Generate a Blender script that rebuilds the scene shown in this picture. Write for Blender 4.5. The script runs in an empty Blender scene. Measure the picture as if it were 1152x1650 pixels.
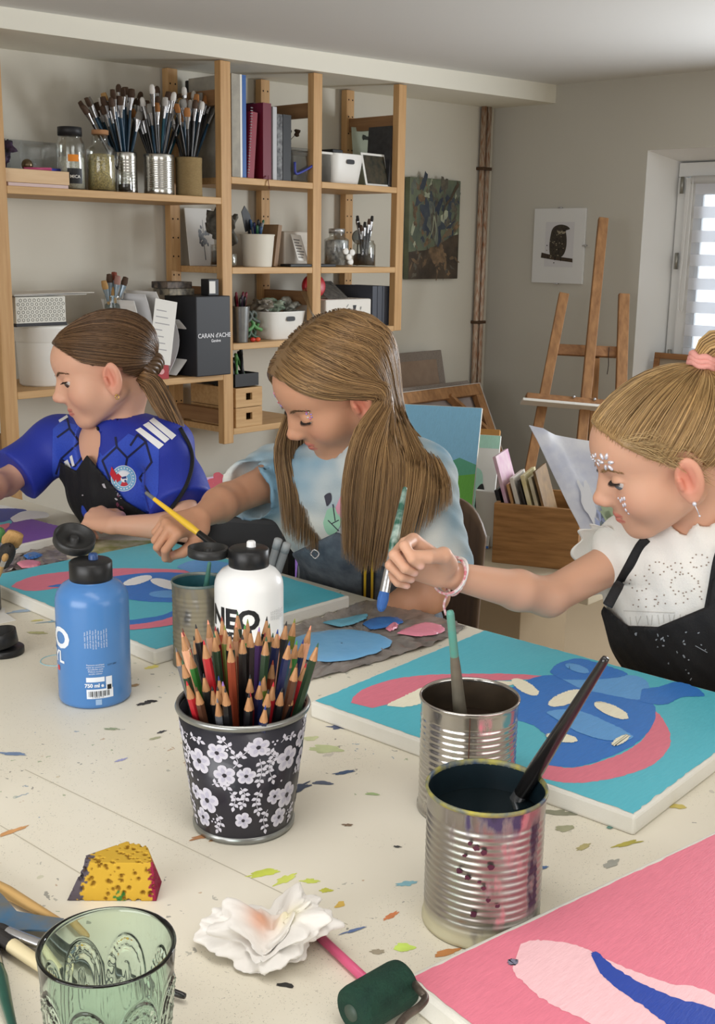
import bpy, bmesh, math, random
import numpy as np
from mathutils import Vector, Matrix
from mathutils.bvhtree import BVHTree
SC = bpy.context.scene
COL = SC.collection
random.seed(7); RNG = np.random.default_rng(7)
pi = math.pi
def V(*a): return np.array(a, float)
def nrm(v): v = np.asarray(v, float); return v/np.linalg.norm(v)
# ---------------------------------------------------------------- camera
# room axes: X along the shelf wall towards the window wall, Y towards the shelf wall, Z up; camera 1.28 m above the floor
FPX, PITCH, ROLL, CAMZ, AZ = 1850.0, math.radians(12.9), math.radians(0.9), 1.28, math.radians(42.2)
_fh = V(math.cos(AZ), math.sin(AZ), 0); _rh = V(math.sin(AZ), -math.cos(AZ), 0)
CF = _fh*math.cos(PITCH) - V(0, 0, math.sin(PITCH))
_u0 = _fh*math.sin(PITCH) + V(0, 0, math.cos(PITCH))
CR = math.cos(ROLL)*_rh + math.sin(ROLL)*_u0
CU = -math.sin(ROLL)*_rh + math.cos(ROLL)*_u0
CO = V(0, 0, CAMZ)
cam = bpy.data.cameras.new('camera'); cam_o = bpy.data.objects.new('camera', cam); COL.objects.link(cam_o)
cam.sensor_fit = 'HORIZONTAL'; cam.sensor_width = 36; cam.lens = FPX/1152*36
cam.clip_start = .05; cam.clip_end = 60
cam_o.matrix_world = Matrix([[CR[i], CU[i], -CF[i], CO[i]] for i in range(3)] + [[0, 0, 0, 1]])
SC.camera = cam_o
# survey helpers: where the sight line of a measured photo point meets a real plane of the room
def ray(x, y): return nrm(CF*FPX + CR*(x-576) - CU*(y-825))
def onX(x, y, X): d = ray(x, y); return CO + d*(X/d[0])
def onY(x, y, Y): d = ray(x, y); return CO + d*(Y/d[1])
def onZ(x, y, z): d = ray(x, y); return CO + d*((z-CAMZ)/d[2])
def at(x, y, dep): d = ray(x, y); return CO + d*(dep/d.dot(CF))
# ---------------------------------------------------------------- exposure, world, lights
SC.view_settings.view_transform = 'Standard'; SC.view_settings.look = 'None'
SC.view_settings.gamma = 1.0; SC.view_settings.use_curve_mapping = False
SC.view_settings.exposure = 0.85
SC.cycles.use_denoising = True
SC.cycles.max_bounces = 8; SC.cycles.diffuse_bounces = 4; SC.cycles.glossy_bounces = 3
SC.cycles.transmission_bounces = 8; SC.cycles.transparent_max_bounces = 12
SC.cycles.caustics_reflective = False; SC.cycles.caustics_refractive = False
SC.cycles.sample_clamp_indirect = 6
w = bpy.data.worlds.new('daylight'); SC.world = w; w.use_nodes = True
w.node_tree.nodes['Background'].inputs[0].default_value = (.80, .90, 1, 1)
w.node_tree.nodes['Background'].inputs[1].default_value = 1.7
def area(name, loc, to, sx, sy, power, col):
    L = bpy.data.lights.new(name, 'AREA'); L.shape = 'RECTANGLE'; L.size = sx; L.size_y = sy; L.energy = power; L.color = col
    o = bpy.data.objects.new(name, L); COL.objects.link(o); o.location = loc
    o.rotation_euler = Vector(np.asarray(to, float)-np.asarray(loc, float)).to_track_quat('-Z', 'Y').to_euler(); return o
area('daylight_fill_right', (4.50, .75, 1.30), (0, .75, 1.25), 1.2, .85, 36, (.90, .95, 1))  # area light added out of view on the solid wall, like a second window
area('assumed_daylight_left', (-1.55, .5, 1.25), (2.0, .8, .9), 2.2, .95, 24, (.97, .98, 1))  # unseen area light added before the solid left wall; daylight from there is assumed
area('assumed_daylight_front', (.9, -1.90, 1.25), (1.2, 2, 1.0), 2.0, .95, 9, (.97, .98, 1))  # area light added out of view behind the camera; assumed daylight, wall has no opening
area('table_fill_light', (.42, .30, 1.80), (.42, .30, 0), .35, 1.3, 3.2, (1, .98, .95))  # overhead area light added out of view to brighten the tabletop
# ---------------------------------------------------------------- materials
MATS = {}
def lin(c): return tuple(((v/255.)/12.92 if v/255. <= .04045 else ((v/255.+.055)/1.055)**2.4) for v in c)
def mat(name, rgb, rough=.5, metal=0., var=0., vscale=12., rgb2=None, bump=0., bscale=60., trans=0., alpha=1., coat=0., emit=0., sss=0., ior=1.45, grain=None, spec=.5, detail=4):
    """one procedural material: base colour in sRGB 0-255, optional noise mix to rgb2, bump"""
    if name in MATS: return MATS[name]
    m = bpy.data.materials.new(name); m.use_nodes = True; MATS[name] = m
    nt = m.node_tree; N = nt.nodes; b = N['Principled BSDF']; L = nt.links.new
    c = lin(rgb)+(1,)
    b.inputs['Base Color'].default_value = c
    b.inputs['Roughness'].default_value = rough; b.inputs['Metallic'].default_value = metal; b.inputs['IOR'].default_value = ior
    b.inputs['Specular IOR Level'].default_value = spec
    if trans: b.inputs['Transmission Weight'].default_value = trans
    if alpha < 1: b.inputs['Alpha'].default_value = alpha
    if coat: b.inputs['Coat Weight'].default_value = coat; b.inputs['Coat Roughness'].default_value = .08
    if emit: b.inputs['Emission Color'].default_value = c; b.inputs['Emission Strength'].default_value = emit
    if sss: b.inputs['Subsurface Weight'].default_value = sss; b.inputs['Subsurface Radius'].default_value = (1, .35, .2); b.inputs['Subsurface Scale'].default_value = .006
    if rgb2 is not None or bump:
        tc = N.new('ShaderNodeTexCoord'); mp = N.new('ShaderNodeMapping'); L(tc.outputs['Object'], mp.inputs[0])
        if grain is not None: mp.inputs['Scale'].default_value = grain
        if rgb2 is not None:
            nz = N.new('ShaderNodeTexNoise'); nz.inputs['Scale'].default_value = vscale; nz.inputs['Detail'].default_value = detail
            L(mp.outputs[0], nz.inputs['Vector'])
            rp = N.new('ShaderNodeValToRGB'); rp.color_ramp.elements[0].position = .5-.5*(1-var); rp.color_ramp.elements[1].position = .5+.5*(1-var)
            rp.color_ramp.elements[0].color = c; rp.color_ramp.elements[1].color = lin(rgb2)+(1,)
            L(nz.outputs['Fac'], rp.inputs[0]); L(rp.outputs[0], b.inputs['Base Color'])
        if bump:
            n2 = N.new('ShaderNodeTexNoise'); n2.inputs['Scale'].default_value = bscale; n2.inputs['Detail'].default_value = 5
            L(mp.outputs[0], n2.inputs['Vector'])
            bp = N.new('ShaderNodeBump'); bp.inputs['Strength'].default_value = bump; bp.inputs['Distance'].default_value = .002
            L(n2.outputs['Fac'], bp.inputs['Height']); L(bp.outputs[0], b.inputs['Normal'])
    return m
def wood(name, a, b, grain=(40, 40, 3), rough=.55, sc=1.6):
    return mat(name, a, rough, rgb2=b, var=.55, vscale=sc, grain=grain, bump=.08, bscale=4)
def attr_mat(name, attr='Col', rough=.5, sss=0., spec=.5, bump=0., bscale=200., mottle=0.):
    """colour read from the mesh colour attribute (pigment of the part)"""
    if name in MATS: return MATS[name]
    m = bpy.data.materials.new(name); m.use_nodes = True; MATS[name] = m
    nt = m.node_tree; N = nt.nodes; b = N['Principled BSDF']; L = nt.links.new
    a = N.new('ShaderNodeAttribute'); a.attribute_name = attr
    b.inputs['Roughness'].default_value = rough; b.inputs['Specular IOR Level'].default_value = spec
    if sss: b.inputs['Subsurface Weight'].default_value = sss; b.inputs['Subsurface Radius'].default_value = (1, .35, .2); b.inputs['Subsurface Scale'].default_value = .006
    L(a.outputs['Color'], b.inputs['Base Color'])
    if bump:
        tc = N.new('ShaderNodeTexCoord'); n2 = N.new('ShaderNodeTexNoise'); n2.inputs['Scale'].default_value = bscale; n2.inputs['Detail'].default_value = 3
        L(tc.outputs['Object'], n2.inputs['Vector'])
        bp = N.new('ShaderNodeBump'); bp.inputs['Strength'].default_value = bump; bp.inputs['Distance'].default_value = .001
        L(n2.outputs['Fac'], bp.inputs['Height']); L(bp.outputs[0], b.inputs['Normal'])
    return m
# ---------------------------------------------------------------- mesh builder
def frame(z, xhint=(1, 0, 0)):
    """3x3 matrix (columns x, y, z) whose z is the given direction"""
    z = nrm(z); x = np.asarray(xhint, float); x = x - z*x.dot(z)
    if np.linalg.norm(x) < 1e-4: x = V(0, 1, 0) - z*z[1]
    x = nrm(x); return np.stack([x, np.cross(z, x), z], 1)
def rotz(a): c, s = math.cos(a), math.sin(a); return np.array([[c, -s, 0], [s, c, 0], [0, 0, 1.]])
def rotx(a): c, s = math.cos(a), math.sin(a); return np.array([[1, 0, 0], [0, c, -s], [0, s, c.real]])
def roty(a): c, s = math.cos(a), math.sin(a); return np.array([[c, 0, s], [0, 1, 0], [-s, 0, c]])
class MB:
    def __init__(s): s.v = []; s.f = []; s.m = []; s.s = []; s.n = 0
    def add(s, vs, fs, mi=0, smooth=True):
        vs = np.asarray(vs, float).reshape(-1, 3); k = s.n
        s.v.append(vs); s.n += len(vs)
        for f in fs: s.f.append([int(i)+k for i in f]); s.m.append(mi); s.s.append(smooth)
        return s
    def box(s, c, size, R=None, bev=0., mi=0):
        h = np.asarray(size, float)/2; R = np.eye(3) if R is None else R; c = np.asarray(c, float)
        if bev <= 0:
            vs = [[x, y, z] for x in (-1, 1) for y in (-1, 1) for z in (-1, 1)]
            fs = [(0, 1, 3, 2), (4, 6, 7, 5), (0, 4, 5, 1), (2, 3, 7, 6), (0, 2, 6, 4), (1, 5, 7, 3)]
            return s.add((np.array(vs)*h) @ R.T + c, fs, mi, False)
        bm = bmesh.new(); bmesh.ops.create_cube(bm, size=1)
        for v in bm.verts: v.co = Vector((v.co.x*2*h[0], v.co.y*2*h[1], v.co.z*2*h[2]))
        bmesh.ops.bevel(bm, geom=list(bm.edges), offset=min(bev, min(h)*.9), segments=2, affect='EDGES', profile=.5)
        bm.verts.index_update()
        vs = np.array([v.co[:] for v in bm.verts]); fs = [[v.index for v in f.verts] for f in bm.faces]; bm.free()
        return s.add(vs @ R.T + c, fs, mi, False)
    def beam(s, a, b, wx, wy, xh=(1, 0, 0), bev=0., mi=0):
        a = np.asarray(a, float); b = np.asarray(b, float)
        return s.box((a+b)/2, (wx, wy, np.linalg.norm(b-a)), frame(b-a, xh), bev, mi)
    def lathe(s, prof, c=(0, 0, 0), R=None, n=40, mi=0, sq=None, smooth=True):
        """prof: (radius, z) from bottom to top"""
        prof = np.asarray(prof, float); R = np.eye(3) if R is None else R
        a = np.arange(n)*2*pi/n; ca, sa = np.cos(a), np.sin(a)
        vs = np.stack([prof[:, 0:1]*ca, prof[:, 0:1]*sa, np.repeat(prof[:, 1:2], n, 1)], 2).reshape(-1, 3)
        if sq is not None: vs[:, 1] *= sq
        fs = [(i*n+j, i*n+(j+1) % n, (i+1)*n+(j+1) % n, (i+1)*n+j) for i in range(len(prof)-1) for j in range(n)]
        return s.add(vs @ R.T + np.asarray(c, float), fs, mi, smooth)
    def tube(s, pts, rad, n=8, caps=True, mi=0, flat=None, xh=(0.3, 0.2, 1)):
        pts = np.asarray(pts, float); k = len(pts); rad = np.broadcast_to(np.asarray(rad, float), (k,))
        t = np.gradient(pts, axis=0); t /= np.linalg.norm(t, axis=1)[:, None]+1e-12
        x = np.asarray(xh, float); vs = []
        a = np.arange(n)*2*pi/n
        for i in range(k):
            x = x - t[i]*x.dot(t[i])
            if np.linalg.norm(x) < 1e-5: x = frame(t[i])[:, 0]
            x = nrm(x); y = np.cross(t[i], x)
            vs.append(pts[i] + rad[i]*(np.cos(a)[:, None]*x + np.sin(a)[:, None]*y*(flat or 1)))
        vs = np.concatenate(vs)
        fs = [(i*n+j, i*n+(j+1) % n, (i+1)*n+(j+1) % n, (i+1)*n+j) for i in range(k-1) for j in range(n)]
        if caps: fs += [tuple(range(n))[::-1], tuple((k-1)*n+j for j in range(n))]
        return s.add(vs, fs, mi, True)
    def prism(s, out, o, ex, ey, th, mi=0, smooth=False, bevel_mi=None):
        """outline (2D, counter-clockwise in ex/ey) extruded by th along ex x ey"""
        out = np.asarray(out, float); o = np.asarray(o, float); ex = nrm(ex); ey = nrm(ey); ez = np.cross(ex, ey)
        a = o + out[:, :1]*ex + out[:, 1:2]*ey; b = a + ez*th; n = len(out)
        s.add(np.concatenate([a, b]), [tuple(range(n))[::-1], tuple(n+i for i in range(n))], mi, False)
        s.add(np.concatenate([a, b]), [(i, (i+1) % n, n+(i+1) % n, n+i) for i in range(n)], mi if bevel_mi is None else bevel_mi, smooth)
        return s
    def poly(s, pts, mi=0): return s.add(pts, [tuple(range(len(pts)))], mi, False)
    def ball(s, c, r, n=12, mi=0, R=None):
        a = np.linspace(-pi/2, pi/2, n//2+1); r = np.broadcast_to(np.asarray(r, float), (3,))
        k = MB().lathe(np.stack([np.cos(a), np.sin(a)], 1), n=n); v = np.concatenate(k.v)*r
        if R is not None: v = v @ R.T
        return s.add(v + np.asarray(c, float), k.f, mi, True)
    def xf(s, R, t=(0, 0, 0), sc=1.0):
        s.v = [(a*sc) @ np.asarray(R).T + np.asarray(t, float) for a in s.v]; return s
    def join(s, o, mi=None):
        k = s.n
        s.v += o.v; s.n += o.n; s.f += [[i+k for i in f] for f in o.f]; s.m += o.m if mi is None else [mi]*len(o.m); s.s += o.s
        return s
def mesh_obj(name, mb, mats, parent=None, local=False):
    """ONE mesh object from world-space (or local=True: parent-space) geometry"""
    me = bpy.data.meshes.new(name)
    vs = np.concatenate(mb.v) if mb.v else np.zeros((0, 3))
    org = np.zeros(3)
    if parent is not None and not local: org = wloc(parent)
    elif parent is None and not local:
        org = (vs.min(0)+vs.max(0))/2; org[2] = vs[:, 2].min()
    me.from_pydata((vs-org).tolist(), [], mb.f)
    mats = mats if isinstance(mats, (list, tuple)) else [mats]
    for m in mats: me.materials.append(m)
    me.polygons.foreach_set('material_index', np.array(mb.m, dtype=np.int32)); me.polygons.foreach_set('use_smooth', np.array(mb.s, dtype=bool))
    me.update()
    o = bpy.data.objects.new(name, me); COL.objects.link(o)
    if parent is not None: o.parent = parent
    elif not local: o.location = org
    return o
def wloc(o):
    p = np.array(o.location[:])
    while o.parent: o = o.parent; p = p + np.array(o.location[:])
    return p
def tag(o, label=None, cat=None, group=None, kind=None):
    if label: o['label'] = label
    if cat: o['category'] = cat
    if group: o['group'] = group
    if kind: o['kind'] = kind
    return o
def thing(name, label, cat, loc=(0, 0, 0), group=None):
    o = bpy.data.objects.new(name, None); COL.objects.link(o); o.location = loc; o.empty_display_size = .02
    return tag(o, label, cat, group)
def solo(name, mb, mats, label, cat, group=None, kind=None): return tag(mesh_obj(name, mb, mats), label, cat, group, kind)
def struct(name, mb, mats): return tag(mesh_obj(name, mb, mats), kind='structure')
def dup(root, M, label=None, group=None):
    r = root.copy(); COL.objects.link(r); r.matrix_world = M
    if label: r['label'] = label
    if group: r['group'] = group
    for ch in list(root.children):
        c = ch.copy(); COL.objects.link(c); c.parent = r
        for g in ch.children: d = g.copy(); COL.objects.link(d); d.parent = c
    return r
def mtx(loc, R=np.eye(3), sc=1.0):
    sc = np.broadcast_to(np.asarray(sc, float), (3,))
    return Matrix([[R[i][0]*sc[0], R[i][1]*sc[1], R[i][2]*sc[2], loc[i]] for i in range(3)]+[[0, 0, 0, 1]])
def text_mesh(s, size, extr=0., bold=0., sub=0.):
    """outlines of lettering as vertices + faces in the xy plane, centred"""
    c = bpy.data.curves.new('t', 'FONT'); c.body = s; c.size = size; c.align_x = 'CENTER'; c.align_y = 'CENTER'; c.extrude = extr; c.offset = bold; c.resolution_u = 3
    o = bpy.data.objects.new('t', c); COL.objects.link(o); dg = bpy.context.evaluated_depsgraph_get()
    me = bpy.data.meshes.new_from_object(o.evaluated_get(dg)); bm = bmesh.new(); bm.from_mesh(me)
    bmesh.ops.triangulate(bm, faces=bm.faces[:])
    if sub:
        for _ in range(4):
            e = [e for e in bm.edges if e.calc_length() > sub]
            if not e: break
            bmesh.ops.subdivide_edges(bm, edges=e, cuts=1); bmesh.ops.triangulate(bm, faces=bm.faces[:])
    bm.verts.index_update()
    vs = np.array([v.co[:] for v in bm.verts]); fs = [[v.index for v in f.verts] for f in bm.faces]
    bm.free(); bpy.data.objects.remove(o); bpy.data.curves.remove(c); bpy.data.meshes.remove(me)
    return vs, fs
def text_on(mb, s, size, o, ex, ey, mi=0, bold=0., lift=.0006):
    vs, fs = text_mesh(s, size, 0, bold); ex = nrm(ex); ey = nrm(ey); ez = np.cross(ex, ey)
    return mb.add(np.asarray(o, float) + ez*lift + vs[:, :1]*ex + vs[:, 1:2]*ey, fs, mi, False)
def subdiv2d(poly, step):
    """triangulate a 2D outline and split long edges, for wrapping on curved skins"""
    bm = bmesh.new(); vv = [bm.verts.new((p[0], p[1], 0)) for p in poly]; bm.faces.new(vv)
    bmesh.ops.triangulate(bm, faces=bm.faces[:])
    for _ in range(5):
        e = [e for e in bm.edges if e.calc_length() > step]
        if not e: break
        bmesh.ops.subdivide_edges(bm, edges=e, cuts=1); bmesh.ops.triangulate(bm, faces=bm.faces[:])
    bm.verts.index_update()
    vs = np.array([v.co[:2] for v in bm.verts]); fs = [[v.index for v in f.verts] for f in bm.faces]; bm.free()
    return vs, fs
def blob(cx, cy, rx, ry, n=28, rag=.08, rot=0., seed=0, lobes=5):
    r = np.random.default_rng(seed+int(abs(cx*1000))+int(abs(cy*777))); a = np.arange(n)*2*pi/n
    k = 1 + sum(rag*r.normal()/(1+.3*j)*np.sin(j*a+r.uniform(0, 6)) for j in range(2, 2+lobes))
    x, y = rx*k*np.cos(a), ry*k*np.sin(a)
    return np.stack([cx+x*math.cos(rot)-y*math.sin(rot), cy+x*math.sin(rot)+y*math.cos(rot)], 1)
def spline(pts, n):
    """Catmull-Rom through the points"""
    p = np.asarray(pts, float); p = np.concatenate([[2*p[0]-p[1]], p, [2*p[-1]-p[-2]]]); k = len(p)-3
    t = np.linspace(0, k, n); i = np.minimum(t.astype(int), k-1); f = (t-i)[:, None]
    a, b, c, d = p[i], p[i+1], p[i+2], p[i+3]
    return .5*((2*b)+(c-a)*f+(2*a-5*b+4*c-d)*f**2+(3*b-a-3*c+d)*f**3)
def closed(pts, n):
    p = np.asarray(pts, float); p = np.concatenate([p[-2:], p, p[:3]]); q = spline(p, (len(p)-1)*max(2, n//len(pts))+1)
    m = max(2, n//len(pts)); return q[2*m:-3*m+0][:len(pts)*m] if True else q
def arc_band(pts, wid, n=40, rag=0., seed=3):
    """outline of a brush stroke along 2D points with varying width"""
    c = spline(pts, n); t = np.gradient(c, axis=0); t /= np.linalg.norm(t, axis=1)[:, None]+1e-9; nn = np.stack([-t[:, 1], t[:, 0]], 1)
    w_ = np.interp(np.linspace(0, 1, n), np.linspace(0, 1, len(wid)), wid)[:, None]/2
    r = np.random.default_rng(seed); w1 = w_*(1+rag*r.normal(size=(n, 1))); w2 = w_*(1+rag*r.normal(size=(n, 1)))
    return np.concatenate([c-nn*w1, (c+nn*w2)[::-1]])
# ---------------------------------------------------------------- the room
XW, YB = 4.56, 3.32
X0, Y0 = -1.70, -2.05
def ceil_z(x): return 1.905 + .034*(x-1.7)
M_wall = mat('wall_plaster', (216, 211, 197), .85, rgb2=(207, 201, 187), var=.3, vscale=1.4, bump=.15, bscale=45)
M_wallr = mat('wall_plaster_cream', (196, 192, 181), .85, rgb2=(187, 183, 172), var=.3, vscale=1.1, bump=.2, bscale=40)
M_ceil = mat('ceiling_paint', (222, 222, 220), .9, bump=.1, bscale=50)
M_beam = mat('beam_paint', (234, 230, 216), .8, bump=.2, bscale=18)
M_floor = mat('floor_lino', (172, 154, 128), .5, rgb2=(158, 140, 114), var=.3, vscale=2.2, bump=.05)
struct('floor', MB().box((1.43, .64, -.05), (6.5, 5.7, .1)), M_floor)
c_ = MB(); z0, z1 = ceil_z(X0-.15), ceil_z(XW+.4)
c_.add([(X0-.15, Y0-.15, z0), (XW+.4, Y0-.15, z1), (XW+.4, YB+.15, z1), (X0-.15, YB+.15, z0), (X0-.15, Y0-.15, z0+.1), (XW+.4, Y0-.15, z1+.1), (XW+.4, YB+.15, z1+.1), (X0-.15, YB+.15, z0+.1)],
       [(3, 2, 1, 0), (4, 5, 6, 7), (0, 1, 5, 4), (1, 2, 6, 5), (2, 3, 7, 6), (3, 0, 4, 7)], 0, False)
struct('ceiling', c_, M_ceil)
struct('wall_back', MB().box((1.43, YB+.06, 1.05), (6.3, .12, 2.1)), M_wall)
struct('wall_left', MB().box((X0-.06, .635, 1.05), (.12, 5.4, 2.1)), M_wall)
struct('wall_front', MB().box((1.43, Y0-.06, 1.05), (6.3, .12, 2.1)), M_wall)
# window wall with a deep splayed recess
WY1, WY0, WZ1, WZ0 = 2.515, 1.42, 1.705, .62      # opening at the inner face
RY1, RY0, RZ1, RZ0, RX = 2.47, 1.47, 1.665, .63, XW+.26
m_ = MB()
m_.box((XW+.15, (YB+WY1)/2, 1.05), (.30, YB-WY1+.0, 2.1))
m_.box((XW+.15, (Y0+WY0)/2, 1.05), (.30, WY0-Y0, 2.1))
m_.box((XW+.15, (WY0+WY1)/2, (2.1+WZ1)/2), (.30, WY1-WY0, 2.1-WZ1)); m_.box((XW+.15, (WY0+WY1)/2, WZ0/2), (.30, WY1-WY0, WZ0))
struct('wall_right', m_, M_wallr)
m_ = MB(); a_ = [(XW+.002, WY1, WZ0+.004), (XW+.002, WY1, WZ1), (XW+.002, WY0, WZ1), (XW+.002, WY0, WZ0+.004)]; b_ = [(RX, RY1, RZ0), (RX, RY1, RZ1), (RX, RY0, RZ1), (RX, RY0, RZ0)]
m_.add(a_+b_, [(0, 1, 5, 4), (1, 2, 6, 5), (2, 3, 7, 6), (3, 0, 4, 7)], 0, False)
struct('trim_2', m_, mat('reveal_paint', (242, 241, 238), .8, bump=.1, bscale=30))
bm_ = MB(); zb = lambda x: 1.853+.026*(x-1.8)
x0, x1, yf = X0, XW, 2.985
bm_.add([(x0, yf, zb(x0)), (x1, yf, zb(x1)), (x1, YB, zb(x1)), (x0, YB, zb(x0)), (x0, yf, ceil_z(x0)+.02), (x1, yf, ceil_z(x1)+.02), (x1, YB, ceil_z(x1)+.02), (x0, YB, ceil_z(x0)+.02)],
        [(3, 2, 1, 0), (4, 5, 6, 7), (0, 1, 5, 4), (1, 2, 6, 5), (2, 3, 7, 6), (3, 0, 4, 7)], 0, False)
struct('trim_1', bm_, M_beam)
# window: frame, sash, glass, striped day-and-night blind, cord
M_wframe = mat('window_white', (226, 226, 224), .35)
wnd = tag(mesh_obj('window_1', (lambda m: (m.box((RX-.02, (RY1+RY0)/2, RZ1-.03), (.07, RY1-RY0, .06), bev=.004), m.box((RX-.02, (RY1+RY0)/2, RZ0+.03), (.07, RY1-RY0, .06), bev=.004),
        m.box((RX-.02, RY1-.02, (RZ0+RZ1)/2), (.07, .04, RZ1-RZ0-.12), bev=.004), m.box((RX-.02, RY0+.02, (RZ0+RZ1)/2), (.07, .04, RZ1-RZ0-.12), bev=.004), m)[-1])(MB()), M_wframe), kind='structure')
sy1, sy0, sz1, sz0 = RY1-.045, RY0+.045, RZ1-.065, RZ0+.065
m_ = MB(); xs = RX-.045
for y in (sy1-.035, sy0+.035): m_.box((xs, y, (sz1+sz0)/2), (.06, .07, sz1-sz0), bev=.006)
for z in (sz1-.035, sz0+.035): m_.box((xs, (sy0+sy1)/2, z), (.06, sy1-sy0-.14, .07), bev=.006)
mesh_obj('window_sash', m_, M_wframe, wnd)
mesh_obj('glass_pane', MB().box((RX-.04, (sy0+sy1)/2, (sz0+sz1)/2), (.006, sy1-sy0-.14, sz1-sz0-.14)), mat('window_glass', (255, 255, 255), 0, trans=1.0, ior=1.45), wnd)
m_ = MB()
for z in (sz1-.03, RZ0+.62, RZ0+.2): mesh_obj('hinge', MB().tube([(RX-.075, RY1-.03, z-.035), (RX-.075, RY1-.03, z+.035)], .009, 10), mat('hinge_metal', (150, 148, 140), .4, .8), wnd)
bl = thing('window_blind', 'white day-and-night roller blind with sheer stripes in the window', 'blind', (RX-.09, (sy0+sy1)/2, sz1))
M_blw = mat('blind_cloth', (236, 238, 244), .9, trans=0); M_blw.node_tree.nodes['Principled BSDF'].inputs['Transmission Weight'].default_value = .35; M_blw.node_tree.nodes['Principled BSDF'].inputs['Roughness'].default_value = 1
M_bls = mat('blind_sheer', (225, 232, 246), .9, alpha=.45)
m_ = MB(); m2 = MB(); z = sz1-.02; by1, by0 = sy1-.055, sy0+.055; k = 0
while z > sz0+.03:
    (m_ if k % 2 == 0 else m2).add([(RX-.088, by1, z), (RX-.088, by0, z), (RX-.088, by0, z-.0495), (RX-.088, by1, z-.0495)], [(0, 1, 2, 3)], 0, False); z -= .05; k += 1
mesh_obj('blind_stripe', m_, M_blw, bl); mesh_obj('sheer_stripe', m2, M_bls, bl)
mesh_obj('head_rail', MB().tube([(RX-.085, by1+.02, sz1-.01), (RX-.085, by0-.02, sz1-.01)], .017, 16), M_wframe, bl)
mesh_obj('bottom_bar', MB().box((RX-.088, (by0+by1)/2, sz0+.03), (.012, by1-by0, .02), bev=.003), M_wframe, bl)
cp = onX(1105, 565, RX-.10)
mesh_obj('pull_cord', MB().tube(spline([(RX-.10, by1+.02, sz1), (RX-.10, by1+.028, 1.3), (RX-.10, by1+.035, 1.08), (RX-.10, by1+.025, 1.035), (RX-.10, by1+.012, 1.06), (RX-.10, by1+.008, 1.3), (RX-.10, by1+.008, sz1)], 40), .0022, 6), M_wframe, bl)
# old pipes in the corner
M_pipe = mat('pipe_copper', (150, 92, 52), .45, .35, rgb2=(206, 196, 178), var=.75, vscale=9, grain=(60, 60, 3), bump=.3, bscale=20)
pt = thing('heating_pipe', 'pair of old copper and white flaking pipes in the room corner', 'pipe', (XW-.05, YB-.05, 0))
for dx, dy in ((-.105, -.020), (-.070, -.022)):
    mesh_obj('pipe', MB().tube([(XW+dx, YB+dy, 0), (XW+dx, YB+dy, .9), (XW+dx+.002, YB+dy, zb(XW)-.002)], .0135, 14), M_pipe, pt)
m_ = MB()
for z in (1.65, .95, .3): mesh_obj('pipe_clamp', MB().box((XW-.087, YB-.02, z), (.07, .042, .014), bev=.003), mat('rusty_clamp', (92, 70, 52), .6, .5), pt)
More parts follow.
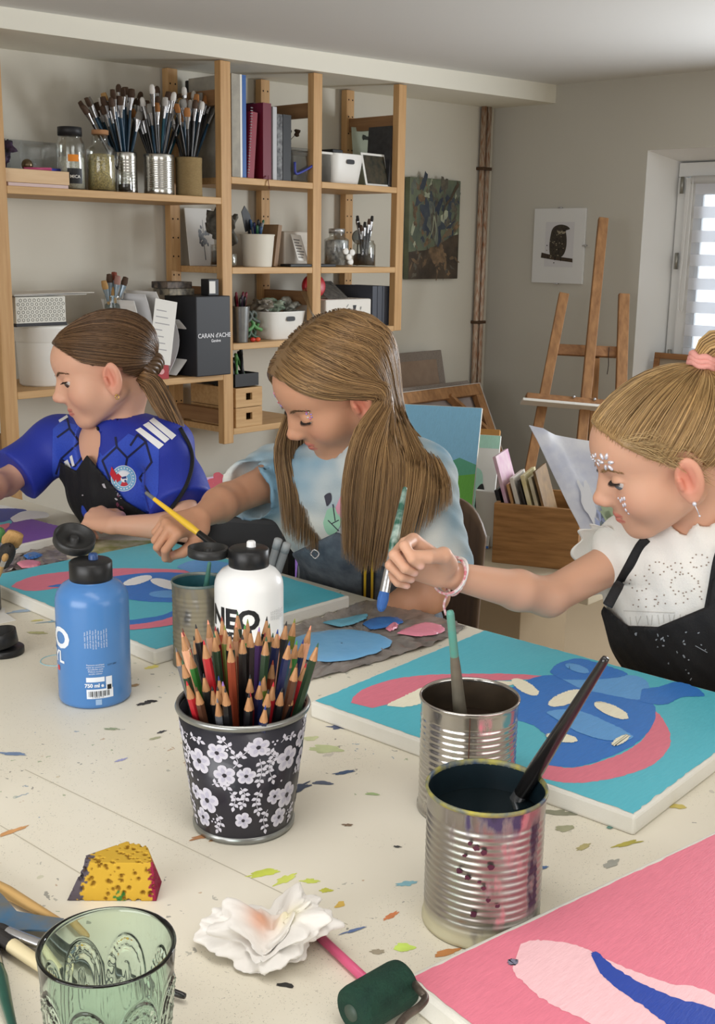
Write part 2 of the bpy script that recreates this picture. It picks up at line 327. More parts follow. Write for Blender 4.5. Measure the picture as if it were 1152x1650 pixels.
# ================================================================ the work table
TX0, TX1, TY0, TY1, TZ = .02, 1.288, -.45, 2.50, .75
def splatter_mat():
    m = mat('table_paint', (240, 234, 218), .42, rgb2=(226, 219, 200), var=.25, vscale=5, bump=.12, bscale=30, spec=.4)
    nt = m.node_tree; N = nt.nodes; L = nt.links.new; b = N['Principled BSDF']
    src = b.inputs['Base Color'].links[0].from_socket
    tc = N.new('ShaderNodeTexCoord')
    for sc, th, lo, hi, cols in ((60, .15, .46, .62, 1), (170, .18, .46, .60, 2), (17, .10, .50, .60, 3)):
        vo = N.new('ShaderNodeTexVoronoi'); vo.inputs['Scale'].default_value = sc; vo.inputs['Randomness'].default_value = 1
        nz = N.new('ShaderNodeTexNoise'); nz.inputs['Scale'].default_value = sc*.8; nz.inputs['Detail'].default_value = 3
        ad = N.new('ShaderNodeMixRGB'); ad.blend_type = 'ADD'; ad.inputs[0].default_value = .05 if cols != 3 else .12
        L(tc.outputs['Object'], nz.inputs['Vector']); L(tc.outputs['Object'], ad.inputs[1]); L(nz.outputs['Color'], ad.inputs[2]); L(ad.outputs[0], vo.inputs['Vector'])
        lt = N.new('ShaderNodeMath'); lt.operation = 'LESS_THAN'; lt.inputs[1].default_value = th; L(vo.outputs['Distance'], lt.inputs[0])
        n2 = N.new('ShaderNodeTexNoise'); n2.inputs['Scale'].default_value = 3.2 if cols != 2 else 5.; n2.inputs['Detail'].default_value = 2; L(tc.outputs['Object'], n2.inputs['Vector'])
        gt = N.new('ShaderNodeMapRange'); gt.inputs[1].default_value = lo; gt.inputs[2].default_value = hi; L(n2.outputs['Fac'], gt.inputs[0])
        rd = N.new('ShaderNodeSeparateColor'); L(vo.outputs['Color'], rd.inputs[0])
        keep = N.new('ShaderNodeMath'); keep.operation = 'LESS_THAN'; L(rd.outputs[0], keep.inputs[0]); L(gt.outputs[0], keep.inputs[1])
        mu = N.new('ShaderNodeMath'); mu.operation = 'MULTIPLY'; L(lt.outputs[0], mu.inputs[0]); L(keep.outputs[0], mu.inputs[1])
        m2 = N.new('ShaderNodeMath'); m2.operation = 'MULTIPLY'; m2.inputs[1].default_value = {1: .55, 2: .5, 3: .4}[cols]; L(mu.outputs[0], m2.inputs[0])
        rp = N.new('ShaderNodeValToRGB'); rp.color_ramp.interpolation = 'CONSTANT'
        pal = {1: [(60, 66, 70), (70, 120, 160), (170, 120, 60), (110, 140, 80), (40, 40, 46), (150, 150, 140)], 2: [(80, 76, 70), (50, 60, 80), (150, 120, 70), (120, 130, 90), (60, 50, 48), (110, 110, 100)], 3: [(176, 178, 140), (150, 160, 130), (186, 178, 150), (140, 160, 150), (190, 170, 120), (160, 156, 150)]}[cols]
        el = rp.color_ramp.elements
        while len(el) < 6: el.new(.5)
        for i, c in enumerate(pal): el[i].position = i/6; el[i].color = lin(c)+(1,)
        L(rd.outputs[1], rp.inputs[0])
        mx = N.new('ShaderNodeMixRGB'); L(m2.outputs[0], mx.inputs[0]); L(src, mx.inputs[1]); L(rp.outputs[0], mx.inputs[2]); src = mx.outputs[0]
    L(src, b.inputs['Base Color']); return m
M_table = splatter_mat()
PAINTS = {}
def paint(name, rgb, rough=.45, rgb2=None, stretch=(60, 400, 60)):
    return mat('paint_'+name, rgb, rough, rgb2=rgb2 or tuple(min(255, int(c*1.07+4)) for c in rgb), var=.2, vscale=1, grain=stretch, bump=.25, bscale=2)
tb = thing('work_table', 'long white paint-splattered table the three girls work at', 'table', ((TX0+TX1)/2, (TY0+TY1)/2, 0))
m_ = MB().box(((TX0+TX1)/2, (TY0+TY1)/2, TZ-.016), (TX1-TX0, TY1-TY0, .032), bev=.004)
mats_ = [M_table]
def stain(px, py, rx, ry, rgb, rag=.14, rot=0., lift=.00025, seed=0):
    c = onZ(px, py, TZ); nm = 'stain_%d_%d_%d' % rgb
    if MATS.get(nm) not in mats_: mats_.append(mat(nm, rgb, .5, rgb2=tuple(min(255, int(v*1.15+8)) for v in rgb), var=.3, vscale=60))
    p = blob(c[0], c[1], rx*.85, ry*.85, 34, rag, rot, seed, 9)
    m_.poly(np.column_stack([p, np.full(len(p), TZ+lift)]), mats_.index(MATS[nm]))
AZr = AZ
for k, (px, py, rx, ry, rgb) in enumerate([
    (262, 1056, .030, .012, (214, 196, 70)), (245, 1075, .012, .006, (220, 205, 110)), (525, 1207, .022, .011, (178, 186, 140)), (500, 1190, .012, .006, (190, 194, 150)), (575, 1165, .03, .008, (80, 110, 160)), (548, 1172, .016, .006, (70, 80, 110)),
    (425, 1407, .017, .006, (190, 200, 80)), (460, 1417, .014, .005, (196, 204, 96)), (500, 1420, .009, .004, (190, 200, 90)), (525, 1435, .006, .004, (180, 180, 70)), (548, 1458, .006, .004, (206, 172, 84)), (651, 1527, .010, .006, (190, 214, 100)),
    (655, 1424, .011, .004, (130, 178, 190)), (630, 1476, .010, .003, (196, 120, 76)), (608, 1534, .006, .004, (150, 140, 120)), (720, 1535, .014, .004, (180, 120, 70)), (480, 1270, .022, .006, (60, 70, 90)), (520, 1262, .012, .005, (84, 92, 110)), (555, 1245, .014, .004, (60, 80, 110)),
    (235, 1133, .012, .006, (50, 50, 50)), (245, 1130, .008, .004, (30, 30, 32)), (215, 1105, .010, .004, (160, 130, 90)), (195, 1225, .007, .003, (150, 150, 190)), (460, 1588, .008, .003, (40, 40, 40)), (910, 1335, .014, .005, (150, 150, 120)), (940, 1365, .010, .004, (170, 160, 110)),
    (900, 1310, .02, .006, (130, 130, 110)), (1010, 1360, .016, .004, (160, 150, 60)), (985, 1392, .012, .005, (150, 150, 140)), (1090, 1300, .012, .005, (186, 170, 90)), (330, 1348, .016, .004, (170, 120, 80)), (350, 1352, .01, .003, (150, 110, 70)), (20, 1215, .02, .004, (110, 130, 160)), (95, 1000, .03, .005, (130, 160, 180)),
    (20, 1340, .016, .004, (190, 140, 90)), (60, 1020, .016, .006, (170, 170, 120)), (60, 1000, .010, .004, (200, 190, 110)), (120, 935, .04, .01, (150, 150, 70)), (180, 1175, .010, .003, (140, 150, 120)), (250, 1190, .008, .003, (160, 160, 130)), (700, 1310, .007, .003, (110, 120, 150)), (600, 1280, .008, .003, (150, 170, 120)),
    (35, 985, .022, .008, (150, 170, 190)), (260, 1180, .006, .003, (60, 60, 64)), (560, 1330, .005, .003, (120, 100, 80)), (870, 1400, .010, .003, (70, 100, 140)), (990, 1330, .012, .004, (90, 130, 120)), (640, 1365, .004, .002, (60, 60, 60)), (570, 1500, .012, .002, (90, 110, 150))]):
    stain(px, py, rx, ry, rgb, .2, AZr-1.2+.5*math.sin(k*2.1), .0002+.00001*k, k)
for a, b in (((40, 1240), (560, 1490)), ((150, 1420), (0, 1330))):
    a = onZ(*a, TZ); b = onZ(*b, TZ); d = nrm(b-a); n_ = V(-d[1], d[0], 0)*.0006; mm = mat('crease', (196, 188, 168), .6)
    if mm not in mats_: mats_.append(mm)
    m_.poly([p+V(0, 0, .00012) for p in (a-n_, b-n_, b+n_, a+n_)], mats_.index(mm))
rc = onZ(92, 1064, TZ); a_ = np.linspace(0, 2*pi, 41)
m_.tube(np.stack([rc[0]+.021*np.cos(a_), rc[1]+.021*np.sin(a_), np.full(41, TZ+.0001)], 1), .0007, 4, False, mats_.index(MATS['stain_130_178_190']))
mesh_obj('tabletop', m_, mats_, tb)
M_leg = mat('table_leg_metal', (90, 90, 92), .4, .6)
for x in (TX0+.06, TX1-.06):
    for y in (TY0+.08, TY1-.08): mesh_obj('leg', MB().box((x, y, .359), (.04, .04, .718), bev=.003), M_leg, tb)
# ---------------------------------------------------------------- canvases lying on the table
M_cnv = mat('canvas_white', (232, 230, 222), .8, bump=.25, bscale=900, rgb2=(222, 218, 206), var=.2, vscale=20)
def canvas(name, label, N, e1, l1, l2, th, base, rag_seed=1, inset=.0035):
    """stretched canvas: near corner N, edge direction e1 (length l1), other edge to its right (length l2); returns painter"""
    e1 = nrm(V(e1[0], e1[1], 0)); e2 = V(e1[1], -e1[0], 0); z0 = N[2]; N = V(*N)
    t = thing(name, label, 'painting', N + e1*l1/2 + e2*l2/2)
    R = np.stack([e2, e1, V(0, 0, 1)], 1)
    mesh_obj('stretched_canvas', MB().box(N+e1*l1/2+e2*l2/2+V(0, 0, th/2), (l2, l1, th), R, bev=.003), M_cnv, t)
    mb = MB(); ml = []
    def put(out, m, k):
        if m not in ml: ml.append(m)
        mb.poly(np.column_stack([out, np.full(len(out), z0+th+.0003+.00016*k)]), ml.index(m))
    # ragged painted field that folds a little over the edges
    r = np.random.default_rng(rag_seed); o = []
    for a, b, nn_ in (((0, 0), (1, 0), 60), ((1, 0), (1, 1), 60), ((1, 1), (0, 1), 60), ((0, 1), (0, 0), 60)):
        for i in range(nn_):
            f = i/nn_; s_ = a[0]+(b[0]-a[0])*f; q = a[1]+(b[1]-a[1])*f
            ins = inset + abs(r.normal())*.0008; u_ = np.clip(s_*l1, ins, l1-ins); v_ = np.clip(q*l2, ins, l2-ins)
            p = N+e1*u_+e2*v_; o.append(p[:2])
    put(np.array(o)[::-1], base, 0)
    def fin(): mesh_obj('paint_layer', mb, ml, t); return t
    tz = z0+th
    def sh(pts, m, k, smooth=True, n=120):
        """paint area whose outline was measured in the photo, on this canvas' surface"""
        p = np.array([onZ(x, y, tz)[:2] for x, y in pts]); p = closed(p, n) if smooth else p; p = p+np.random.default_rng(k*7+len(pts) if isinstance(k, int) else 5).normal(size=p.shape)*.0005
        put(p, m, k)
    return sh, put, fin, e1, e2, N
P_teal = paint('teal', (84, 190, 210), .42, (98, 200, 218)); P_pink = paint('pink', (222, 122, 142), .45); P_cream = paint('cream', (244, 238, 214), .5)
P_blue = paint('blue', (50, 120, 202), .4); P_sky = paint('sky_blue', (98, 162, 222), .42); P_white = paint('white', (246, 246, 244), .5); P_purple = paint('purple', (126, 84, 170), .45); P_navy = paint('navy', (34, 66, 160), .4)
P_lilac = paint('pale_pink', (240, 190, 196), .5)
def ell(cx, cy, rx, ry, ang=0., n=12):
    a = np.arange(n)*2*pi/n; x, y = rx*np.cos(a), ry*np.sin(a); c, s = math.cos(ang), math.sin(ang)
    return [(cx+x_*c-y_*s, cy+x_*s+y_*c) for x_, y_ in zip(x, y)]
# right-hand girl's canvas
sh, put, fin, e1, e2, N = canvas('painted_canvas', 'teal canvas with pink crescents and blue shapes before the girl in white blouse', (.900, .462, TZ), (-.030, 1), .412, .352, .02, P_teal, 2)
sh([(566, 1133), (584, 1112), (630, 1096), (690, 1088), (770, 1086), (840, 1087), (890, 1092), (830, 1096), (720, 1100), (680, 1110), (650, 1126), (600, 1141)], P_pink, 1)
sh([(622, 1138), (652, 1122), (690, 1106), (760, 1099), (850, 1099), (800, 1108), (730, 1118), (690, 1132), (650, 1140)], P_cream, 2)
sh([(800, 1128), (840, 1100), (890, 1088), (950, 1100), (1040, 1128), (1056, 1150), (1040, 1185), (1000, 1212), (930, 1236), (870, 1230), (880, 1216), (890, 1200), (880, 1186), (860, 1170), (830, 1160), (800, 1150)], P_blue, 1.5)
sh([(1050, 1148), (1066, 1156), (1080, 1186), (1072, 1214), (1040, 1238), (980, 1256), (920, 1262), (868, 1252), (872, 1233), (930, 1237), (1000, 1215), (1038, 1188)], P_pink, .5)
sh([(886, 1084), (900, 1070), (930, 1062), (960, 1068), (1010, 1086), (980, 1094), (930, 1096), (900, 1094)], P_blue, 3)
sh([(905, 1094), (960, 1092), (1010, 1088), (1040, 1096), (1046, 1116), (1030, 1128), (980, 1120), (930, 1108)], P_sky, 2)
sh([(1034, 1112), (1060, 1108), (1090, 1100), (1120, 1108), (1134, 1122), (1100, 1124), (1070, 1136), (1030, 1130)], P_blue, 3)
sh(ell(846, 1108, 24, 9, .5), P_cream, 4)
sh(ell(912, 1126, 30, 10, -.35), P_cream, 4); sh(ell(985, 1146, 30, 9, .4), P_cream, 5); sh([(880, 1150), (930, 1146), (990, 1170), (1020, 1190), (980, 1194), (930, 1180)], P_sky, 4); sh(ell(905, 1190, 26, 7, .15), P_cream, 5); sh(ell(1000, 1194, 16, 6, -.5), P_cream, 6); sh(ell(930, 1078, 20, 6, .3), P_sky, 5)
fin()
# middle girl's canvas
sh, put, fin, e1, e2, N = canvas('painted_canvas', 'teal canvas with pink and blue shapes behind the blue paint bottle', (.866, 1.135, TZ), (.035, 1), .462, .358, .02, P_teal, 3)
sh([(18, 946), (50, 930), (110, 921), (200, 916), (300, 919), (350, 926), (250, 928), (160, 934), (80, 950), (40, 952)], P_pink, 1)
sh([(75, 946), (140, 936), (230, 924), (300, 924), (340, 930), (350, 950), (300, 968), (240, 970), (190, 962), (180, 950), (130, 948)], P_blue, 2)
sh([(285, 915), (310, 904), (345, 904), (380, 912), (360, 922), (310, 924)], P_sky, 3)
sh(ell(222, 936, 24, 6, -.25), P_white, 4); sh(ell(268, 942, 26, 7, .25), P_white, 4); sh(ell(270, 958, 30, 6), P_sky, 3); sh(ell(140, 941, 18, 5), P_white, 4); sh(ell(318, 950, 14, 5), P_white, 4)
sh([(150, 1002), (205, 1000), (260, 992), (300, 976), (306, 984), (280, 998), (230, 1006), (170, 1008)], P_blue, 2)
sh([(150, 1010), (205, 1008), (260, 1000), (300, 986), (312, 992), (285, 1006), (230, 1014), (170, 1016)], P_pink, 3)
fin()
# left girl's canvas
N_ = onZ(22, 880, TZ+.018); F_ = onZ(132, 856, TZ+.018); e_ = nrm(N_-F_); q_ = V(-e_[1], e_[0], 0); q_ = q_ if q_[1] > 0 else -q_
# near edge runs from F_ (table edge side) towards the camera
l2_ = .36; Nn = F_ + e_*l2_
sh, put, fin, e1, e2, N = canvas('painted_canvas', 'purple canvas with white and blue shapes under the left girl\'s hand', (Nn[0], Nn[1], TZ), (q_[0], q_[1]), .40, l2_, .018, P_purple, 4)
sh([(-40, 816), (0, 814), (36, 824), (24, 830), (-40, 822)], P_white, 1); sh([(-40, 826), (0, 820), (42, 822), (28, 834), (0, 842), (-40, 846)], P_navy, 2)
sh([(16, 836), (40, 824), (74, 826), (76, 834), (44, 838), (22, 842)], P_white, 3); sh([(-40, 838), (0, 842), (16, 838), (14, 846), (-40, 862)], P_teal, 1); sh([(-40, 852), (0, 846), (16, 844), (4, 856), (-40, 864)], P_pink, 2)
fin()
# pink canvas at the corner of the table
Np = onZ(648, 1574, TZ+.02); Up = onZ(1152, 1338, TZ+.02); d_ = nrm(Up-Np); e_ = V(d_[1], -d_[0], 0)
c0 = Np + e_*.42
sh, put, fin, e1, e2, N = canvas('painted_canvas', 'pink canvas with a pale patch and dark blue stroke in the near corner', (c0[0], c0[1], TZ), (-e_[0], -e_[1]), .42, .50, .02, P_pink, 5, .0045)
sh([(840, 1522), (880, 1516), (930, 1524), (980, 1548), (1060, 1580), (1160, 1610), (1160, 1720), (1040, 1720), (950, 1650), (890, 1620), (850, 1590), (826, 1560)], P_lilac, 1)
sh([(952, 1540), (964, 1536), (985, 1556), (1020, 1578), (1080, 1606), (1160, 1632), (1160, 1680), (1090, 1660), (1040, 1625), (990, 1590), (965, 1566)], P_navy, 2)
sh(ell(826, 1551, 8, 5), paint('slate', (120, 120, 140)), 1.5)
fin()
# ---------------------------------------------------------------- palettes
def palette(label, pts, blobs, rag=3):
    c = np.mean([onZ(x, y, TZ) for x, y in pts], 0); t = thing('paint_palette', label, 'palette', c)
    out = np.array([onZ(x, y, TZ)[:2] for x, y in pts]); r = np.random.default_rng(rag)
    o = []
    for i in range(len(out)):
        a, b = out[i], out[(i+1) % len(out)]
        for f in np.linspace(0, 1, 16)[:-1]: o.append(a+(b-a)*f + r.normal(size=2)*.0016)
    o = np.array(o); cc = o.mean(0); rr_ = np.random.default_rng(rag+1)
    # crinkled foil sheet
    mb = MB(); vs = []; nr = 10
    for j in range(nr+1):
        f = j/nr; q = cc+(o-cc)*f; z = TZ+.003+.0022*np.sin(q[:, 0]*190+q[:, 1]*60)*np.sin(q[:, 1]*150-q[:, 0]*40)+.0008*r.normal(size=len(o)); vs.append(np.column_stack([q, np.maximum(z, TZ+.0007)]))
    vs = np.concatenate(vs); n = len(o)
    mb.add(vs, [(j*n+i, j*n+(i+1) % n, (j+1)*n+(i+1) % n, (j+1)*n+i) for j in range(nr) for i in range(n)], 0, True)
    mesh_obj('foil_sheet', mb, mat('palette_foil', (190, 182, 176), .28, .35, rgb2=(130, 120, 114), var=.4, vscale=30, bump=.5, bscale=120), t)
    for k, (pp, m) in enumerate(blobs):
        p = np.array([onZ(x, y, TZ+.005)[:2] for x, y in pp]); p = closed(p, 72); p = p + rr_.normal(size=p.shape)*.0007; cp_ = p.mean(0); bb = MB(); vs = []
        for f, h in ((1, .0), (.93, .0016), (.7, .0024), (.35, .0022), (.02, .0020)): vs.append(np.column_stack([cp_+(p-cp_)*f, np.full(len(p), TZ+.0050+h+.0002*k)]))
        n = len(p); vs = np.concatenate(vs); bb.add(vs, [(j*n+i, j*n+(i+1) % n, (j+1)*n+(i+1) % n, (j+1)*n+i) for j in range(4) for i in range(n)], 0, True)
        mesh_obj('paint_blob', bb, m, t)
    return t
W_sky = mat('wet_sky_blue', (112, 176, 226), .25, rgb2=(130, 190, 234), var=.2, vscale=40, bump=.3, bscale=90); W_pink = mat('wet_pink', (240, 150, 172), .25, bump=.3, bscale=120); W_blue = mat('wet_blue', (50, 104, 180), .25, rgb2=(70, 130, 200), var=.3, vscale=60, bump=.3, bscale=120); W_teal = mat('wet_teal', (110, 176, 200), .3)
palette('grey foil palette with sky blue and pink paint between two teal canvases', [(440, 1020), (520, 996), (592, 968), (680, 988), (752, 1012), (700, 1040), (600, 1072), (500, 1098), (450, 1070)],
        [([(470, 1030), (510, 1018), (560, 1014), (610, 1022), (632, 1036), (600, 1054), (540, 1066), (490, 1062), (470, 1048)], W_sky), ([(520, 1004), (552, 998), (592, 990), (580, 1002), (545, 1010)], W_teal),
         ([(584, 1006), (606, 996), (640, 996), (648, 1004), (620, 1012), (596, 1014)], W_blue), ([(640, 1022), (662, 1010), (690, 1004), (716, 1012), (706, 1022), (670, 1026)], W_pink), ([(622, 1014), (636, 1004), (640, 1012), (628, 1018)], W_pink)])
palette('dark foil palette with blue and pink paint beside the purple canvas', [(-40, 880), (20, 872), (62, 872), (98, 884), (110, 904), (70, 914), (20, 922), (-40, 930)],
        [([(38, 896), (52, 890), (68, 894), (60, 899), (44, 901)], W_blue), ([(26, 908), (44, 903), (64, 906), (60, 913), (36, 915)], W_pink)], 5)
# stained paper mat under the far canvases
pp_ = [onZ(x, y, TZ)[:2] for x, y in ((100, 888), (150, 870), (260, 872), (330, 880), (240, 884), (170, 904))]
solo('paper_mat', MB().prism(np.array(pp_)[::-1], (0, 0, TZ+.0003), (1, 0, 0), (0, 1, 0), .0006), mat('stained_paper', (214, 206, 176), .8, rgb2=(140, 146, 70), var=.62, vscale=34), 'paint-stained paper mat beneath the left girl\'s forearm', 'paper')
solo('paper_scrap', MB().prism([onZ(x, y, TZ)[:2] for x, y in ((-30, 1012), (26, 1000), (8, 988), (8, 980), (-30, 985))], (0, 0, TZ+.0003), (1, 0, 0), (0, 1, 0), .0006), mat('paper_white', (240, 238, 232), .8), 'small white paper scrap at the left edge above the black cap', 'paper')
# ---------------------------------------------------------------- paint bottles
M_cap = mat('cap_black', (24, 24, 25), .38)
def wrap(mb, vs, fs, c, R, ang0, z0, mi, lift=.0004):
    """flat drawing (x right, y up) wrapped round an upright cylinder of radius R, seen from outside"""
    a = ang0 + vs[:, 0]/R; rr = R+lift
    return mb.add(np.stack([c[0]+rr*np.cos(a), c[1]+rr*np.sin(a), z0+vs[:, 1]], 1), fs, mi, False)
def rect(x, y, w_, h): return subdiv2d([(x, y), (x+w_, y), (x+w_, y+h), (x, y+h)], .006)
def bottle(label, c, R, H, body, lidlabel, lid_dir, lid_tilt, cam_ang, white):
    t = thing('paint_bottle', label, 'bottle', c); hs = H*.80
    pr = [(0, .0), (R*.90, 0), (R*.97, .002), (R, .006), (R, hs), (R*.985, hs+.006), (R*.93, hs+.013), (R*.80, hs+.020), (R*.62, hs+.0245), (R*.56, hs+.026), (R*.56, hs+.03)]
    mesh_obj('bottle_body', MB().lathe(pr, c, n=64), body, t)
    rc_ = R*.57; zc = c[2]+hs+.0255
    cap = mesh_obj('cap', MB().lathe([(rc_, 0), (rc_+.0006, .001), (rc_+.0006, .021), (rc_-.0015, .023), (0, .0235)], (c[0], c[1], zc), n=48), M_cap, t)
    mesh_obj('spout', MB().lathe([(.0058, 0), (.0055, .006), (.0042, .0075), (0, .0075)], (c[0]+.004, c[1], zc+.0232), n=20), mat('spout_white', (236, 236, 236), .35) if white else mat('spout_blue', (40, 70, 120), .35), cap)
    # flip lid hinged on one side
    d = nrm(V(*lid_dir, 0)); hz = V(c[0], c[1], zc+(.011 if white else .0215))+d*rc_
    axis = nrm(np.cos(lid_tilt)*d + np.sin(lid_tilt)*V(0, 0, 1)); up = np.cross(np.cross(d, V(0, 0, 1)), axis); up = up if up[2] > 0 or lid_tilt > 1.2 else -up
    nz_ = nrm(np.cross(np.cross(axis, V(0, 0, 1)), axis)) if lid_tilt < 1.3 else -d
    Rm = frame(nz_, axis); lc = hz+axis*(rc_+.002)
    mesh_obj('flip_lid', MB().lathe([(0, -.001), (rc_, -.001), (rc_+.0006, .0), (rc_+.0006, .010), (rc_-.0008, .0105), (rc_-.0022, .010), (rc_-.0024, .0015), (.0055, .0012), (.005, .0085), (.003, .009), (0, .009)], lc, Rm, n=40), mat('cap_black_lid', (38, 38, 38), .42), cap)
    return t, hs
cb = onZ(154, 1122, TZ); R_ = .0428
M_bb = mat('bottle_blue', (80, 132, 192), .27, rgb2=(72, 124, 186), var=.3, vscale=14, coat=.15)
camA = math.atan2(-cb[1], -cb[0])
bt, hs = bottle('blue plastic paint bottle with its black flip lid open', cb, R_, .152, M_bb, '', (-_rh[:2]*.6+_fh[:2]*.8), .50, camA, False)
mb = MB(); ml = [mat('print_white', (226, 232, 240), .5), mat('print_red', (206, 60, 60), .5), mat('print_black', (24, 24, 26), .5), mat('print_pale', (150, 180, 214), .5)]
def tx(s, size, x, y, mi, bold=0., c=cb, R=R_, A=camA, rot=False, sx=1.):
    vs, fs = text_mesh(s, size, 0, bold, .008); v = vs[:, :2].copy()
    if rot: v = np.stack([-v[:, 1], v[:, 0]], 1)
    v[:, 0] *= sx; v += V(x, y); wrap(mb, v, fs, c, R, A, c[2], mi)
tx('NEO', .034, -.070, .083, 0, .0012, sx=1.15); tx('ACRYL', .020, -.070, .060, 0, .0006); tx('color', .009, -.066, .046, 0); wrap(mb, *rect(-.0555, .0425, .006, .006), cb, R_, camA, cb[2], 1)
for i in range(9): tx('acrylic paint '[:8+i % 5]+' water base', .0026, -.012+i*.0031+.002, .086+.0006*(i % 3), 0, rot=True)
for i, s in enumerate(('Peinture acrylique', 'mate et couvrante', 'Acrylfarbe matt', 'Pintura acrilica', 'acrylic colour')): tx(s, .0028, .001, .0555-i*.0027, 0)
for a_, w_, h_, x_, mi in ((.0345, .021, .0058, -.010, 0), (.0140, .031, .0115, -.010, 0), (.0215, .0075, .0185, .0125, 0)): wrap(mb, *rect(x_, a_, w_, h_), cb, R_, camA, cb[2], mi)
tx('750 ml e', .0062, -.001, .0300, 0, .00025)
for i in range(15): wrap(mb, *rect(-.0075+i*.0016, .0165, .0004+.0007*((i*7) % 3)/2, .0068), cb, R_, camA, cb[2]+0, 2, .0007)
tx('3 700010 126', .0024, .003, .0153, 2); wrap(mb, *rect(.0138, .0240, .005, .006), cb, R_, camA, cb[2], 2, .0007); wrap(mb, *rect(.000, .0060, .007, .0068), cb, R_, camA, cb[2], 3)
tx('LOT 2041', .0028, .021, .0540, 2)
mesh_obj('label_print', mb, ml, bt)
cw = onZ(402, 1092, TZ); camW = math.atan2(-cw[1], -cw[0])
M_bw = mat('bottle_white', (240, 240, 238), .3, coat=.1)
bw, hs = bottle('white plastic paint bottle behind the pencil cup', cw, R_, .152, M_bw, '', (-_rh[:2]*1.0+_fh[:2]*.05), .03, camW, True)
mb = MB(); ml = [ml[2], mat('print_grey', (150, 152, 154), .5), mat('print_red', (206, 60, 60))]
tx('NEO', .034, -.0225, .0885, 0, .0014, cw, R_, camW, sx=1.0); tx('ACRYL', .0205, -.0225, .0650, 0, .0006, cw, R_, camW); tx('colors', .010, -.0175, .047, 0, 0, cw, R_, camW)
for i in range(9): tx('white acrylic base'[:10+i % 6], .0026, .0285+i*.0029, .092, 1, 0, cw, R_, camW, rot=True)
mesh_obj('label_print', mb, ml, bw)
# open black cap lying at the left edge
cc = onZ(4, 1052, TZ); t = thing('bottle_cap', 'loose black flip cap lying at the left edge of the table', 'cap', cc)
mesh_obj('cap_base', MB().lathe([(0, .0), (.026, 0), (.0265, .001), (.0265, .008), (.025, .009), (0, .0085)], cc+_rh*.002, n=44), M_cap, t)
mesh_obj('flip_lid', MB().lathe([(0, .0), (.025, 0), (.0256, .0015), (.0256, .019), (.0244, .0195), (.0228, .019), (.0226, .004), (0, .004)], cc+V(0, 0, .0105)-_rh*.004, frame(V(-.12, .1, 1)), n=44), M_cap, t)
# ---------------------------------------------------------------- brushes
M_fer = mat('ferrule_metal', (190, 190, 192), .25, .9, bump=.1, bscale=200); M_ferd = mat('ferrule_painted', (176, 184, 190), .35, .55, rgb2=(120, 150, 170), var=.5, vscale=90)
def brush_parts(L, r, hm, fm, bm, parent, flat=1., bl=.02, fl=.03, local=True, br=None, tipmat=None, tiplen=.0):
    """along +Z from the handle end; parts handle, ferrule, bristles"""
    h = L-bl-fl; br = br or r*1.05
    mb = MB(); pr = [(0, 0), (r*.42, .001), (r*.5, .004), (r*.72, h*.4), (r*1.05, h*.82), (r*.85, h)]
    if tiplen:
        mb.lathe([(0, 0), (r*.45, .001), (r*.55, .004), (r*.6, tiplen)], n=10, mi=1); mb.lathe([(r*.6, tiplen), (r*.72, h*.4), (r*1.05, h*.82), (r*.85, h)], n=10)
        mesh_obj('handle', mb, [hm, tipmat], parent, True)
    else: mesh_obj('handle', mb.lathe(pr, n=10), hm, parent, True)
    f = MB(); n = 12; vs = []; a = np.arange(n)*2*pi/n
    for z, k in ((h-.002, 0), (h+fl*.35, .25), (h+fl, 1)):
        rx = r*.9+(br-r*.9)*k; ry = rx*(1-(1-flat)*k); vs.append(np.column_stack([rx*np.cos(a), ry*np.sin(a), np.full(n, z)]))
    f.add(np.concatenate(vs), [(j*n+i, j*n+(i+1) % n, (j+1)*n+(i+1) % n, (j+1)*n+i) for j in range(2) for i in range(n)], 0, True)
    mesh_obj('ferrule', f, fm, parent, True)
    b = MB(); vs = []
    for z, k in ((h+fl-.001, .93), (h+fl+bl*.35, 1.08), (h+fl+bl*.75, .92), (h+fl+bl*.95, .55 if flat > .6 else .85), (h+fl+bl, .08)):
        vs.append(np.column_stack([br*k*np.cos(a), br*k*flat*np.sin(a), np.full(n, z)]))
    b.add(np.concatenate(vs), [(j*n+i, j*n+(i+1) % n, (j+1)*n+(i+1) % n, (j+1)*n+i) for j in range(4) for i in range(n)], 0, True)
    mesh_obj('bristles', b, bm, parent, True)
def bristle(name, a, b): return mat('bristle_'+name, a, .7, rgb2=b, var=.4, vscale=1, grain=(900, 900, 30), bump=.4, bscale=1)
def brush(label, A, B, r, hm, fm, bm, flat=1., bl=.02, fl=.03, br=None, twist=0., **k):
    """single brush from handle end A to bristle tip B (world)"""
    A = np.asarray(A, float); B = np.asarray(B, float); t = thing('paintbrush', label, 'paintbrush')
    brush_parts(np.linalg.norm(B-A), r, hm, fm, bm, t, flat, bl, fl, True, br, **k)
    t.matrix_world = mtx(A, frame(B-A, CR) @ rotz(twist)); return t
H_black = mat('handle_black', (22, 20, 20), .3, coat=.4); H_green = mat('handle_green', (22, 70, 58), .3, coat=.4, rgb2=(30, 84, 70), var=.2, vscale=40); H_yellow = mat('handle_yellow', (232, 186, 40), .3, coat=.3, rgb2=(238, 196, 60), var=.2, vscale=30)
H_wood = wood('handle_bamboo', (206, 170, 110), (176, 136, 80)); H_turq = mat('handle_turquoise', (70, 150, 140), .4, rgb2=(110, 140, 120), var=.4, vscale=60); H_pink = mat('handle_pink', (214, 92, 130), .35)
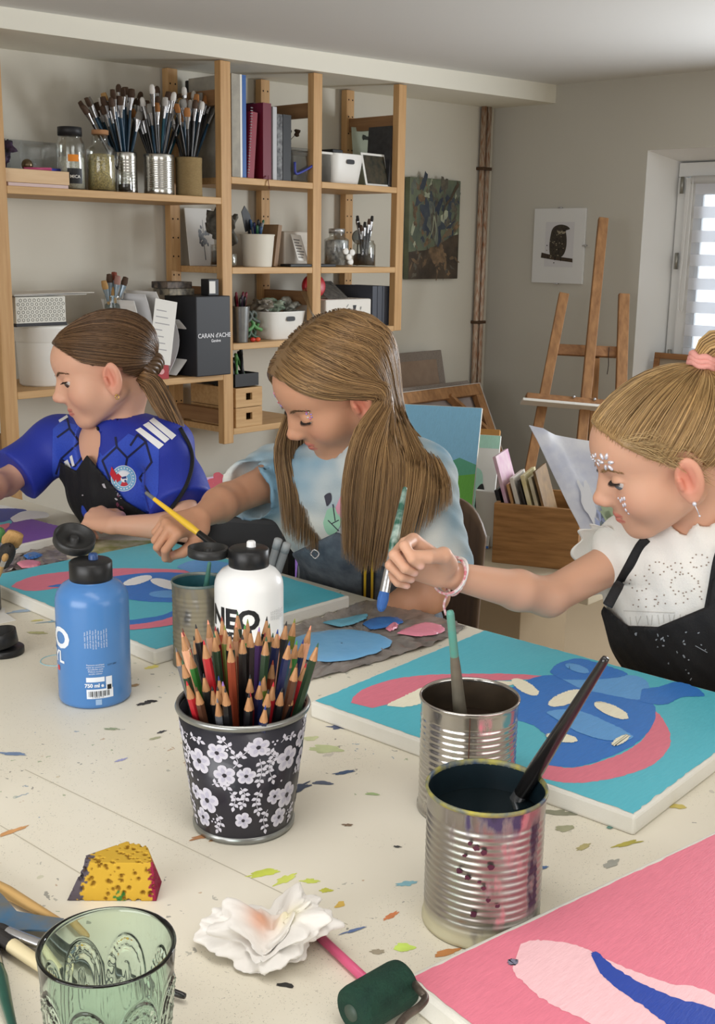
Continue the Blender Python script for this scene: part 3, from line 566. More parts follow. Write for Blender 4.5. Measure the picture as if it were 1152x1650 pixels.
B_dark = bristle('dark', (60, 44, 34), (90, 66, 48)); B_tan = bristle('tan', (168, 128, 76), (196, 156, 100)); B_white = bristle('white', (210, 206, 200), (236, 232, 228)); B_blue = bristle('blue', (40, 80, 150), (70, 120, 190)); B_black = bristle('black', (26, 24, 24), (48, 44, 42))
# ---------------------------------------------------------------- tin cans
def tin(name, label, c, R, H, outer, inner, water, watermat, n_rib=14, z0=.30, z1=.86, rm=None, cat='tin can'):
    t = thing(name, label, cat, c); pr = [(R*.6, .0015), (R*.94, .0015), (R*.965, 0), (R, .0012), (R, .004), (R*.975, .0052)]
    zz = np.linspace(H*z0*.35, H*z1, n_rib*8)
    pr.append((R*.975, zz[0]-.002)); pr += [(R*(.975-.014*(.5-.5*math.cos(2*pi*(i/8.)))), z) for i, z in enumerate(zz)]
    pr += [(R*.975, H-.006), (R*.985, H-.004)]
    mesh_obj('can_body', MB().lathe(pr, c, n=72), outer, t)
    mesh_obj('rim', MB().lathe([(R*.97, H-.0045), (R*1.0, H-.0035), (R*1.01, H-.0015), (R*.995, H), (R*.965, H-.0004), (R*.955, H-.003), (R*.96, H-.006)], c, n=72), rm or outer, t)
    mesh_obj('can_inside', MB().lathe([(R*.957, H-.004), (R*.95, H*.5), (R*.95, .003), (0, .003)], c, n=56), inner, t)
    if water: mesh_obj('dirty_water', MB().lathe([(R*.949, water), (R*.5, water-.0003), (0, water-.0003)], c, n=56), watermat, t)
    return t
def tin_mat(name, base=(196, 192, 186), smears=(), rough=.22, grime=.0):
    """bare tin with painted smears: list of (rgb, angle centre, angle half width, z0, z1, strength) in the can's own frame"""
    m = mat(name, base, rough, .92, rgb2=(150, 146, 140), var=.2, vscale=26, bump=.05, bscale=80)
    nt = m.node_tree; N = nt.nodes; L = nt.links.new; b = N['Principled BSDF']; src = b.inputs['Base Color'].links[0].from_socket
    tc = N.new('ShaderNodeTexCoord'); sp = N.new('ShaderNodeSeparateXYZ'); L(tc.outputs['Object'], sp.inputs[0])
    at_ = N.new('ShaderNodeMath'); at_.operation = 'ARCTAN2'; L(sp.outputs[1], at_.inputs[0]); L(sp.outputs[0], at_.inputs[1])
    nz = N.new('ShaderNodeTexNoise'); nz.inputs['Scale'].default_value = 75; nz.inputs['Detail'].default_value = 5
    mp = N.new('ShaderNodeMapping'); mp.inputs['Scale'].default_value = (1, 1, .35); L(tc.outputs['Object'], mp.inputs[0]); L(mp.outputs[0], nz.inputs['Vector'])
    tot = None
    def M(op, a, bb, c=None):
        n = N.new('ShaderNodeMath'); n.operation = op; n.use_clamp = op == 'MULTIPLY_ADD'
        for i, q in enumerate((a, bb, c)):
            if q is None: continue
            if isinstance(q, (int, float)): n.inputs[i].default_value = q
            else: L(q, n.inputs[i])
        return n.outputs[0]
    for rgb, a0, aw, z0, z1, st in smears:
        da = M('ABSOLUTE', M('WRAP', M('SUBTRACT', at_.outputs[0], a0), pi, -pi), 0)
        fa = M('SUBTRACT', aw, da); fa = M('MULTIPLY_ADD', fa, 3., 0.)
        zf = M('MULTIPLY', M('MULTIPLY_ADD', M('SUBTRACT', sp.outputs[2], z0), 90., 0.), M('MULTIPLY_ADD', M('SUBTRACT', z1, sp.outputs[2]), 90., 0.))
        k = M('MULTIPLY_ADD', M('SUBTRACT', M('MULTIPLY', fa, M('ADD', nz.outputs['Fac'], st)), .62), 7., 0.); k = M('MULTIPLY', k, zf)
        mx = N.new('ShaderNodeMixRGB'); L(k, mx.inputs[0]); L(src, mx.inputs[1]); mx.inputs[2].default_value = lin(rgb)+(1,); src = mx.outputs[0]
        tot = k if tot is None else M('MAXIMUM', tot, k)
    L(src, b.inputs['Base Color'])
    if tot is not None: L(M('MULTIPLY_ADD', tot, -.85, .92), b.inputs['Metallic']); L(M('MULTIPLY_ADD', tot, .4, rough), b.inputs['Roughness'])
    return m
c1 = onZ(775, 1478, TZ); A1 = math.atan2(-c1[1], -c1[0]); R1, H1 = .0484, .1175
M_water = mat('water_dark', (16, 26, 30), .04, spec=.7); M_in1 = mat('inside_paint_dark', (24, 44, 52), .4, rgb2=(14, 22, 28), var=.3, vscale=30)
M_rim1 = mat('rim_paint', (170, 160, 60), .5, .1, rgb2=(40, 70, 110), var=.65, vscale=60)
t = tin('water_can', 'paint-smeared ribbed tin can of dark water nearest the pink canvas', c1, R1, H1,
    tin_mat('tin_smeared', (190, 184, 178), ((170, 164, 140), 0, 3.1, .0, .016, .30), )if False else tin_mat('tin_smeared', (172, 167, 160), [((104, 90, 86), A1+.2, 1.2, .0, .125, .02), ((196, 190, 160), A1, 3.1, -.01, .020, .35), ((200, 112, 124), A1+.50, .62, .016, .125, .16), ((150, 84, 100), A1+.35, .6, .03, .125, .10), ((70, 60, 92), A1+.15, .75, .092, .125, .26), ((34, 30, 36), A1+.25, .8, .096, .125, .06), ((64, 84, 130), A1+.30, .17, .01, .10, .28), ((110, 78, 80), A1-.1, .26, .02, .10, .10), ((60, 40, 60), A1+.95, .45, .02, .11, .20), ((80, 40, 70), A1-.35, .45, .03, .085, -.16)], .30),
    M_in1, .092, M_water, 15, rm=M_rim1)
mb = MB(); rr = np.random.default_rng(5)
for a_, z_, s_ in ((-.12, .088, .0042), (.0, .085, .004), (-.22, .091, .003), (.12, .073, .0042), (.02, .055, .003), (-.38, .066, .004), (-.24, .062, .0036), (-.12, .032, .0044), (.10, .045, .003), (-.30, .080, .0025), (.25, .04, .003), (-.05, .06, .0022)):
    vs, fs = subdiv2d(blob(0, 0, s_*.62, s_*.55, 18, .16, 0, int(z_*9999)), .0022); wrap(mb, vs+V(a_*R1, z_), fs, c1, R1*.985, A1, TZ, 0, .0009)
mesh_obj('paint_drips', mb, mat('drip_plum', (56, 24, 44), .35, rgb2=(100, 44, 62), var=.4, vscale=60), t)
c2 = onZ(750, 1300, TZ); A2 = math.atan2(-c2[1], -c2[0])
t = tin('water_can', 'ribbed tin can with pink smear behind the dark-water can', c2, .0478, .1165, tin_mat('tin_clean', (204, 200, 194), [((216, 120, 134), A2+.33, .42, .092, .114, .30), ((160, 150, 120), A2, 3.1, .0, .02, .05)], .16), mat('inside_paint_brown', (70, 58, 44), .45, rgb2=(40, 34, 28), var=.35, vscale=40), .085, mat('water_brown', (44, 34, 26), .05), 14)
mesh_obj('seam', (lambda q: (wrap(q, *rect(-.0004, .004, .0010, .108), c2, .0478*.985, A2+.02, TZ, 0, .0004), q)[1])(MB()), mat('tin_seam', (90, 60, 50), .5, .5), t)
brush('brush with turquoise handle end and grey shaft standing in the rear can', at(725, 983, proj_d := 1.06), c2+V(.008, .004, .012), .0068, mat('handle_greybrown', (120, 112, 96), .5, rgb2=(86, 82, 72), var=.4, vscale=40), M_fer, B_dark, tipmat=H_turq, tiplen=.048)
Rm_, Wp_ = onZ(861, 1244, TZ+H1+.004), onZ(834, 1287, TZ+.092); d = nrm(Rm_-Wp_); L_ = .05
while L_ < .3 and 576+FPX*(Wp_+d*L_-CO).dot(CR)/(Wp_+d*L_-CO).dot(CF) < 976: L_ += .002
brush('black-handled brush leaning out of the can of dark water', Wp_+d*L_, Wp_-d*.045, .0066, H_black, M_fer, B_dark)
c3 = onZ(333, 1062, TZ); A3 = math.atan2(-c3[1], -c3[0])
c3 = c3 + _rh*-.008 - _fh*.012
tin('water_can', 'grey paint-crusted tin can beside the white bottle', c3, .0345, .113, tin_mat('tin_crusted', (150, 146, 134), [((150, 142, 120), A3, 3.1, 0, .2, .22), ((96, 130, 140), A3-.3, .4, .06, .12, -.05)], .4), mat('inside_teal', (60, 120, 130), .5, rgb2=(40, 84, 96), var=.4, vscale=40), .08, mat('water_teal', (40, 84, 92), .06), 14, rm=mat('rim_teal', (90, 130, 134), .5, .3, rgb2=(150, 150, 140), var=.5, vscale=60))
brush('thin turquoise-stained brush in the crusted can', at(338, 905, 1.47), c3+V(.004, .01, .012), .0050, H_turq, M_fer, B_dark)
gc_ = onZ(414, 1004, TZ); t = thing('marker_cup', 'small grey cup with two grey markers behind the white bottle', 'cup', gc_)
mesh_obj('cup_body', MB().lathe([(0, 0), (.018, 0), (.020, .05), (.0185, .05), (.017, .004), (0, .004)], gc_, n=32), mat('cup_grey', (120, 120, 118), .5), t)
for i, (px, py) in enumerate(((449, 868), (463, 875))):
    b = at(px, py, 1.60); a = gc_+V(.004*i, -.006*i, .006); t = thing('marker_pen', '%s grey marker leaning out from behind the white bottle' % ('upper', 'lower')[i], 'pen', a); d = b-a
    mesh_obj('barrel', MB().tube([a, a+d*.9], .0058, 10), mat('marker_grey', (120, 126, 128), .4), t); mesh_obj('cap', MB().tube([a+d*.89, b-d*.01, b], [.0062, .006, .003], 10), mat('marker_cap', (160, 166, 168), .4), t)
# ---------------------------------------------------------------- floral pencil cup
cp = onZ(393, 1322, TZ); RB, RT, HC = .0465, .0600, .122; AC = math.atan2(-cp[1], -cp[0])
t = thing('pencil_cup', 'tapered black metal cup with white flower print holding coloured pencils', 'cup', cp)
M_cup = mat('cup_navy', (33, 32, 42), .35, coat=.2); M_cupm = mat('cup_steel', (150, 152, 150), .3, .85)
mesh_obj('cup_body', MB().lathe([(RB*.96, .003), (RB, .006), (RT, HC-.006), (RT-.0012, HC-.006), (RB-.002, .006), (0, .005)], cp, n=72), M_cup, t)
mesh_obj('rim', MB().lathe([(RT-.0016, HC-.007), (RT+.0014, HC-.006), (RT+.0026, HC-.003), (RT+.0014, HC), (RT-.001, HC-.0006), (RT-.0016, HC-.003)], cp, n=72), M_cupm, t)
mesh_obj('base_ring', MB().lathe([(0, .0006), (RB-.001, 0), (RB+.0014, .0015), (RB+.0016, .0045), (RB, .0065)], cp, n=72), M_cupm, t)
mb = MB(); slope = (RT-RB)/(HC-.012)
def cone_put(out, ox, oz, mi, lift):
    vs, fs = subdiv2d(out, .007); x = vs[:, 0]+ox; z = vs[:, 1]+oz; R = RB+slope*(z-.006)+lift; a = AC+x/.0535
    mb.add(np.stack([cp[0]+R*np.cos(a), cp[1]+R*np.sin(a), cp[2]+z], 1), fs, mi, False)
def round_petal(r, ang):
    a = np.arange(14)*2*pi/14; x, y = r*(.56+.44*np.cos(a)), r*.40*np.sin(a)*(1+.25*np.cos(a)); c, s = math.cos(ang), math.sin(ang); return np.stack([x*c-y*s, x*s+y*c], 1)
def petal(l, w_, ang, off, notch=.0):
    s_ = np.linspace(0, 1, 10); up = np.stack([off+l*s_, w_*np.sin(pi*s_**.8)*.5], 1); dn = np.stack([off+l*s_, -w_*np.sin(pi*s_**.8)*.5], 1)[::-1][1:-1]
    p = np.concatenate([up, dn])[::-1]; c, s = math.cos(ang), math.sin(ang); return np.stack([p[:, 0]*c-p[:, 1]*s, p[:, 0]*s+p[:, 1]*c], 1)
def flower(x, z, r, rot, n=5, small=False):
    for i in range(n): cone_put(round_petal(r, rot+i*2*pi/n), x, z, 0, .0004)
    for i in range(n): cone_put(petal(r*.55, r*.36, rot+i*2*pi/n, r*.2), x, z, 1, .0006)
    cone_put(blob(0, 0, r*.20, r*.20, 10, .1), x, z, 2, .0008)
def sprig(pts, nleaf, ll, lw):
    c = spline(pts, 24); g = np.gradient(c, axis=0)
    o = arc_band(pts, [.0007, .0005], 14); cone_put(o[::-1], 0, 0, 0, .0003)
    for i in range(nleaf):
        k = int((i+.6)/nleaf*23); a = math.atan2(g[k, 1], g[k, 0])
        for sd in (-1, 1): cone_put(petal(ll, lw, a+sd*.95, .0006), c[k, 0], c[k, 1], 0, .0004)
    cone_put(petal(ll*1.1, lw, math.atan2(g[-1, 1], g[-1, 0]), 0), c[-1, 0], c[-1, 1], 0, .0004)
for rep in range(4):
    o = (-.5+rep)*.0835-.046
    for x, z, r, q in ((.046, .081, .0125, .3), (.0655, .094, .0098, 1.0), (.071, .072, .0105, .6), (.0505, .042, .0130, .2), (.0345, .046, .0082, .9), (.042, .022, .0098, .5), (.090, .072, .0088, .2), (.087, .026, .0085, 1.2), (.0165, .100, .0100, .4), (.070, .012, .0080, .1)):
        if z-r > .006: flower(x+o, z, r, q)
    for pts, nl in ((((.037, .086), (.031, .088), (.0265, .094)), 3), (((.031, .086), (.0265, .078), (.031, .064)), 4), (((.058, .060), (.066, .064), (.073, .060)), 3), (((.075, .055), (.080, .050), (.078, .040)), 3), (((.018, .088), (.020, .076), (.018, .064)), 4), (((.079, .080), (.083, .086), (.080, .094)), 2), (((.083, .090), (.090, .096), (.096, .104)), 3), (((.028, .034), (.024, .026), (.026, .014)), 3), (((.060, .030), (.064, .022), (.060, .014)), 3), (((.020, .056), (.016, .046), (.018, .034)), 4), (((.037, .100), (.043, .104), (.050, .102)), 2), (((.085, .060), (.089, .052), (.086, .042)), 4), (((.078, .098), (.074, .104), (.070, .108)), 2)):
        sprig([(p[0]+o, p[1]) for p in pts], nl, .0050, .0034)
    for x, z in ((.031, .100), (.033, .103), (.029, .103), (.0745, .098), (.077, .100), (.056, .024), (.058, .021), (.054, .021), (.085, .078), (.087, .075), (.041, .060)): cone_put(blob(0, 0, .0011, .0011, 8, .05), x+o, z, 0, .0004)
mesh_obj('flower_print', mb, [mat('print_flower', (214, 212, 222), .5, rgb2=(196, 194, 208), var=.3, vscale=90), mat('print_petal', (184, 182, 200), .5), mat('print_eye', (44, 42, 52), .5)], t)
# coloured pencils
M_pw = wood('pencil_wood', (190, 142, 98), (160, 112, 72), (300, 300, 30))
PCOL = [('black', (22, 22, 24), (30, 30, 32)), ('dark red', (120, 24, 34), (140, 30, 40)), ('red', (176, 36, 44), (190, 40, 50)), ('rust', (140, 62, 40), (150, 60, 40)), ('olive green', (110, 122, 50), (120, 130, 50)), ('forest green', (44, 64, 44), (50, 90, 60)), ('navy', (30, 36, 74), (40, 60, 130)), ('peach', (226, 168, 132), (236, 150, 120)),
        ('pink', (214, 104, 124), (230, 130, 160)), ('ochre', (206, 144, 52), (230, 170, 50)), ('grey', (96, 98, 102), (110, 110, 116)), ('white', (224, 222, 216), (230, 228, 224)), ('purple', (74, 46, 96), (150, 110, 180)), ('brown', (86, 54, 38), (100, 60, 40)), ('silver banded', (150, 150, 152), (40, 40, 44)), ('bright green', (60, 130, 60), (70, 150, 70))]
PPROTO = {}
def pencil(col, L):
    key = (col, L)
    if key not in PPROTO:
        nm, rgb, lead = PCOL[col]; t = thing('coloured_pencil', 'x', 'pencil'); r = .0041
        bodyM = mat('pencil_'+nm.replace(' ', '_'), rgb, .32, rgb2=(30, 30, 32) if nm == 'silver banded' else None, var=.8, vscale=1, grain=(1, 1, 260), coat=.25)
        mesh_obj('pencil_body', MB().lathe([(0, 0), (r, .0003), (r, L-.0175), (r*.93, L-.0165)], n=6, smooth=False), bodyM, t, True)
        mesh_obj('sharpened_wood', MB().lathe([(r*.95, L-.0172), (r*.28, L-.0042)], n=12), M_pw, t, True)
        mesh_obj('lead_tip', MB().lathe([(r*.29, L-.0044), (r*.08, L-.0002), (0, L)], n=10), mat('lead_'+nm.replace(' ', '_'), lead, .5), t, True)
        PPROTO[key] = [t, False]
    e = PPROTO[key]
    if not e[1]: e[1] = True; return e[0]
    return dup(e[0], Matrix())
rp = np.random.default_rng(11); tips = []
# front-to-back rows of tips measured across the cup mouth
for ring, (rad, n, dz) in enumerate(((.066, 27, .0), (.049, 20, .010), (.031, 14, .020), (.013, 6, .026))):
    for i in range(n): tips.append((i/n*2*pi + ring*.3 + rp.normal()*.08, rad*(1+rp.normal()*.06), dz))
seq = [1, 0, 4, 7, 14, 5, 6, 0, 11, 2, 8, 3, 0, 9, 13, 6, 14, 0, 7, 10, 3, 5, 0, 12, 1, 0, 15, 13]
camdir = math.atan2(-cp[1], -cp[0])
for k, (a_, r_, dz) in enumerate(tips):
    L = (.150, .165, .180)[int(rp.integers(0, 3))]; col = seq[(k*5+int(rp.integers(0, 3))) % len(seq)]
    back = -math.cos(a_-camdir)            # the farther pencils are the longer ones
    if back > .2: L = (.180, .165)[k % 2]
    if back < -.5: L = (.140, .150, .145)[k % 3]
    if r_ < .03: L = .180
    t = pencil(col, L)
    rim_r = r_/.066*.0500; b_r = rim_r*.42; tip_r = b_r+(rim_r-b_r)/.114*.150
    d = V((tip_r-b_r)*math.cos(a_)+.0035*rp.normal(), (tip_r-b_r)*math.sin(a_)+.0035*rp.normal(), .150)
    base = cp + V(b_r*math.cos(a_), b_r*math.sin(a_), .0075+abs(rp.normal())*.003)
    t.matrix_world = mtx(base, frame(nrm(d)) @ rotz(rp.uniform(0, 6)))
    t['label'] = '%s coloured pencil standing in the flower-print cup' % PCOL[col][0]; t['group'] = PCOL[col][0]+' pencils in the flower-print cup'
# ---------------------------------------------------------------- sponge, tissue, pencil, roller, glass
def pix_plane(pts, z): return [onZ(x, y, z) for x, y in pts]
sb = [onZ(x, y, TZ) for x, y in ((112, 1457), (250, 1456), (254, 1425), (190, 1404), (140, 1412))]
t = thing('sponge', 'yellow wedge of sponge with purple and magenta painted ends', 'sponge', sb[0])
bm = bmesh.new()
o_ = onZ(178, 1452, TZ); ex_ = nrm(_rh+.02*_fh); ey_ = nrm(_fh-.02*_rh)
bot = [(-.036, -.0), (.038, .0), (.038, .030), (.010, .038), (-.028, .010)]; top = [(-.020, .001), (.036, .001), (.026, .030), (.008, .036), (-.022, .012)]
mb = MB(); NS = 26
import itertools
pb = np.array([(o_+ex_*x+ey_*y) for x, y in bot]); ptp = np.array([(o_+ex_*x+ey_*y+V(0, 0, .0345)) for x, y in top])
bm_v = [bm.verts.new(p) for p in pb]+[bm.verts.new(p) for p in ptp]; n = 5
bm.faces.new(bm_v[:n][::-1]); bm.faces.new(bm_v[n:])
for i in range(n): bm.faces.new([bm_v[i], bm_v[(i+1) % n], bm_v[n+(i+1) % n], bm_v[n+i]])
bmesh.ops.triangulate(bm, faces=bm.faces[:]); 
for _ in range(6):
    e = [e for e in bm.edges if e.calc_length() > .0012]
    if not e: break
    bmesh.ops.subdivide_edges(bm, edges=e, cuts=1); bmesh.ops.triangulate(bm, faces=bm.faces[:])
bm.normal_update(); rs = np.random.default_rng(3); vs = np.array([v.co[:] for v in bm.verts]); vn = np.array([v.normal[:] for v in bm.verts])
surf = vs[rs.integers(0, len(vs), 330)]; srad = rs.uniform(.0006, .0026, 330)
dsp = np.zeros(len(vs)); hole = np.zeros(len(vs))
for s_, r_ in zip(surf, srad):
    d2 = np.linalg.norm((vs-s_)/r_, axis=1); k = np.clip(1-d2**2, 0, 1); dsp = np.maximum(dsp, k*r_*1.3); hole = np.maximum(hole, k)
vs = vs - vn*dsp[:, None]; vs[:, 2] = np.maximum(vs[:, 2], TZ+.0003)
bm.verts.index_update(); fs = [[v.index for v in f.verts] for f in bm.faces]; bm.free()
lx = (vs-o_).dot(ex_); lz = vs[:, 2]-TZ; nzv = np.array([math.sin(v[0]*900)*math.sin(v[2]*800+v[1]*500) for v in vs])*.003
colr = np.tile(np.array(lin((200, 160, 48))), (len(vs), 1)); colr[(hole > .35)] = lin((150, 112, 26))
colr[(lx-.35*lz*0+nzv) > .0335-.0*lz] = lin((140, 24, 60)); colr[((lx+nzv) < -.0255+.45*lz*.6)] = lin((84, 76, 84)); colr[(np.hypot(lx-.008, lz-.004)+nzv) < .0035] = lin((60, 120, 50))
so = mesh_obj('sponge_body', MB().add(vs, fs, 0, True), attr_mat('sponge_foam', rough=.9), t)
def set_col(o, c):
    a = o.data.color_attributes.new('Col', 'FLOAT_COLOR', 'POINT'); c = np.asarray(c, np.float32)
    a.data.foreach_set('color', np.column_stack([c, np.ones(len(c))]).astype(np.float32).ravel())
set_col(so, colr)
# crumpled tissue
def crumple(c, r, seed, nsub=5, squash=.62, folds=9, amp=.3):
    bm = bmesh.new(); bmesh.ops.create_icosphere(bm, subdivisions=nsub, radius=1); rr = np.random.default_rng(seed)
    d = np.array([v.co[:] for v in bm.verts]); h = np.zeros(len(d))
    for i in range(folds*4):
        a = nrm(rr.normal(size=3)); f = rr.uniform(1.2, 3.5) if i < folds*2 else rr.uniform(3, 8); w_ = amp/(f**.9)
        h += w_*(1-2*np.abs(((d.dot(a)*f+rr.uniform(0, 5)) % 2)-1))
    v = d*(1+h)[:, None]*V(1, 1, squash)*r; v += .05*r*np.stack([np.sin(d[:, 2]*7), np.sin(d[:, 0]*8), np.sin(d[:, 1]*6)], 1)
    bm.verts.index_update(); fs = [[q.index for q in f.verts] for f in bm.faces]; bm.free()
    return v, fs, d
tc_ = onZ(445, 1528, TZ); v, fs, d = crumple(tc_, .036, 23, 6, .66, 7, .20)
lo_ = v[:, 2] < -.010; v[lo_, 2] = -.010+(v[lo_, 2]+.010)*.15
# a flared paper lip on the left and a raised lobe on the right
lr = d.dot(_rh); v += np.outer(np.clip(-lr-.35, 0, 1)**1*.022, -_rh) + np.outer(np.clip(lr-.2, 0, 1)*.016, V(0, 0, 1)) - np.outer(np.exp(-((lr+.1)/.35)**2)*np.clip(d[:, 2], 0, 1)*.022, V(0, 0, 1))
v[:, 2] -= v[:, 2].min()
cl = np.tile(np.array(lin((238, 234, 228))), (len(v), 1))
k = np.exp(-(((v-V(*(-_rh*.012), )-V(0, 0, .026))/.013)**2).sum(1)); cl = cl*(1-k[:, None]*.8)+np.array(lin((226, 150, 110)))*k[:, None]*.8
k2 = np.exp(-(((v-V(*(_rh*.010))-V(0, 0, .030))/.012)**2).sum(1)); cl = cl*(1-k2[:, None]*.5)+np.array(lin((236, 226, 160)))*k2[:, None]*.5
to = solo('paper_tissue', MB().add(v+tc_, fs, 0, True), attr_mat('tissue_paper', rough=.95, bump=.2, bscale=300), 'crumpled white tissue with orange paint stain on the table', 'tissue'); set_col(to, cl)
A_, B_ = onZ(508, 1502, TZ+.004), onZ(612, 1600, TZ+.004)
t = thing('coloured_pencil', 'pink pencil lying between the tissue and the roller', 'pencil', A_)
mesh_obj('pencil_body', MB().tube([A_, B_], .0040, 6), H_pink, t)
# foam roller
ra, rb_ = onZ(566, 1632, TZ+.018), onZ(640, 1588, TZ+.018); rd = nrm(rb_-ra)
t = thing('paint_roller', 'small dark green foam roller beside the pink canvas', 'roller', (ra+rb_)/2-V(0, 0, .018))
mesh_obj('foam_sleeve', MB().lathe([(.004, 0), (.0135, 0), (.0165, .002), (.0172, .006), (.0172, .046), (.0165, .050), (.0135, .052), (.004, .052)], ra, frame(rd), n=40), mat('roller_foam', (28, 66, 50), .95, rgb2=(18, 46, 38), var=.4, vscale=80, bump=.7, bscale=500), t)
mesh_obj('end_cap', MB().lathe([(0, -.001), (.006, -.001), (.006, .002)], ra, frame(rd), n=20), mat('roller_plastic', (60, 76, 66), .5), t)
rt = ra+rd*.056; si = nrm(np.cross(rd, V(0, 0, 1)))*-1
si = si if si.dot(-_fh) > 0 else -si
mesh_obj('wire_frame', MB().tube(spline([ra+rd*.045, rt, onZ(676, 1596, TZ+.030), onZ(685, 1608, TZ+.030), onZ(676, 1622, TZ+.030), onZ(652, 1640, TZ+.030), onZ(640, 1664, TZ+.028), onZ(652, 1720, TZ+.026)], 48), .0028, 10), mat('roller_wire', (120, 110, 100), .4, .7, rgb2=(60, 50, 44), var=.4, vscale=90), t)
# pressed glass tumbler (pale green)
gc = at(172, 1524, .722); GH = gc[2]-TZ; gc = V(gc[0], gc[1], TZ); RG, RGb = .0430, .034
M_glass = mat('green_glass', (218, 240, 228), .02, trans=1.0, ior=1.5)
t = thing('glass_tumbler', 'pale green pressed-glass tumbler with arched leaf relief', 'glass', gc)
na, nz_ = 288, 120; aa = np.arange(na)*2*pi/na; zz = np.linspace(0, 1, nz_)
Ag, Zg = np.meshgrid(aa, zz); per = 8; X = ((Ag/(2*pi)*per) % 1)*2-1; h = Zg*GH
rad = RGb+(RG-RGb)*Zg**.8
def ridge(dv, w_): return np.exp(-(dv/w_)**2)
yy = (h-.012)/(GH-.022)           # 0..1 inside the relief field
arch = np.sqrt((X*1.0)**2+np.maximum(0, (yy-.52)/.42)**2); arch2 = np.where(yy < .52, np.abs(X), arch)
rel = ridge(arch2-.86, .06)*.9+ridge(arch2-.62, .05)*.7
vein = ridge(((arch2*0+np.arctan2(yy-.5, X+1e-6)*5+yy*3) % 1)-.5, .22)*((arch2 > .64) & (arch2 < .84))*.6
leaf = 0
for s_, l_, w2 in ((0, .34, .10), (.6, .25, .09), (-.6, .25, .09)):
    px_ = X*math.cos(s_)-(yy-.22)*1.6*math.sin(s_); py_ = X*math.sin(s_)+(yy-.22)*1.6*math.cos(s_); q = (py_-l_)/l_
    leaf = np.maximum(leaf, ridge(np.abs(px_)-w2*np.sqrt(np.clip(1-q*q, 0, 1)), .035)*(np.abs(q) < 1))
rel = (rel+vein+leaf)*((yy > -.02) & (yy < 1.0)); rel *= .0013
outer = np.stack([(rad+rel)*np.cos(Ag), (rad+rel)*np.sin(Ag), h], 2).reshape(-1, 3)
mb = MB(); vs = [outer]; fs = [(i*na+j, i*na+(j+1) % na, (i+1)*na+(j+1) % na, (i+1)*na+j) for i in range(nz_-1) for j in range(na)]
k0 = nz_*na; prof = [(RG+.0003, GH+.0008), (RG-.0012, GH+.0013), (RG-.0026, GH+.0006), (RG-.0030, GH-.002)]+[(RGb+(RG-RGb)*f**.8-.0032, f*GH) for f in (.85, .7, .55, .4, .25, .14)]+[(RGb*.7, .0105), (0.0006, .0095)]
for r_, z_ in prof: vs.append(np.stack([r_*np.cos(aa), r_*np.sin(aa), np.full(na, z_)], 1))
rows = nz_+len(prof)
fs += [(i*na+j, i*na+(j+1) % na, (i+1)*na+(j+1) % na, (i+1)*na+j) for i in range(nz_-1, rows-1) for j in range(na)]
fs += [tuple(range(na))[::-1], tuple((rows-1)*na+j for j in range(na))]
mb.add(np.concatenate(vs) @ rotz(.25).T + gc, fs, 0, True); mesh_obj('glass_body', mb, M_glass, t)
# things lying at the lower left
Zt = TZ
brush('bamboo-handled brush lying behind the glass', onZ(140, 1512, Zt+.006), onZ(-70, 1390, Zt+.006), .0052, H_wood, M_fer, B_tan)
brush('black brush pointing right out from behind the glass', onZ(300, 1606, Zt+.006), onZ(-20, 1492, Zt+.010), .0050, H_black, M_fer, B_black)
brush('black brush with a cream band lying left of the glass', onZ(132, 1600, Zt+.006), onZ(-30, 1490, Zt+.010), .0054, H_black, mat('ferrule_cream', (214, 200, 160), .5), B_black, fl=.05, bl=.04)
brush('dark green brush at the lower left corner', onZ(24, 1668, Zt+.006), onZ(-20, 1500, Zt+.006), .0056, H_green, M_fer, B_dark)
t = thing('palette_knife', 'blue-stained flat palette knife lying left of the glass', 'palette knife', onZ(40, 1490, TZ))
kp = [onZ(x, y, TZ)[:2] for x, y in ((-30, 1430), (6, 1462), (28, 1488), (60, 1494), (104, 1500), (98, 1520), (52, 1518), (14, 1520), (-30, 1500))]
mesh_obj('blade', MB().prism(np.array(kp)[::-1], (0, 0, TZ+.0095), (1, 0, 0), (0, 1, 0), .0016), mat('knife_blue', (70, 120, 160), .45, .3, rgb2=(120, 118, 110), var=.6, vscale=40), t)
# jar of brushes at the left edge
jc = onZ(-34, 985, TZ); t = thing('brush_jar', 'dark jar of brushes cut off by the left edge', 'jar', jc)
mesh_obj('jar_body', MB().lathe([(0, 0), (.030, 0), (.032, .003), (.032, .08), (.030, .082), (.029, .08), (.029, .004), (0, .004)], jc, n=40), mat('jar_dark', (60, 58, 56), .3), t)
brush('wide flat brush with tan bristles in the jar at the left edge', jc+V(-.004, 0, .006), at(26, 858, 1.57), .006, H_wood, M_fer, B_tan, flat=.4, bl=.028, fl=.03, br=.013)
brush('round brush with black mop head in the jar at the left edge', jc+V(.006, .01, .006), at(16, 880, 1.56), .006, H_black, M_ferd, B_black, bl=.048, fl=.03, br=.012)
brush('green-tipped brush in the jar at the left edge', jc+V(-.006, .01, .006), at(2, 852, 1.6), .006, H_black, M_ferd, bristle('green', (60, 110, 60), (90, 140, 80)), bl=.022, fl=.03, br=.008)
brush('small brush with pale handle leaning in front of the jar mouth', jc+V(.004, -.01, .006), at(10, 894, 1.5), .004, H_wood, M_fer, B_tan, bl=.016, fl=.02, br=.004)
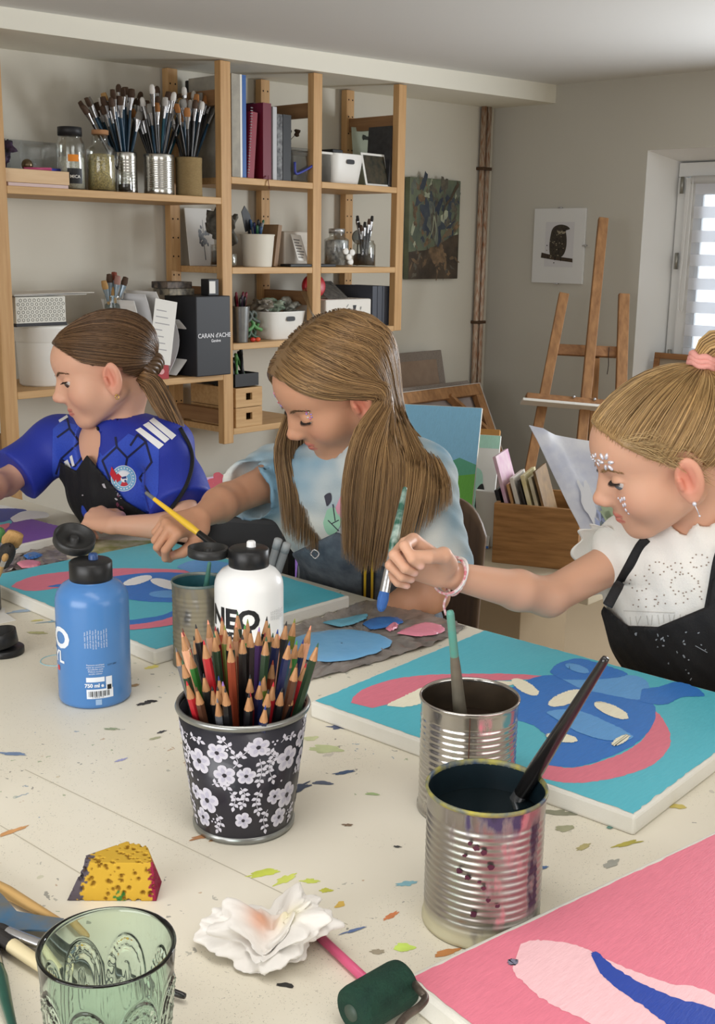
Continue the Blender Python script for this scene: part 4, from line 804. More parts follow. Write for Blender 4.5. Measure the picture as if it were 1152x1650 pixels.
# ================================================================ shelving on the back wall
W_pine = wood('pine_wood', (206, 166, 116), (186, 142, 92), (50, 50, 3.2)); W_pineh = wood('pine_wood_horizontal', (210, 172, 122), (190, 148, 98), (3.2, 50, 50)); W_dark = wood('pine_rail', (150, 112, 74), (128, 92, 60), (50, 3.2, 50))
PX = [1.793, 2.635, 3.068, 3.531]; PZ = [0, .609, .95, .965]
su = thing('shelving_unit', 'pine slotted-post shelving unit along the back wall', 'shelves', (2.66, 3.15, 0))
for x, zb_ in zip(PX, PZ):
    p = mesh_obj('post', MB().box((x, 3.016, (zb_+zb(x)-.004)/2), (.044, .030, zb(x)-.004-zb_), bev=.002), W_pine, su)
    p = mesh_obj('post', MB().box((x, 3.288, (zb_+zb(x)-.004)/2), (.044, .030, zb(x)-.004-zb_), bev=.002), W_pine, su)
    mb = MB(); z = zb_+.06
    while z < zb(x)-.03:
        for dx in (-.011, .011): mb.lathe([(0, 0), (.0034, 0)], (x+dx, 3.2725, z), frame((0, -1, 0)), n=8)
        z += .064
    mesh_obj('peg_holes', mb, mat('peg_hole', (40, 28, 20), .9), p)
    for zr in ([1.76, 1.12, .70] if zb_ < .8 else [1.76, 1.10]):
        if zr > zb_: mesh_obj('side_rail', MB().box((x, 3.152, zr), (.02, .242, .05), bev=.002), W_dark, su)
SH = [(0, 1, 1.440), (0, 1, .855), (1, 2, 1.509), (1, 2, 1.213), (1, 2, .955), (1, 2, .660), (2, 3, 1.515), (2, 3, 1.213), (2, 3, .985)]
for a, b, z in SH:
    xa, xb = PX[a]+.0225, PX[b]-.0225
    mesh_obj('shelf', MB().box(((xa+xb)/2, 3.152, z-.011), (xb-xa, .302, .022), bev=.002), W_pineh, su)
ZT = {'L': 1.440, 'LL': .855, 'M1': 1.509, 'M2': 1.213, 'M3': .955, 'M4': .660, 'R1': 1.515, 'R2': 1.213, 'R3': .985}
def sx(px, py, Y): return onY(px, py, Y)[0]
def sz(px, py, Y): return onY(px, py, Y)[2]
def cylspan(x0, x1, py, Y):
    """centre X and radius of an upright round thing seen between two photo columns at plane Y"""
    a, b = onY(x0, py, Y), onY(x1, py, Y); c = onY((x0+x1)/2, py, Y); dep = (c-CO).dot(CF); return c[0], (x1-x0)*dep/FPX/2
def thin_glass(name, rgb, mixv=.10):
    m = bpy.data.materials.new(name); m.use_nodes = True; MATS[name] = m; N = m.node_tree.nodes; L = m.node_tree.links.new; N.remove(N['Principled BSDF'])
    tr_ = N.new('ShaderNodeBsdfTransparent'); tr_.inputs[0].default_value = lin(rgb)+(1,); gl = N.new('ShaderNodeBsdfGlossy'); gl.inputs['Roughness'].default_value = .05
    lw = N.new('ShaderNodeLayerWeight'); lw.inputs[0].default_value = .35; mr = N.new('ShaderNodeMapRange'); mr.inputs[3].default_value = mixv; mr.inputs[4].default_value = .5; L(lw.outputs['Facing'], mr.inputs[0])
    mx = N.new('ShaderNodeMixShader'); L(mr.outputs[0], mx.inputs[0]); L(tr_.outputs[0], mx.inputs[1]); L(gl.outputs[0], mx.inputs[2]); L(mx.outputs[0], N['Material Output'].inputs[0]); return m
M_clear = thin_glass('clear_plastic', (240, 243, 246), .10); M_jarg = thin_glass('jar_glass', (252, 253, 252), .04)
M_black = mat('matte_black', (28, 28, 30), .5); M_whitep = mat('white_plastic', (234, 232, 226), .4); M_grey = mat('grey_board', (96, 94, 92), .6); M_paper = mat('paper_sheet', (234, 232, 226), .85)
M_tins = mat('tin_plain', (200, 198, 192), .2, .92)
W_light = wood('light_plywood', (222, 190, 150), (206, 170, 126), (4, 40, 40))
def bx(name, label, cat, x0, x1, y0, y1, z0, z1, m, bev=.003, group=None, R=None): return solo(name, MB().box(((x0+x1)/2, (y0+y1)/2, (z0+z1)/2), (x1-x0, y1-y0, z1-z0), R, bev), m, label, cat, group)
def jar(name, label, cat, c, r, h, lidm, fillm, fillh, lid_h=.012, neck=.85, shoulder=.8, body=None, lid_r=None):
    t = thing(name, label, cat, c)
    pr = [(0, 0), (r*.95, 0), (r, .003), (r, h*shoulder), (r*.96, h*(shoulder+.04)), (r*neck, h*(shoulder+.1)), (r*neck, h)]
    if body is None:
        pr += [(r*neck-.002, h), (r*neck-.002, h*(shoulder+.1)), (r*.96-.002, h*(shoulder+.03)), (r-.002, h*(shoulder-.01)), (r-.002, .005), (0, .005)]
    mesh_obj('jar_body', MB().lathe(pr, c, n=40), body or M_jarg, t)
    if lidm: mesh_obj('lid', MB().lathe([(0, h-.001), (lid_r or r*neck+.0015, h-.001), (lid_r or r*neck+.0015, h+lid_h-.001), (r*neck, h+lid_h), (0, h+lid_h)], c, n=36), lidm, t)
    if fillm: mesh_obj('filling', MB().lathe([(0, .006), (r-.003, .006), (r-.003, fillh-.004), (r*.6, fillh), (0, fillh)], c, n=32), fillm, t)
    return t
def wrapm(name, label_m, parent, c, r, z0, w_, h_, cx=0.):
    q = MB(); a0 = math.atan2(-c[1], -c[0]); vs, fs = rect(-w_/2+cx, 0, w_, h_); wrap(q, vs, fs, c, r, a0, c[2]+z0, 0, .0006); return mesh_obj(name, q, label_m, parent)
# --- top left shelf
z = ZT['L']
bx('paper_stack', 'thin stack of pinkish papers under the wooden tray on the upper left shelf', 'paper', 1.825, sx(104, 298, 3.03), 3.01, 3.18, z, z+.010, mat('paper_pinkish', (214, 190, 186), .8), .001)
x0, x1 = 1.822, sx(108, 285, 3.03)
t = thing('wooden_tray', 'small pale wooden tray on the papers of the upper left shelf', 'tray', ((x0+x1)/2, 3.1, z+.010))
for nm, c, s in (('tray_side', ((x0+x1)/2, 3.022, z+.030), (x1-x0, .008, .038)), ('tray_side', ((x0+x1)/2, 3.17, z+.030), (x1-x0, .008, .038)), ('tray_side', (x0+.004, 3.096, z+.030), (.008, .14, .038)), ('tray_side', (x1-.004, 3.096, z+.030), (.008, .14, .038)), ('tray_bottom', ((x0+x1)/2, 3.096, z+.014), (x1-x0-.016, .14, .006))):
    mesh_obj(nm, MB().box(c, s, bev=.001), W_light, t)
bx('storage_box', 'clear plastic box behind the wooden tray on the upper left shelf', 'box', 1.84, sx(90, 260, 3.22), 3.19, 3.29, z+.001, z+.145, M_clear, .008)
mb = MB(); v, fs, d = crumple(V(0, 0, 0), .042, 4, 4, .9, 6, .25); v[:, 2] -= v[:, 2].min(); v[:, 0] *= .6
solo('fabric_pouch', mb.add(v+V(1.856, 3.09, z+.048), fs, 0, True), mat('pouch_purple', (84, 66, 96), .7, rgb2=(34, 30, 38), var=.7, vscale=40), 'purple and black crumpled pouch in the tray on the upper left shelf', 'pouch')
for i, (a, b, m, nm) in enumerate((((38, 262), (82, 270), mat('pen_pink', (206, 84, 130), .4), 'pink'), ((50, 272), (96, 262), mat('pen_blue', (60, 66, 170), .4), 'blue'), ((56, 268), (92, 270), mat('pen_violet', (110, 90, 180), .4), 'violet'))):
    A, B = onY(*a, 3.07+.02*i), onY(*b, 3.07+.02*i); A[2] = z+.053+.002*i; B[2] = z+.057
    solo('felt_pen', MB().tube([A, B], .005, 10), m, '%s felt pen lying across the wooden tray on the upper left shelf' % nm, 'pen')
c_ = onY(52, 248, 3.1); solo('metal_ball', MB().ball((c_[0]+.0, 3.13, z+.017+.052), .017, 20).lathe([(0, 0), (.010, 0), (.010, .034), (0, .034)], (c_[0], 3.13, z+.018), n=14), mat('brass_old', (120, 104, 80), .35, .8), 'small brass ball ornament in the tray on the upper left shelf', 'ornament')
X, r = cylspan(93, 138, 300, 3.09); c = V(X, 3.09, z); H_ = (305-222)*(c-CO).dot(CF)/FPX*1.02
jw = jar('glass_jar', 'glass jar with black lid, orange sticker and black label', 'jar', c, r, H_, M_black, mat('white_beads', (240, 238, 226), .6, rgb2=(206, 206, 186), var=.7, vscale=260, bump=1, bscale=400), H_*.62, .024, .82, .84, lid_r=r*.85)
wrapm('orange_sticker', mat('sticker_orange', (232, 140, 40), .6), jw, c, r, H_*.52, .032, .020, .008); lb = wrapm('black_label', M_black, jw, c, r, H_*.12, .046, .044, .012)
q = MB(); vs, fs = text_mesh('MICA', .013, 0, .0002, .006); wrap(q, vs[:, :2]+V(.012, H_*.12+.020), fs, c, r, math.atan2(-c[1], -c[0]), z, 0, .001); mesh_obj('label_print', q, M_whitep, lb)
X, r = cylspan(141, 187, 303, 3.07); c = V(X, 3.07, z); H_ = (305-218)*(c-CO).dot(CF)/FPX*1.02
jar('glass_jar', 'corked glass jar of golden flakes between the labelled jar and the narrow can', 'jar', c, r, H_, mat('cork', (176, 130, 92), .9, bump=.4), mat('gold_flakes', (156, 144, 104), .4, .2, rgb2=(222, 202, 136), var=.75, vscale=240, bump=1, bscale=400), H_*.66, .012, .55, .72)
def plain_can(label, px0, px1, ytop, Y, m, ribs=12, name='tin_can', cat='tin can'):
    X, r = cylspan(px0, px1, 300, Y); c = V(X, Y, z); H_ = sz((px0+px1)/2, ytop, Y)-z
    t = thing(name, label, cat, c); zz = np.linspace(.02, H_-.02, ribs*6); pr = [(0, .001), (r*.97, 0), (r, .003)]+[(r*(.985-.012*(.5-.5*math.cos(2*pi*i/6))), q) for i, q in enumerate(zz)]+[(r, H_-.003), (r*.98, H_), (r*.955, H_-.002), (r*.95, .004), (0, .004)]
    mesh_obj('can_body', MB().lathe(pr, c, n=56), m, t); return c, r, H_
canA = plain_can('narrow plain tin can of brushes behind the corked jar', 184, 222, 246, 3.14, M_tins, 10)
canB = plain_can('bright ribbed tin can of brushes on the upper left shelf', 232, 281, 249, 3.09, M_tins, 13)
canC = plain_can('can wrapped in beige jute cord beside the shelf post', 283, 326, 254, 3.07, mat('jute_wrap', (176, 152, 108), .95, rgb2=(150, 126, 84), var=.5, vscale=120, grain=(1, 1, 8), bump=1, bscale=200), 26, 'brush_pot', 'pot')
X, r = cylspan(188, 217, 305, 3.045); c = V(X, 3.045, z)
t = jar('glass_jar', 'small clear jar with dark base in front of the narrow tin can', 'jar', c, r*.9, .062, None, mat('dark_pigment', (26, 26, 28), .6), .027, 0, .95, .9)
# brushes standing in the three cans: a few kinds, copied
BK = [('dark-bristled flat brush with dark blue handle', H := mat('handle_petrol', (24, 62, 86), .35, coat=.3), B_dark, .45, .009), ('white-bristled round brush with black handle', H_black, B_white, 1, .0065), ('orange-bristled brush with black handle', H_black, bristle('orange', (150, 96, 50), (186, 126, 70)), .5, .008),
      ('brown-bristled round brush with black handle', H_black, B_dark, 1, .007), ('tan-bristled flat brush with wooden handle', H_wood, B_tan, .45, .008), ('white-bristled flat brush with teal handle', mat('handle_teal', (30, 96, 116), .35, coat=.3), B_white, .5, .0085), ('grey-bristled flat brush with dark blue handle', H, bristle('greyb', (110, 106, 100), (150, 146, 140)), .45, .010)]
BP = {}
def stock_brush(k, L):
    nm, h, b, fl, br = BK[k]
    if (k, L) not in BP:
        t = thing('paintbrush', 'x', 'paintbrush'); brush_parts(L, .0050, h, M_fer, b, t, fl, .028, .036, True, br*1.3); BP[(k, L)] = t; return t
    return dup(BP[(k, L)], Matrix())
rb2 = np.random.default_rng(4)
for (c, r, H_), nm, n, lo, hi, kinds in ((canA, 'in the narrow upper shelf can', 28, (130, 140), (232, 175), [0, 3, 0, 0, 3, 6, 0, 5, 0, 3, 4]), (canB, 'in the bright ribbed shelf can', 26, (214, 140), (306, 178), [2, 1, 3, 5, 1, 2, 0, 6, 1, 3, 4]), (canC, 'in the jute-wrapped shelf pot', 22, (276, 142), (354, 192), [1, 2, 1, 3, 2, 6, 1, 2])):
    for i in range(n):
        f = (i+.5)/n; k = kinds[i % len(kinds)]
        px = lo[0]+(hi[0]-lo[0])*f+rb2.normal()*4; py = lo[1]+(hi[1]-lo[1])*abs(2*f-1)**1.6*.5+rb2.uniform(-8, 26)
        Yt = c[1]+rb2.uniform(-.06, .10); tip = onY(px, py, Yt)
        dirx = np.clip((tip[0]-c[0]), -.2, .2); base = V(c[0]-dirx*.16+rb2.normal()*.004, c[1]+(c[1]-Yt)*.15, z+.006)
        q_ = np.hypot(base[0]-c[0], base[1]-c[1])
        if q_ > r*.7: base[:2] = c[:2]+(base[:2]-c[:2])*r*.7/q_
        L = round(float(np.linalg.norm(tip-base))/.02)*.02
        t = stock_brush(k, L); t.matrix_world = mtx(base, frame(tip-base, CR) @ rotz(rb2.normal()*.5))
        t['label'] = '%s %s' % (BK[k][0], nm); t['group'] = '%ss %s' % (BK[k][0], nm)
# dark portfolio standing in the middle bay seen through the side
solo('portfolio', MB().box((2.72, 3.215, ZT['M1']+.165), (.045, .14, .33), bev=.004), mat('portfolio_dark', (58, 56, 56), .6), 'large dark grey portfolio standing at the back of the top middle bay', 'portfolio')
# --- middle bay, top shelf: books
z = ZT['M1']
def book(name, label, cat, px0, px1, ytop, Y, dep, m, pages=True, tilt=0., z=None, group=None):
    z = ZT['M1'] if z is None else z; X0_, X1_ = sx(px0, 270, Y), sx(px1, 270, Y); h = sz((px0+px1)/2, ytop, Y)-z; t = thing(name, label, cat, ((X0_+X1_)/2, Y+dep/2, z), group)
    w_ = max(.006, X1_-X0_); R = roty(tilt); c0 = V((X0_+X1_)/2, Y+dep/2, z)
    k = abs(math.sin(tilt))*w_/2
    mesh_obj('cover', (MB().box((-w_/2+.0012, 0, h/2), (.0024, dep, h)).box((w_/2-.0012, 0, h/2), (.0024, dep, h)).box((0, -dep/2+.0012, h/2), (w_-.0048, .0024, h))).xf(R, c0+V(0, 0, k)), m, t)
    mesh_obj('pages', MB().box((0, .001, h/2), (w_-.0049, dep-.006, h-.006)).xf(R, c0+V(0, 0, k)), M_paper, t); return t
book('folder', 'grey-white mottled tall folder leftmost on the top middle shelf', 'folder', 374, 387, 119, 3.02, .22, mat('folder_mottled', (178, 172, 158), .6, rgb2=(150, 146, 136), var=.5, vscale=30))
book('folder', 'thin white tall folder between the mottled and the blue ones', 'folder', 387.6, 390.6, 120, 3.02, .22, M_whitep)
book('folder', 'thin bright blue tall folder on the top middle shelf', 'folder', 391, 397, 121, 3.02, .22, mat('folder_blue', (44, 92, 160), .5))
book('notebook', 'red spiral notebook leaning right on the top middle shelf', 'notebook', 399, 409, 180, 3.02, .16, mat('notebook_red', (136, 30, 48), .5), tilt=.085)
m_ = MB(); xx = sx(399, 200, 3.018)
for i in range(24): m_.lathe([(.0042, -.0008), (.005, 0), (.0042, .0008)], (xx+.001+i*.00075, 3.017, z+.018+i*.0092), frame((.2, 0, 1)), n=10)
mesh_obj('spiral_binding', m_, M_fer, [o for o in COL.objects if o.name.startswith('notebook')][-1])
book('notebook', 'black spiral notebook behind the red one', 'notebook', 409, 416, 166, 3.12, .14, M_black)
book('book', 'dark red tall book with ribbon marker on the top middle shelf', 'book', 424, 437, 166, 3.02, .2, mat('book_maroon', (112, 28, 48), .5))
solo('ribbon_marker', MB().tube(spline([(sx(432, 288, 3.014), 3.014, z+.012), (sx(432, 292, 2.996), 2.995, z-.006), (sx(434, 300, 2.99), 2.990, z-.032)], 10), .0028, 6, flat=.3), mat('ribbon_red', (110, 24, 40), .6), 'dark red ribbon hanging over the top middle shelf edge', 'ribbon')
book('book', 'thin pale grey book right of the dark red book', 'book', 440, 446, 172, 3.02, .18, mat('book_grey', (190, 190, 192), .6))
book('book', 'grey marbled book between the pale grey and the black one', 'book', 446.5, 455, 184, 3.02, .18, mat('book_marbled', (56, 56, 58), .5, rgb2=(130, 130, 130), var=.7, vscale=60))
book('book', 'black book beside the clear box on the top middle shelf', 'book', 456, 469, 185, 3.02, .2, M_black)
def tub(name, label, px0, px1, ytop, Y, dep, z, m, lidm=None, cat='box'):
    X0_, X1_ = sx(px0, 280, Y), sx(px1, 280, Y); h = sz((px0+px1)/2, ytop, Y)-z; t = thing(name, label, cat, ((X0_+X1_)/2, Y+dep/2, z))
    mesh_obj('box_body', MB().box(((X0_+X1_)/2, Y+dep/2, z+h/2), (X1_-X0_, dep, h), bev=.006), m, t)
    if lidm: mesh_obj('lid', MB().box(((X0_+X1_)/2, Y+dep/2, z+h+.004), (X1_-X0_+.008, dep+.008, .009), bev=.003), lidm, t)
    return t, (X0_, X1_, h)
t, (a, b, h) = tub('storage_box', 'clear plastic box with blue clip handle right of the black book', 471, 505, 243, 3.02, .18, z, M_clear, M_clear)
mesh_obj('blue_clip', MB().tube(spline([(a+.004, 3.012, z+h*.62), (a+.006, 3.010, z+h*.28), (a+.03, 3.009, z+h*.30), (b-.014, 3.009, z+h*.56), (b-.008, 3.010, z+h*.72), (b-.010, 3.012, z+h*.9)], 30), .0045, 8), mat('clip_blue', (50, 60, 150), .4), t)
t = thing('dried_flowers', 'small dried brown flowers lying on the clear box with blue clip', 'flowers', (a+.03, 3.10, z+h+.009)); rr = np.random.default_rng(9)
for i in range(7):
    e_ = V(a+.012+rr.uniform(0, .07), 3.08+rr.uniform(-.03, .04), z+h+.03+rr.uniform(0, .06)); b0 = V(a+.03, 3.1, z+h+.011)
    mesh_obj('stem', MB().tube(spline([b0, (b0+e_)/2+rr.normal(size=3)*.004, e_], 8), .0011, 5), mat('stem_brown', (96, 74, 48), .8), t)
    v, fs, d = crumple(e_, .010, i, 2, 1, 3, .3); mesh_obj('flower_head', MB().add(v+e_, fs, 0, True), mat('flower_brown', (84, 62, 46), .9, rgb2=(60, 44, 36), var=.4, vscale=80), t)
# --- right bay, top shelf
z = ZT['R1']
t, (a, b, h) = tub('storage_box', 'clear plastic box with white lid left of the white basket', 508, 534, 248, 3.03, .16, z, M_clear, M_whitep)
def basket(label, px0, px1, ytop, ybot, Y, dep, z, hole=True, m=M_whitep):
    X0_, X1_ = sx(px0, ybot, Y), sx(px1, ybot, Y); h = sz((px0+px1)/2, ytop, Y)-z; cx, cy = (X0_+X1_)/2, Y+dep/2; hw = (X1_-X0_)/2
    t = thing('storage_basket', label, 'basket', (cx, cy, z)); mb = MB(); n = 48; a = np.arange(n)*2*pi/n
    def ring(k, zz, ins=0.): 
        ca, sa = np.cos(a), np.sin(a); e = .45; return np.column_stack([cx+(hw*k-ins)*np.sign(ca)*np.abs(ca)**e, cy+(dep/2*k-ins)*np.sign(sa)*np.abs(sa)**e, np.full(n, z+zz)])
    rows = [ring(.02, 0), ring(.80, 0), ring(.83, .004), ring(.94, h*.6), ring(1, h-.004), ring(1.01, h), ring(1, h, .003), ring(.93, h*.6, .003), ring(.82, .006, .003), ring(.02, .006)]
    mb.add(np.concatenate(rows), [(j*n+i, j*n+(i+1) % n, (j+1)*n+(i+1) % n, (j+1)*n+i) for j in range(len(rows)-1) for i in range(n)], 0, True)
    mesh_obj('basket_body', mb, m, t)
    if hole:
        o = blob(0, 0, .021, .0085, 20, 0.); o = np.stack([.021*np.sign(np.cos(aa_))*np.abs(np.cos(aa_))**.5, .0085*np.sign(np.sin(aa_))*np.abs(np.sin(aa_))**.6], 1)
        mesh_obj('handle_hole', MB().prism(o, (cx, Y+dep/2-dep/2*.985-.0012, z+h*.74), (1, 0, 0), (0, 0, 1), -.0012 if 0 else .0012), M_black, t)
    return t, (X0_, X1_, h)
aa_ = np.arange(24)*2*pi/24
t, (a, b, h) = basket('white plastic basket with handle hole on the top right shelf', 536, 592, 248, 296, 3.03, .17, z)
bx('ink_pad', 'small black box lying on top of the white basket, top right shelf', 'box', a+.02, a+.075, 3.05, 3.12, z+h, z+h+.014, M_black)
def card(name, label, cat, corners, th, m, edge=None, parts=()):
    """flat board given by 4 real corners (bottom-left, bottom-right, top-right, top-left)"""
    P = [np.asarray(c, float) for c in corners]; ex = nrm(P[1]-P[0]); ey = nrm((P[3]-P[0])-ex*ex.dot(P[3]-P[0])); ez = np.cross(ex, ey)
    W_, H_ = np.linalg.norm(P[1]-P[0]), np.linalg.norm(P[3]-P[0]); t = thing(name, label, cat, (P[0]+P[1])/2)
    mesh_obj('board', MB().box(P[0]+ex*W_/2+ey*H_/2-ez*th/2, (W_, H_, th), np.stack([ex, ey, ez], 1), .001), m, t)
    for nm, pm, shapes in parts:
        q = MB()
        for k_, one in enumerate(shapes if isinstance(shapes, list) else [shapes]): q.poly(P[0]+one[:, :1]*W_*ex+one[:, 1:2]*H_*ey+ez*(.0005+.00002*k_))
        mesh_obj(nm, q, pm, t)
    return t, P[0], ex, ey, ez, W_, H_
def uv_rect(x0, y0, x1, y1): return np.array([(x0, y0), (x1, y0), (x1, y1), (x0, y1)], float)
rr = np.random.default_rng(2)
def tree_blobs(cx, cy, n, sp): return [blob(cx+rr.normal()*sp, cy+rr.normal()*sp*.7, .03+.04*rr.random(), .02+.03*rr.random(), 9, .2, 0, i) for i in range(n)]
A = V(sx(566, 290, 3.22), 3.20, z); B = V(sx(648, 290, 3.1), 3.12, z); hh = .235
card('art_print', 'pale green print with dark tree silhouettes leaning on the top right shelf', 'print', (A, B, B+V(0, .05, hh), A+V(0, .05, hh)), .003, mat('print_palegreen', (176, 182, 162), .7, rgb2=(160, 168, 150), var=.3, vscale=9),
     parts=(('ink_drawing', mat('print_ink', (50, 52, 46), .8), tree_blobs(.62, .72, 26, .14)+[arc_band([(.56, .30), (.57, .5), (.6, .7)], [.02, .01], 10), arc_band([(.74, .3), (.72, .5), (.70, .75)], [.02, .01], 10), uv_rect(.14, .34, .18, .46), uv_rect(.20, .34, .24, .46), uv_rect(.14, .39, .26, .41)]),))
A = V(sx(618, 297, 3.06), 3.06, z); B = V(sx(640, 297, 3.03), 3.03, z)
book('sketchbook', 'black and white sketchbook leaning against the right end post', 'book', 626, 640, 204, 3.03, .12, mat('sketch_black', (60, 60, 62), .5, rgb2=(34, 34, 36), var=.4, vscale=40), z=z, tilt=.07)
A = onY(590, 300, 3.03); A[2] = z; B = onY(629, 304, 3.03); B[2] = z; up = V(.035, .03, .118)
card('photo_print', 'small dark forest photo with white border leaning beside the white basket', 'photo', (A, B, B+up, A+up), .002, M_paper, parts=(('photo_image', mat('photo_forest', (70, 62, 44), .5, rgb2=(34, 36, 26), var=.7, vscale=40), uv_rect(.07, .07, .93, .93)),))
# --- middle bay, second shelf
z = ZT['M2']
A, B = V(2.70, 3.20, z), V(2.705, 3.09, z)
card('art_print', 'white sheet with grey tree drawing at the left end of the second shelf', 'print', (V(2.675, 3.245, z), V(2.79, 3.235, z), V(2.79, 3.265, z+.20), V(2.675, 3.275, z+.20)), .003, M_paper, parts=(('ink_drawing', mat('pencil_grey', (120, 118, 112), .8), tree_blobs(.6, .5, 22, .13)+[arc_band([(.6, .1), (.6, .4), (.62, .8)], [.03, .01], 10)]),))
X, r = cylspan(312, 345, 422, 3.2); jar('glass_jar', 'dark glass pot at the left end of the second shelf, half behind the post', 'jar', V(2.735, 3.15, z), .036, .075, None, mat('dark_ink', (30, 36, 42), .4), .055, .01, .98, .9)
def pen(kind, A, B, label, rad=.0042, col=(40, 40, 44), cap=(20, 20, 22), name='pen', group=None):
    t = thing(name, label, 'pen', A, group); A = np.asarray(A, float); B = np.asarray(B, float); d = B-A
    mesh_obj('barrel', MB().tube([A, A+d*.78], rad, 8), mat('pen_%d_%d_%d' % col, col, .4), t)
    mesh_obj('cap', MB().tube([A+d*.77, A+d*.97, B], [rad*1.1, rad*1.05, rad*.5], 8), mat('pen_%d_%d_%d' % cap, cap, .4), t); return t
def pens_in(where, cx, cy, z0, r, H_, spread, n, lens, cols, seed):
    rr = np.random.default_rng(seed)
    for i in range(n):
        a = 2*pi*i/n+rr.normal()*.2; q = r*.55*math.sqrt(rr.random()); col, cap, nm = cols[i % len(cols)]
        A = V(cx-q*.4*math.cos(a), cy-q*.4*math.sin(a), z0+.006); d = nrm(V(spread*math.cos(a), spread*math.sin(a), 1)); 
        pen('p', A, A+d*lens[i % len(lens)], '%s pen standing in %s' % (nm, where), .0045, col, cap, group='%s pens in %s' % (nm, where))
PENC = [((30, 34, 40), (20, 20, 22), 'black'), ((70, 110, 150), (60, 90, 130), 'blue'), ((190, 190, 186), (120, 120, 124), 'silver'), ((30, 34, 90), (30, 34, 80), 'navy'), ((60, 120, 80), (50, 100, 70), 'green')]
def pot(label, px0, px1, ytop, ybot, Y, z, m, taper=.86, rim=True, cat='pot', name='pen_pot'):
    X, r = cylspan(px0, px1, ytop, Y); c = V(X, Y, z); H_ = sz((px0+px1)/2, ytop, Y)-z; t = thing(name, label, cat, c)
    mesh_obj('pot_body', MB().lathe([(0, 0), (r*taper, 0), (r*(taper+.02), .003), (r, H_-.004), (r*1.02, H_), (r*.96, H_), (r*taper*.95, .005), (0, .005)], c, n=48), m, t)
    if rim: mesh_obj('rim', MB().lathe([(r*.97, H_-.004), (r*1.035, H_-.003), (r*1.035, H_+.001), (r*.97, H_+.001)], c, n=48), m, t)
    return c, r, H_
c, r, H_ = pot('cream pot of pens on the second shelf of the middle bay', 387, 442, 378, 428, 3.06, z, mat('pot_cream', (224, 218, 204), .6), .82)
pens_in('the cream pot', c[0], c[1], z, r, H_, .22, 15, (.15, .14, .16, .135), PENC, 3)
solo('spatula', MB().prism([(-.018, 0), (.018, 0), (.022, .05), (.008, .085), (-.012, .07)], c+V(-.022, .02, .125), (.94, 0, .34), (-.34, 0, .94), .003).tube([c+V(-.006, .02, .02), c+V(-.022, .02, .13)], .005, 8), M_black, 'black spatula head sticking up out of the cream pot', 'spatula')
v, fs, d = crumple(V(0, 0, 0), .045, 12, 4, 1.3, 8, .3); v[:, 2] -= v[:, 2].min()
solo('mesh_bag', MB().add(v*V(.55, 1, 1)+V(2.695, 3.085, z+.045), fs, 0, True), mat('bag_dark', (66, 66, 62), .7, rgb2=(110, 108, 100), var=.6, vscale=60), 'dark grey mesh bag left of the cream pot', 'bag')
jar('glass_jar', 'squat jar with pale label under the mesh bag', 'jar', V(2.69, 3.055, z), .028, .045, None, mat('jar_fill_grey', (150, 146, 132), .7), .04, .01, .98, .9)
book('notebook', 'kraft spiral notebook leaning behind the cream pot', 'notebook', 441, 447, 362, 3.05, .12, wood('kraft', (150, 118, 82), (130, 100, 70)), z=z, tilt=.16)
t, (a, b, h) = tub('storage_box', 'white cardboard box on the second shelf right of the cream pot', 458, 498, 373, 3.09, .16, z, mat('card_white', (216, 208, 196), .7))
A = V(a-.005, 3.03, z+.024); card('blister_pack', 'white printed instruction packet leaning on the white cardboard box', 'packet', (A+V(.018, 0, 0), A+V(.07, 0, -.004), A+V(.048, .045, .088), A+V(-.004, .045, .092)), .002, M_paper, parts=(('printed_lines', mat('print_grey2', (140, 138, 136), .7), [uv_rect(.1, .1+.11*i, .1+.8*(.6+.4*((i*7) % 5)/5), .1+.11*i+.05) for i in range(7)]),))
bx('tool_tray', 'flat black tool tray along the edge of the second shelf', 'tray', a-.05, b+.06, 3.005, 3.06, z+.001, z+.011, M_black, .002)
# --- right bay, second shelf
X, r = cylspan(522, 562, 420, 3.08); c = V(X, 3.08, z)
jar('glass_jar', 'glass jar of white tubes and caps on the second shelf of the right bay', 'jar', c, r, .125, mat('lid_silver', (190, 190, 190), .3, .8), mat('white_bits', (206, 206, 204), .6, rgb2=(120, 122, 124), var=.75, vscale=55), .10, .016, .62, .78)
for i, (dx, dz) in enumerate(((.004, .035), (.018, .018), (.020, .052), (-.012, .056))):
    solo('bottle_cap', MB().lathe([(0, 0), (.012, 0), (.012, .010), (.010, .011), (0, .011)], (c[0]+dx*1.1, 3.025 - .000+(.006 if dz < .02 else 0), ZT['R2']+dz+.001), frame((-.25, -1, .1)), n=24), M_whitep, ['lowest left of the white caps by the jar of white tubes', 'lowest right of the white caps by the jar of white tubes', 'upper right of the white caps by the jar of white tubes', 'upper left of the white caps by the jar of white tubes'][i], 'cap')
X, r = cylspan(567, 606, 420, 3.06); c = V(X, 3.06, z)
jar('glass_jar', 'rounded glass jar of dark brushes at the end of the second shelf', 'jar', c, r*.95, .100, None, mat('dark_fill', (66, 60, 56), .5, rgb2=(40, 36, 34), var=.5, vscale=50), .05, .01, .85, .82)
for i in range(9):
    a = i*.7; A = c+V(.008*math.cos(a), .008*math.sin(a), .008); d = nrm(V(-.18+.06*i*.6, .1*math.sin(a), 1)); Bk = A+d*(.15+.012*((i*5) % 4))
    brush('dark thin brush standing in the rounded jar at the end of the second shelf', A, Bk, .0035, H_black, M_fer, B_black if i % 2 else B_dark, .5, .022, .03, .006)['group'] = 'dark brushes in the rounded jar'
bx('scraper', 'flat black scraper sticking out of the rounded jar on the second shelf', 'scraper', c[0]+.012, c[0]+.040, c[1]+.012, c[1]+.016, z+.012, z+.155, M_black, .001)
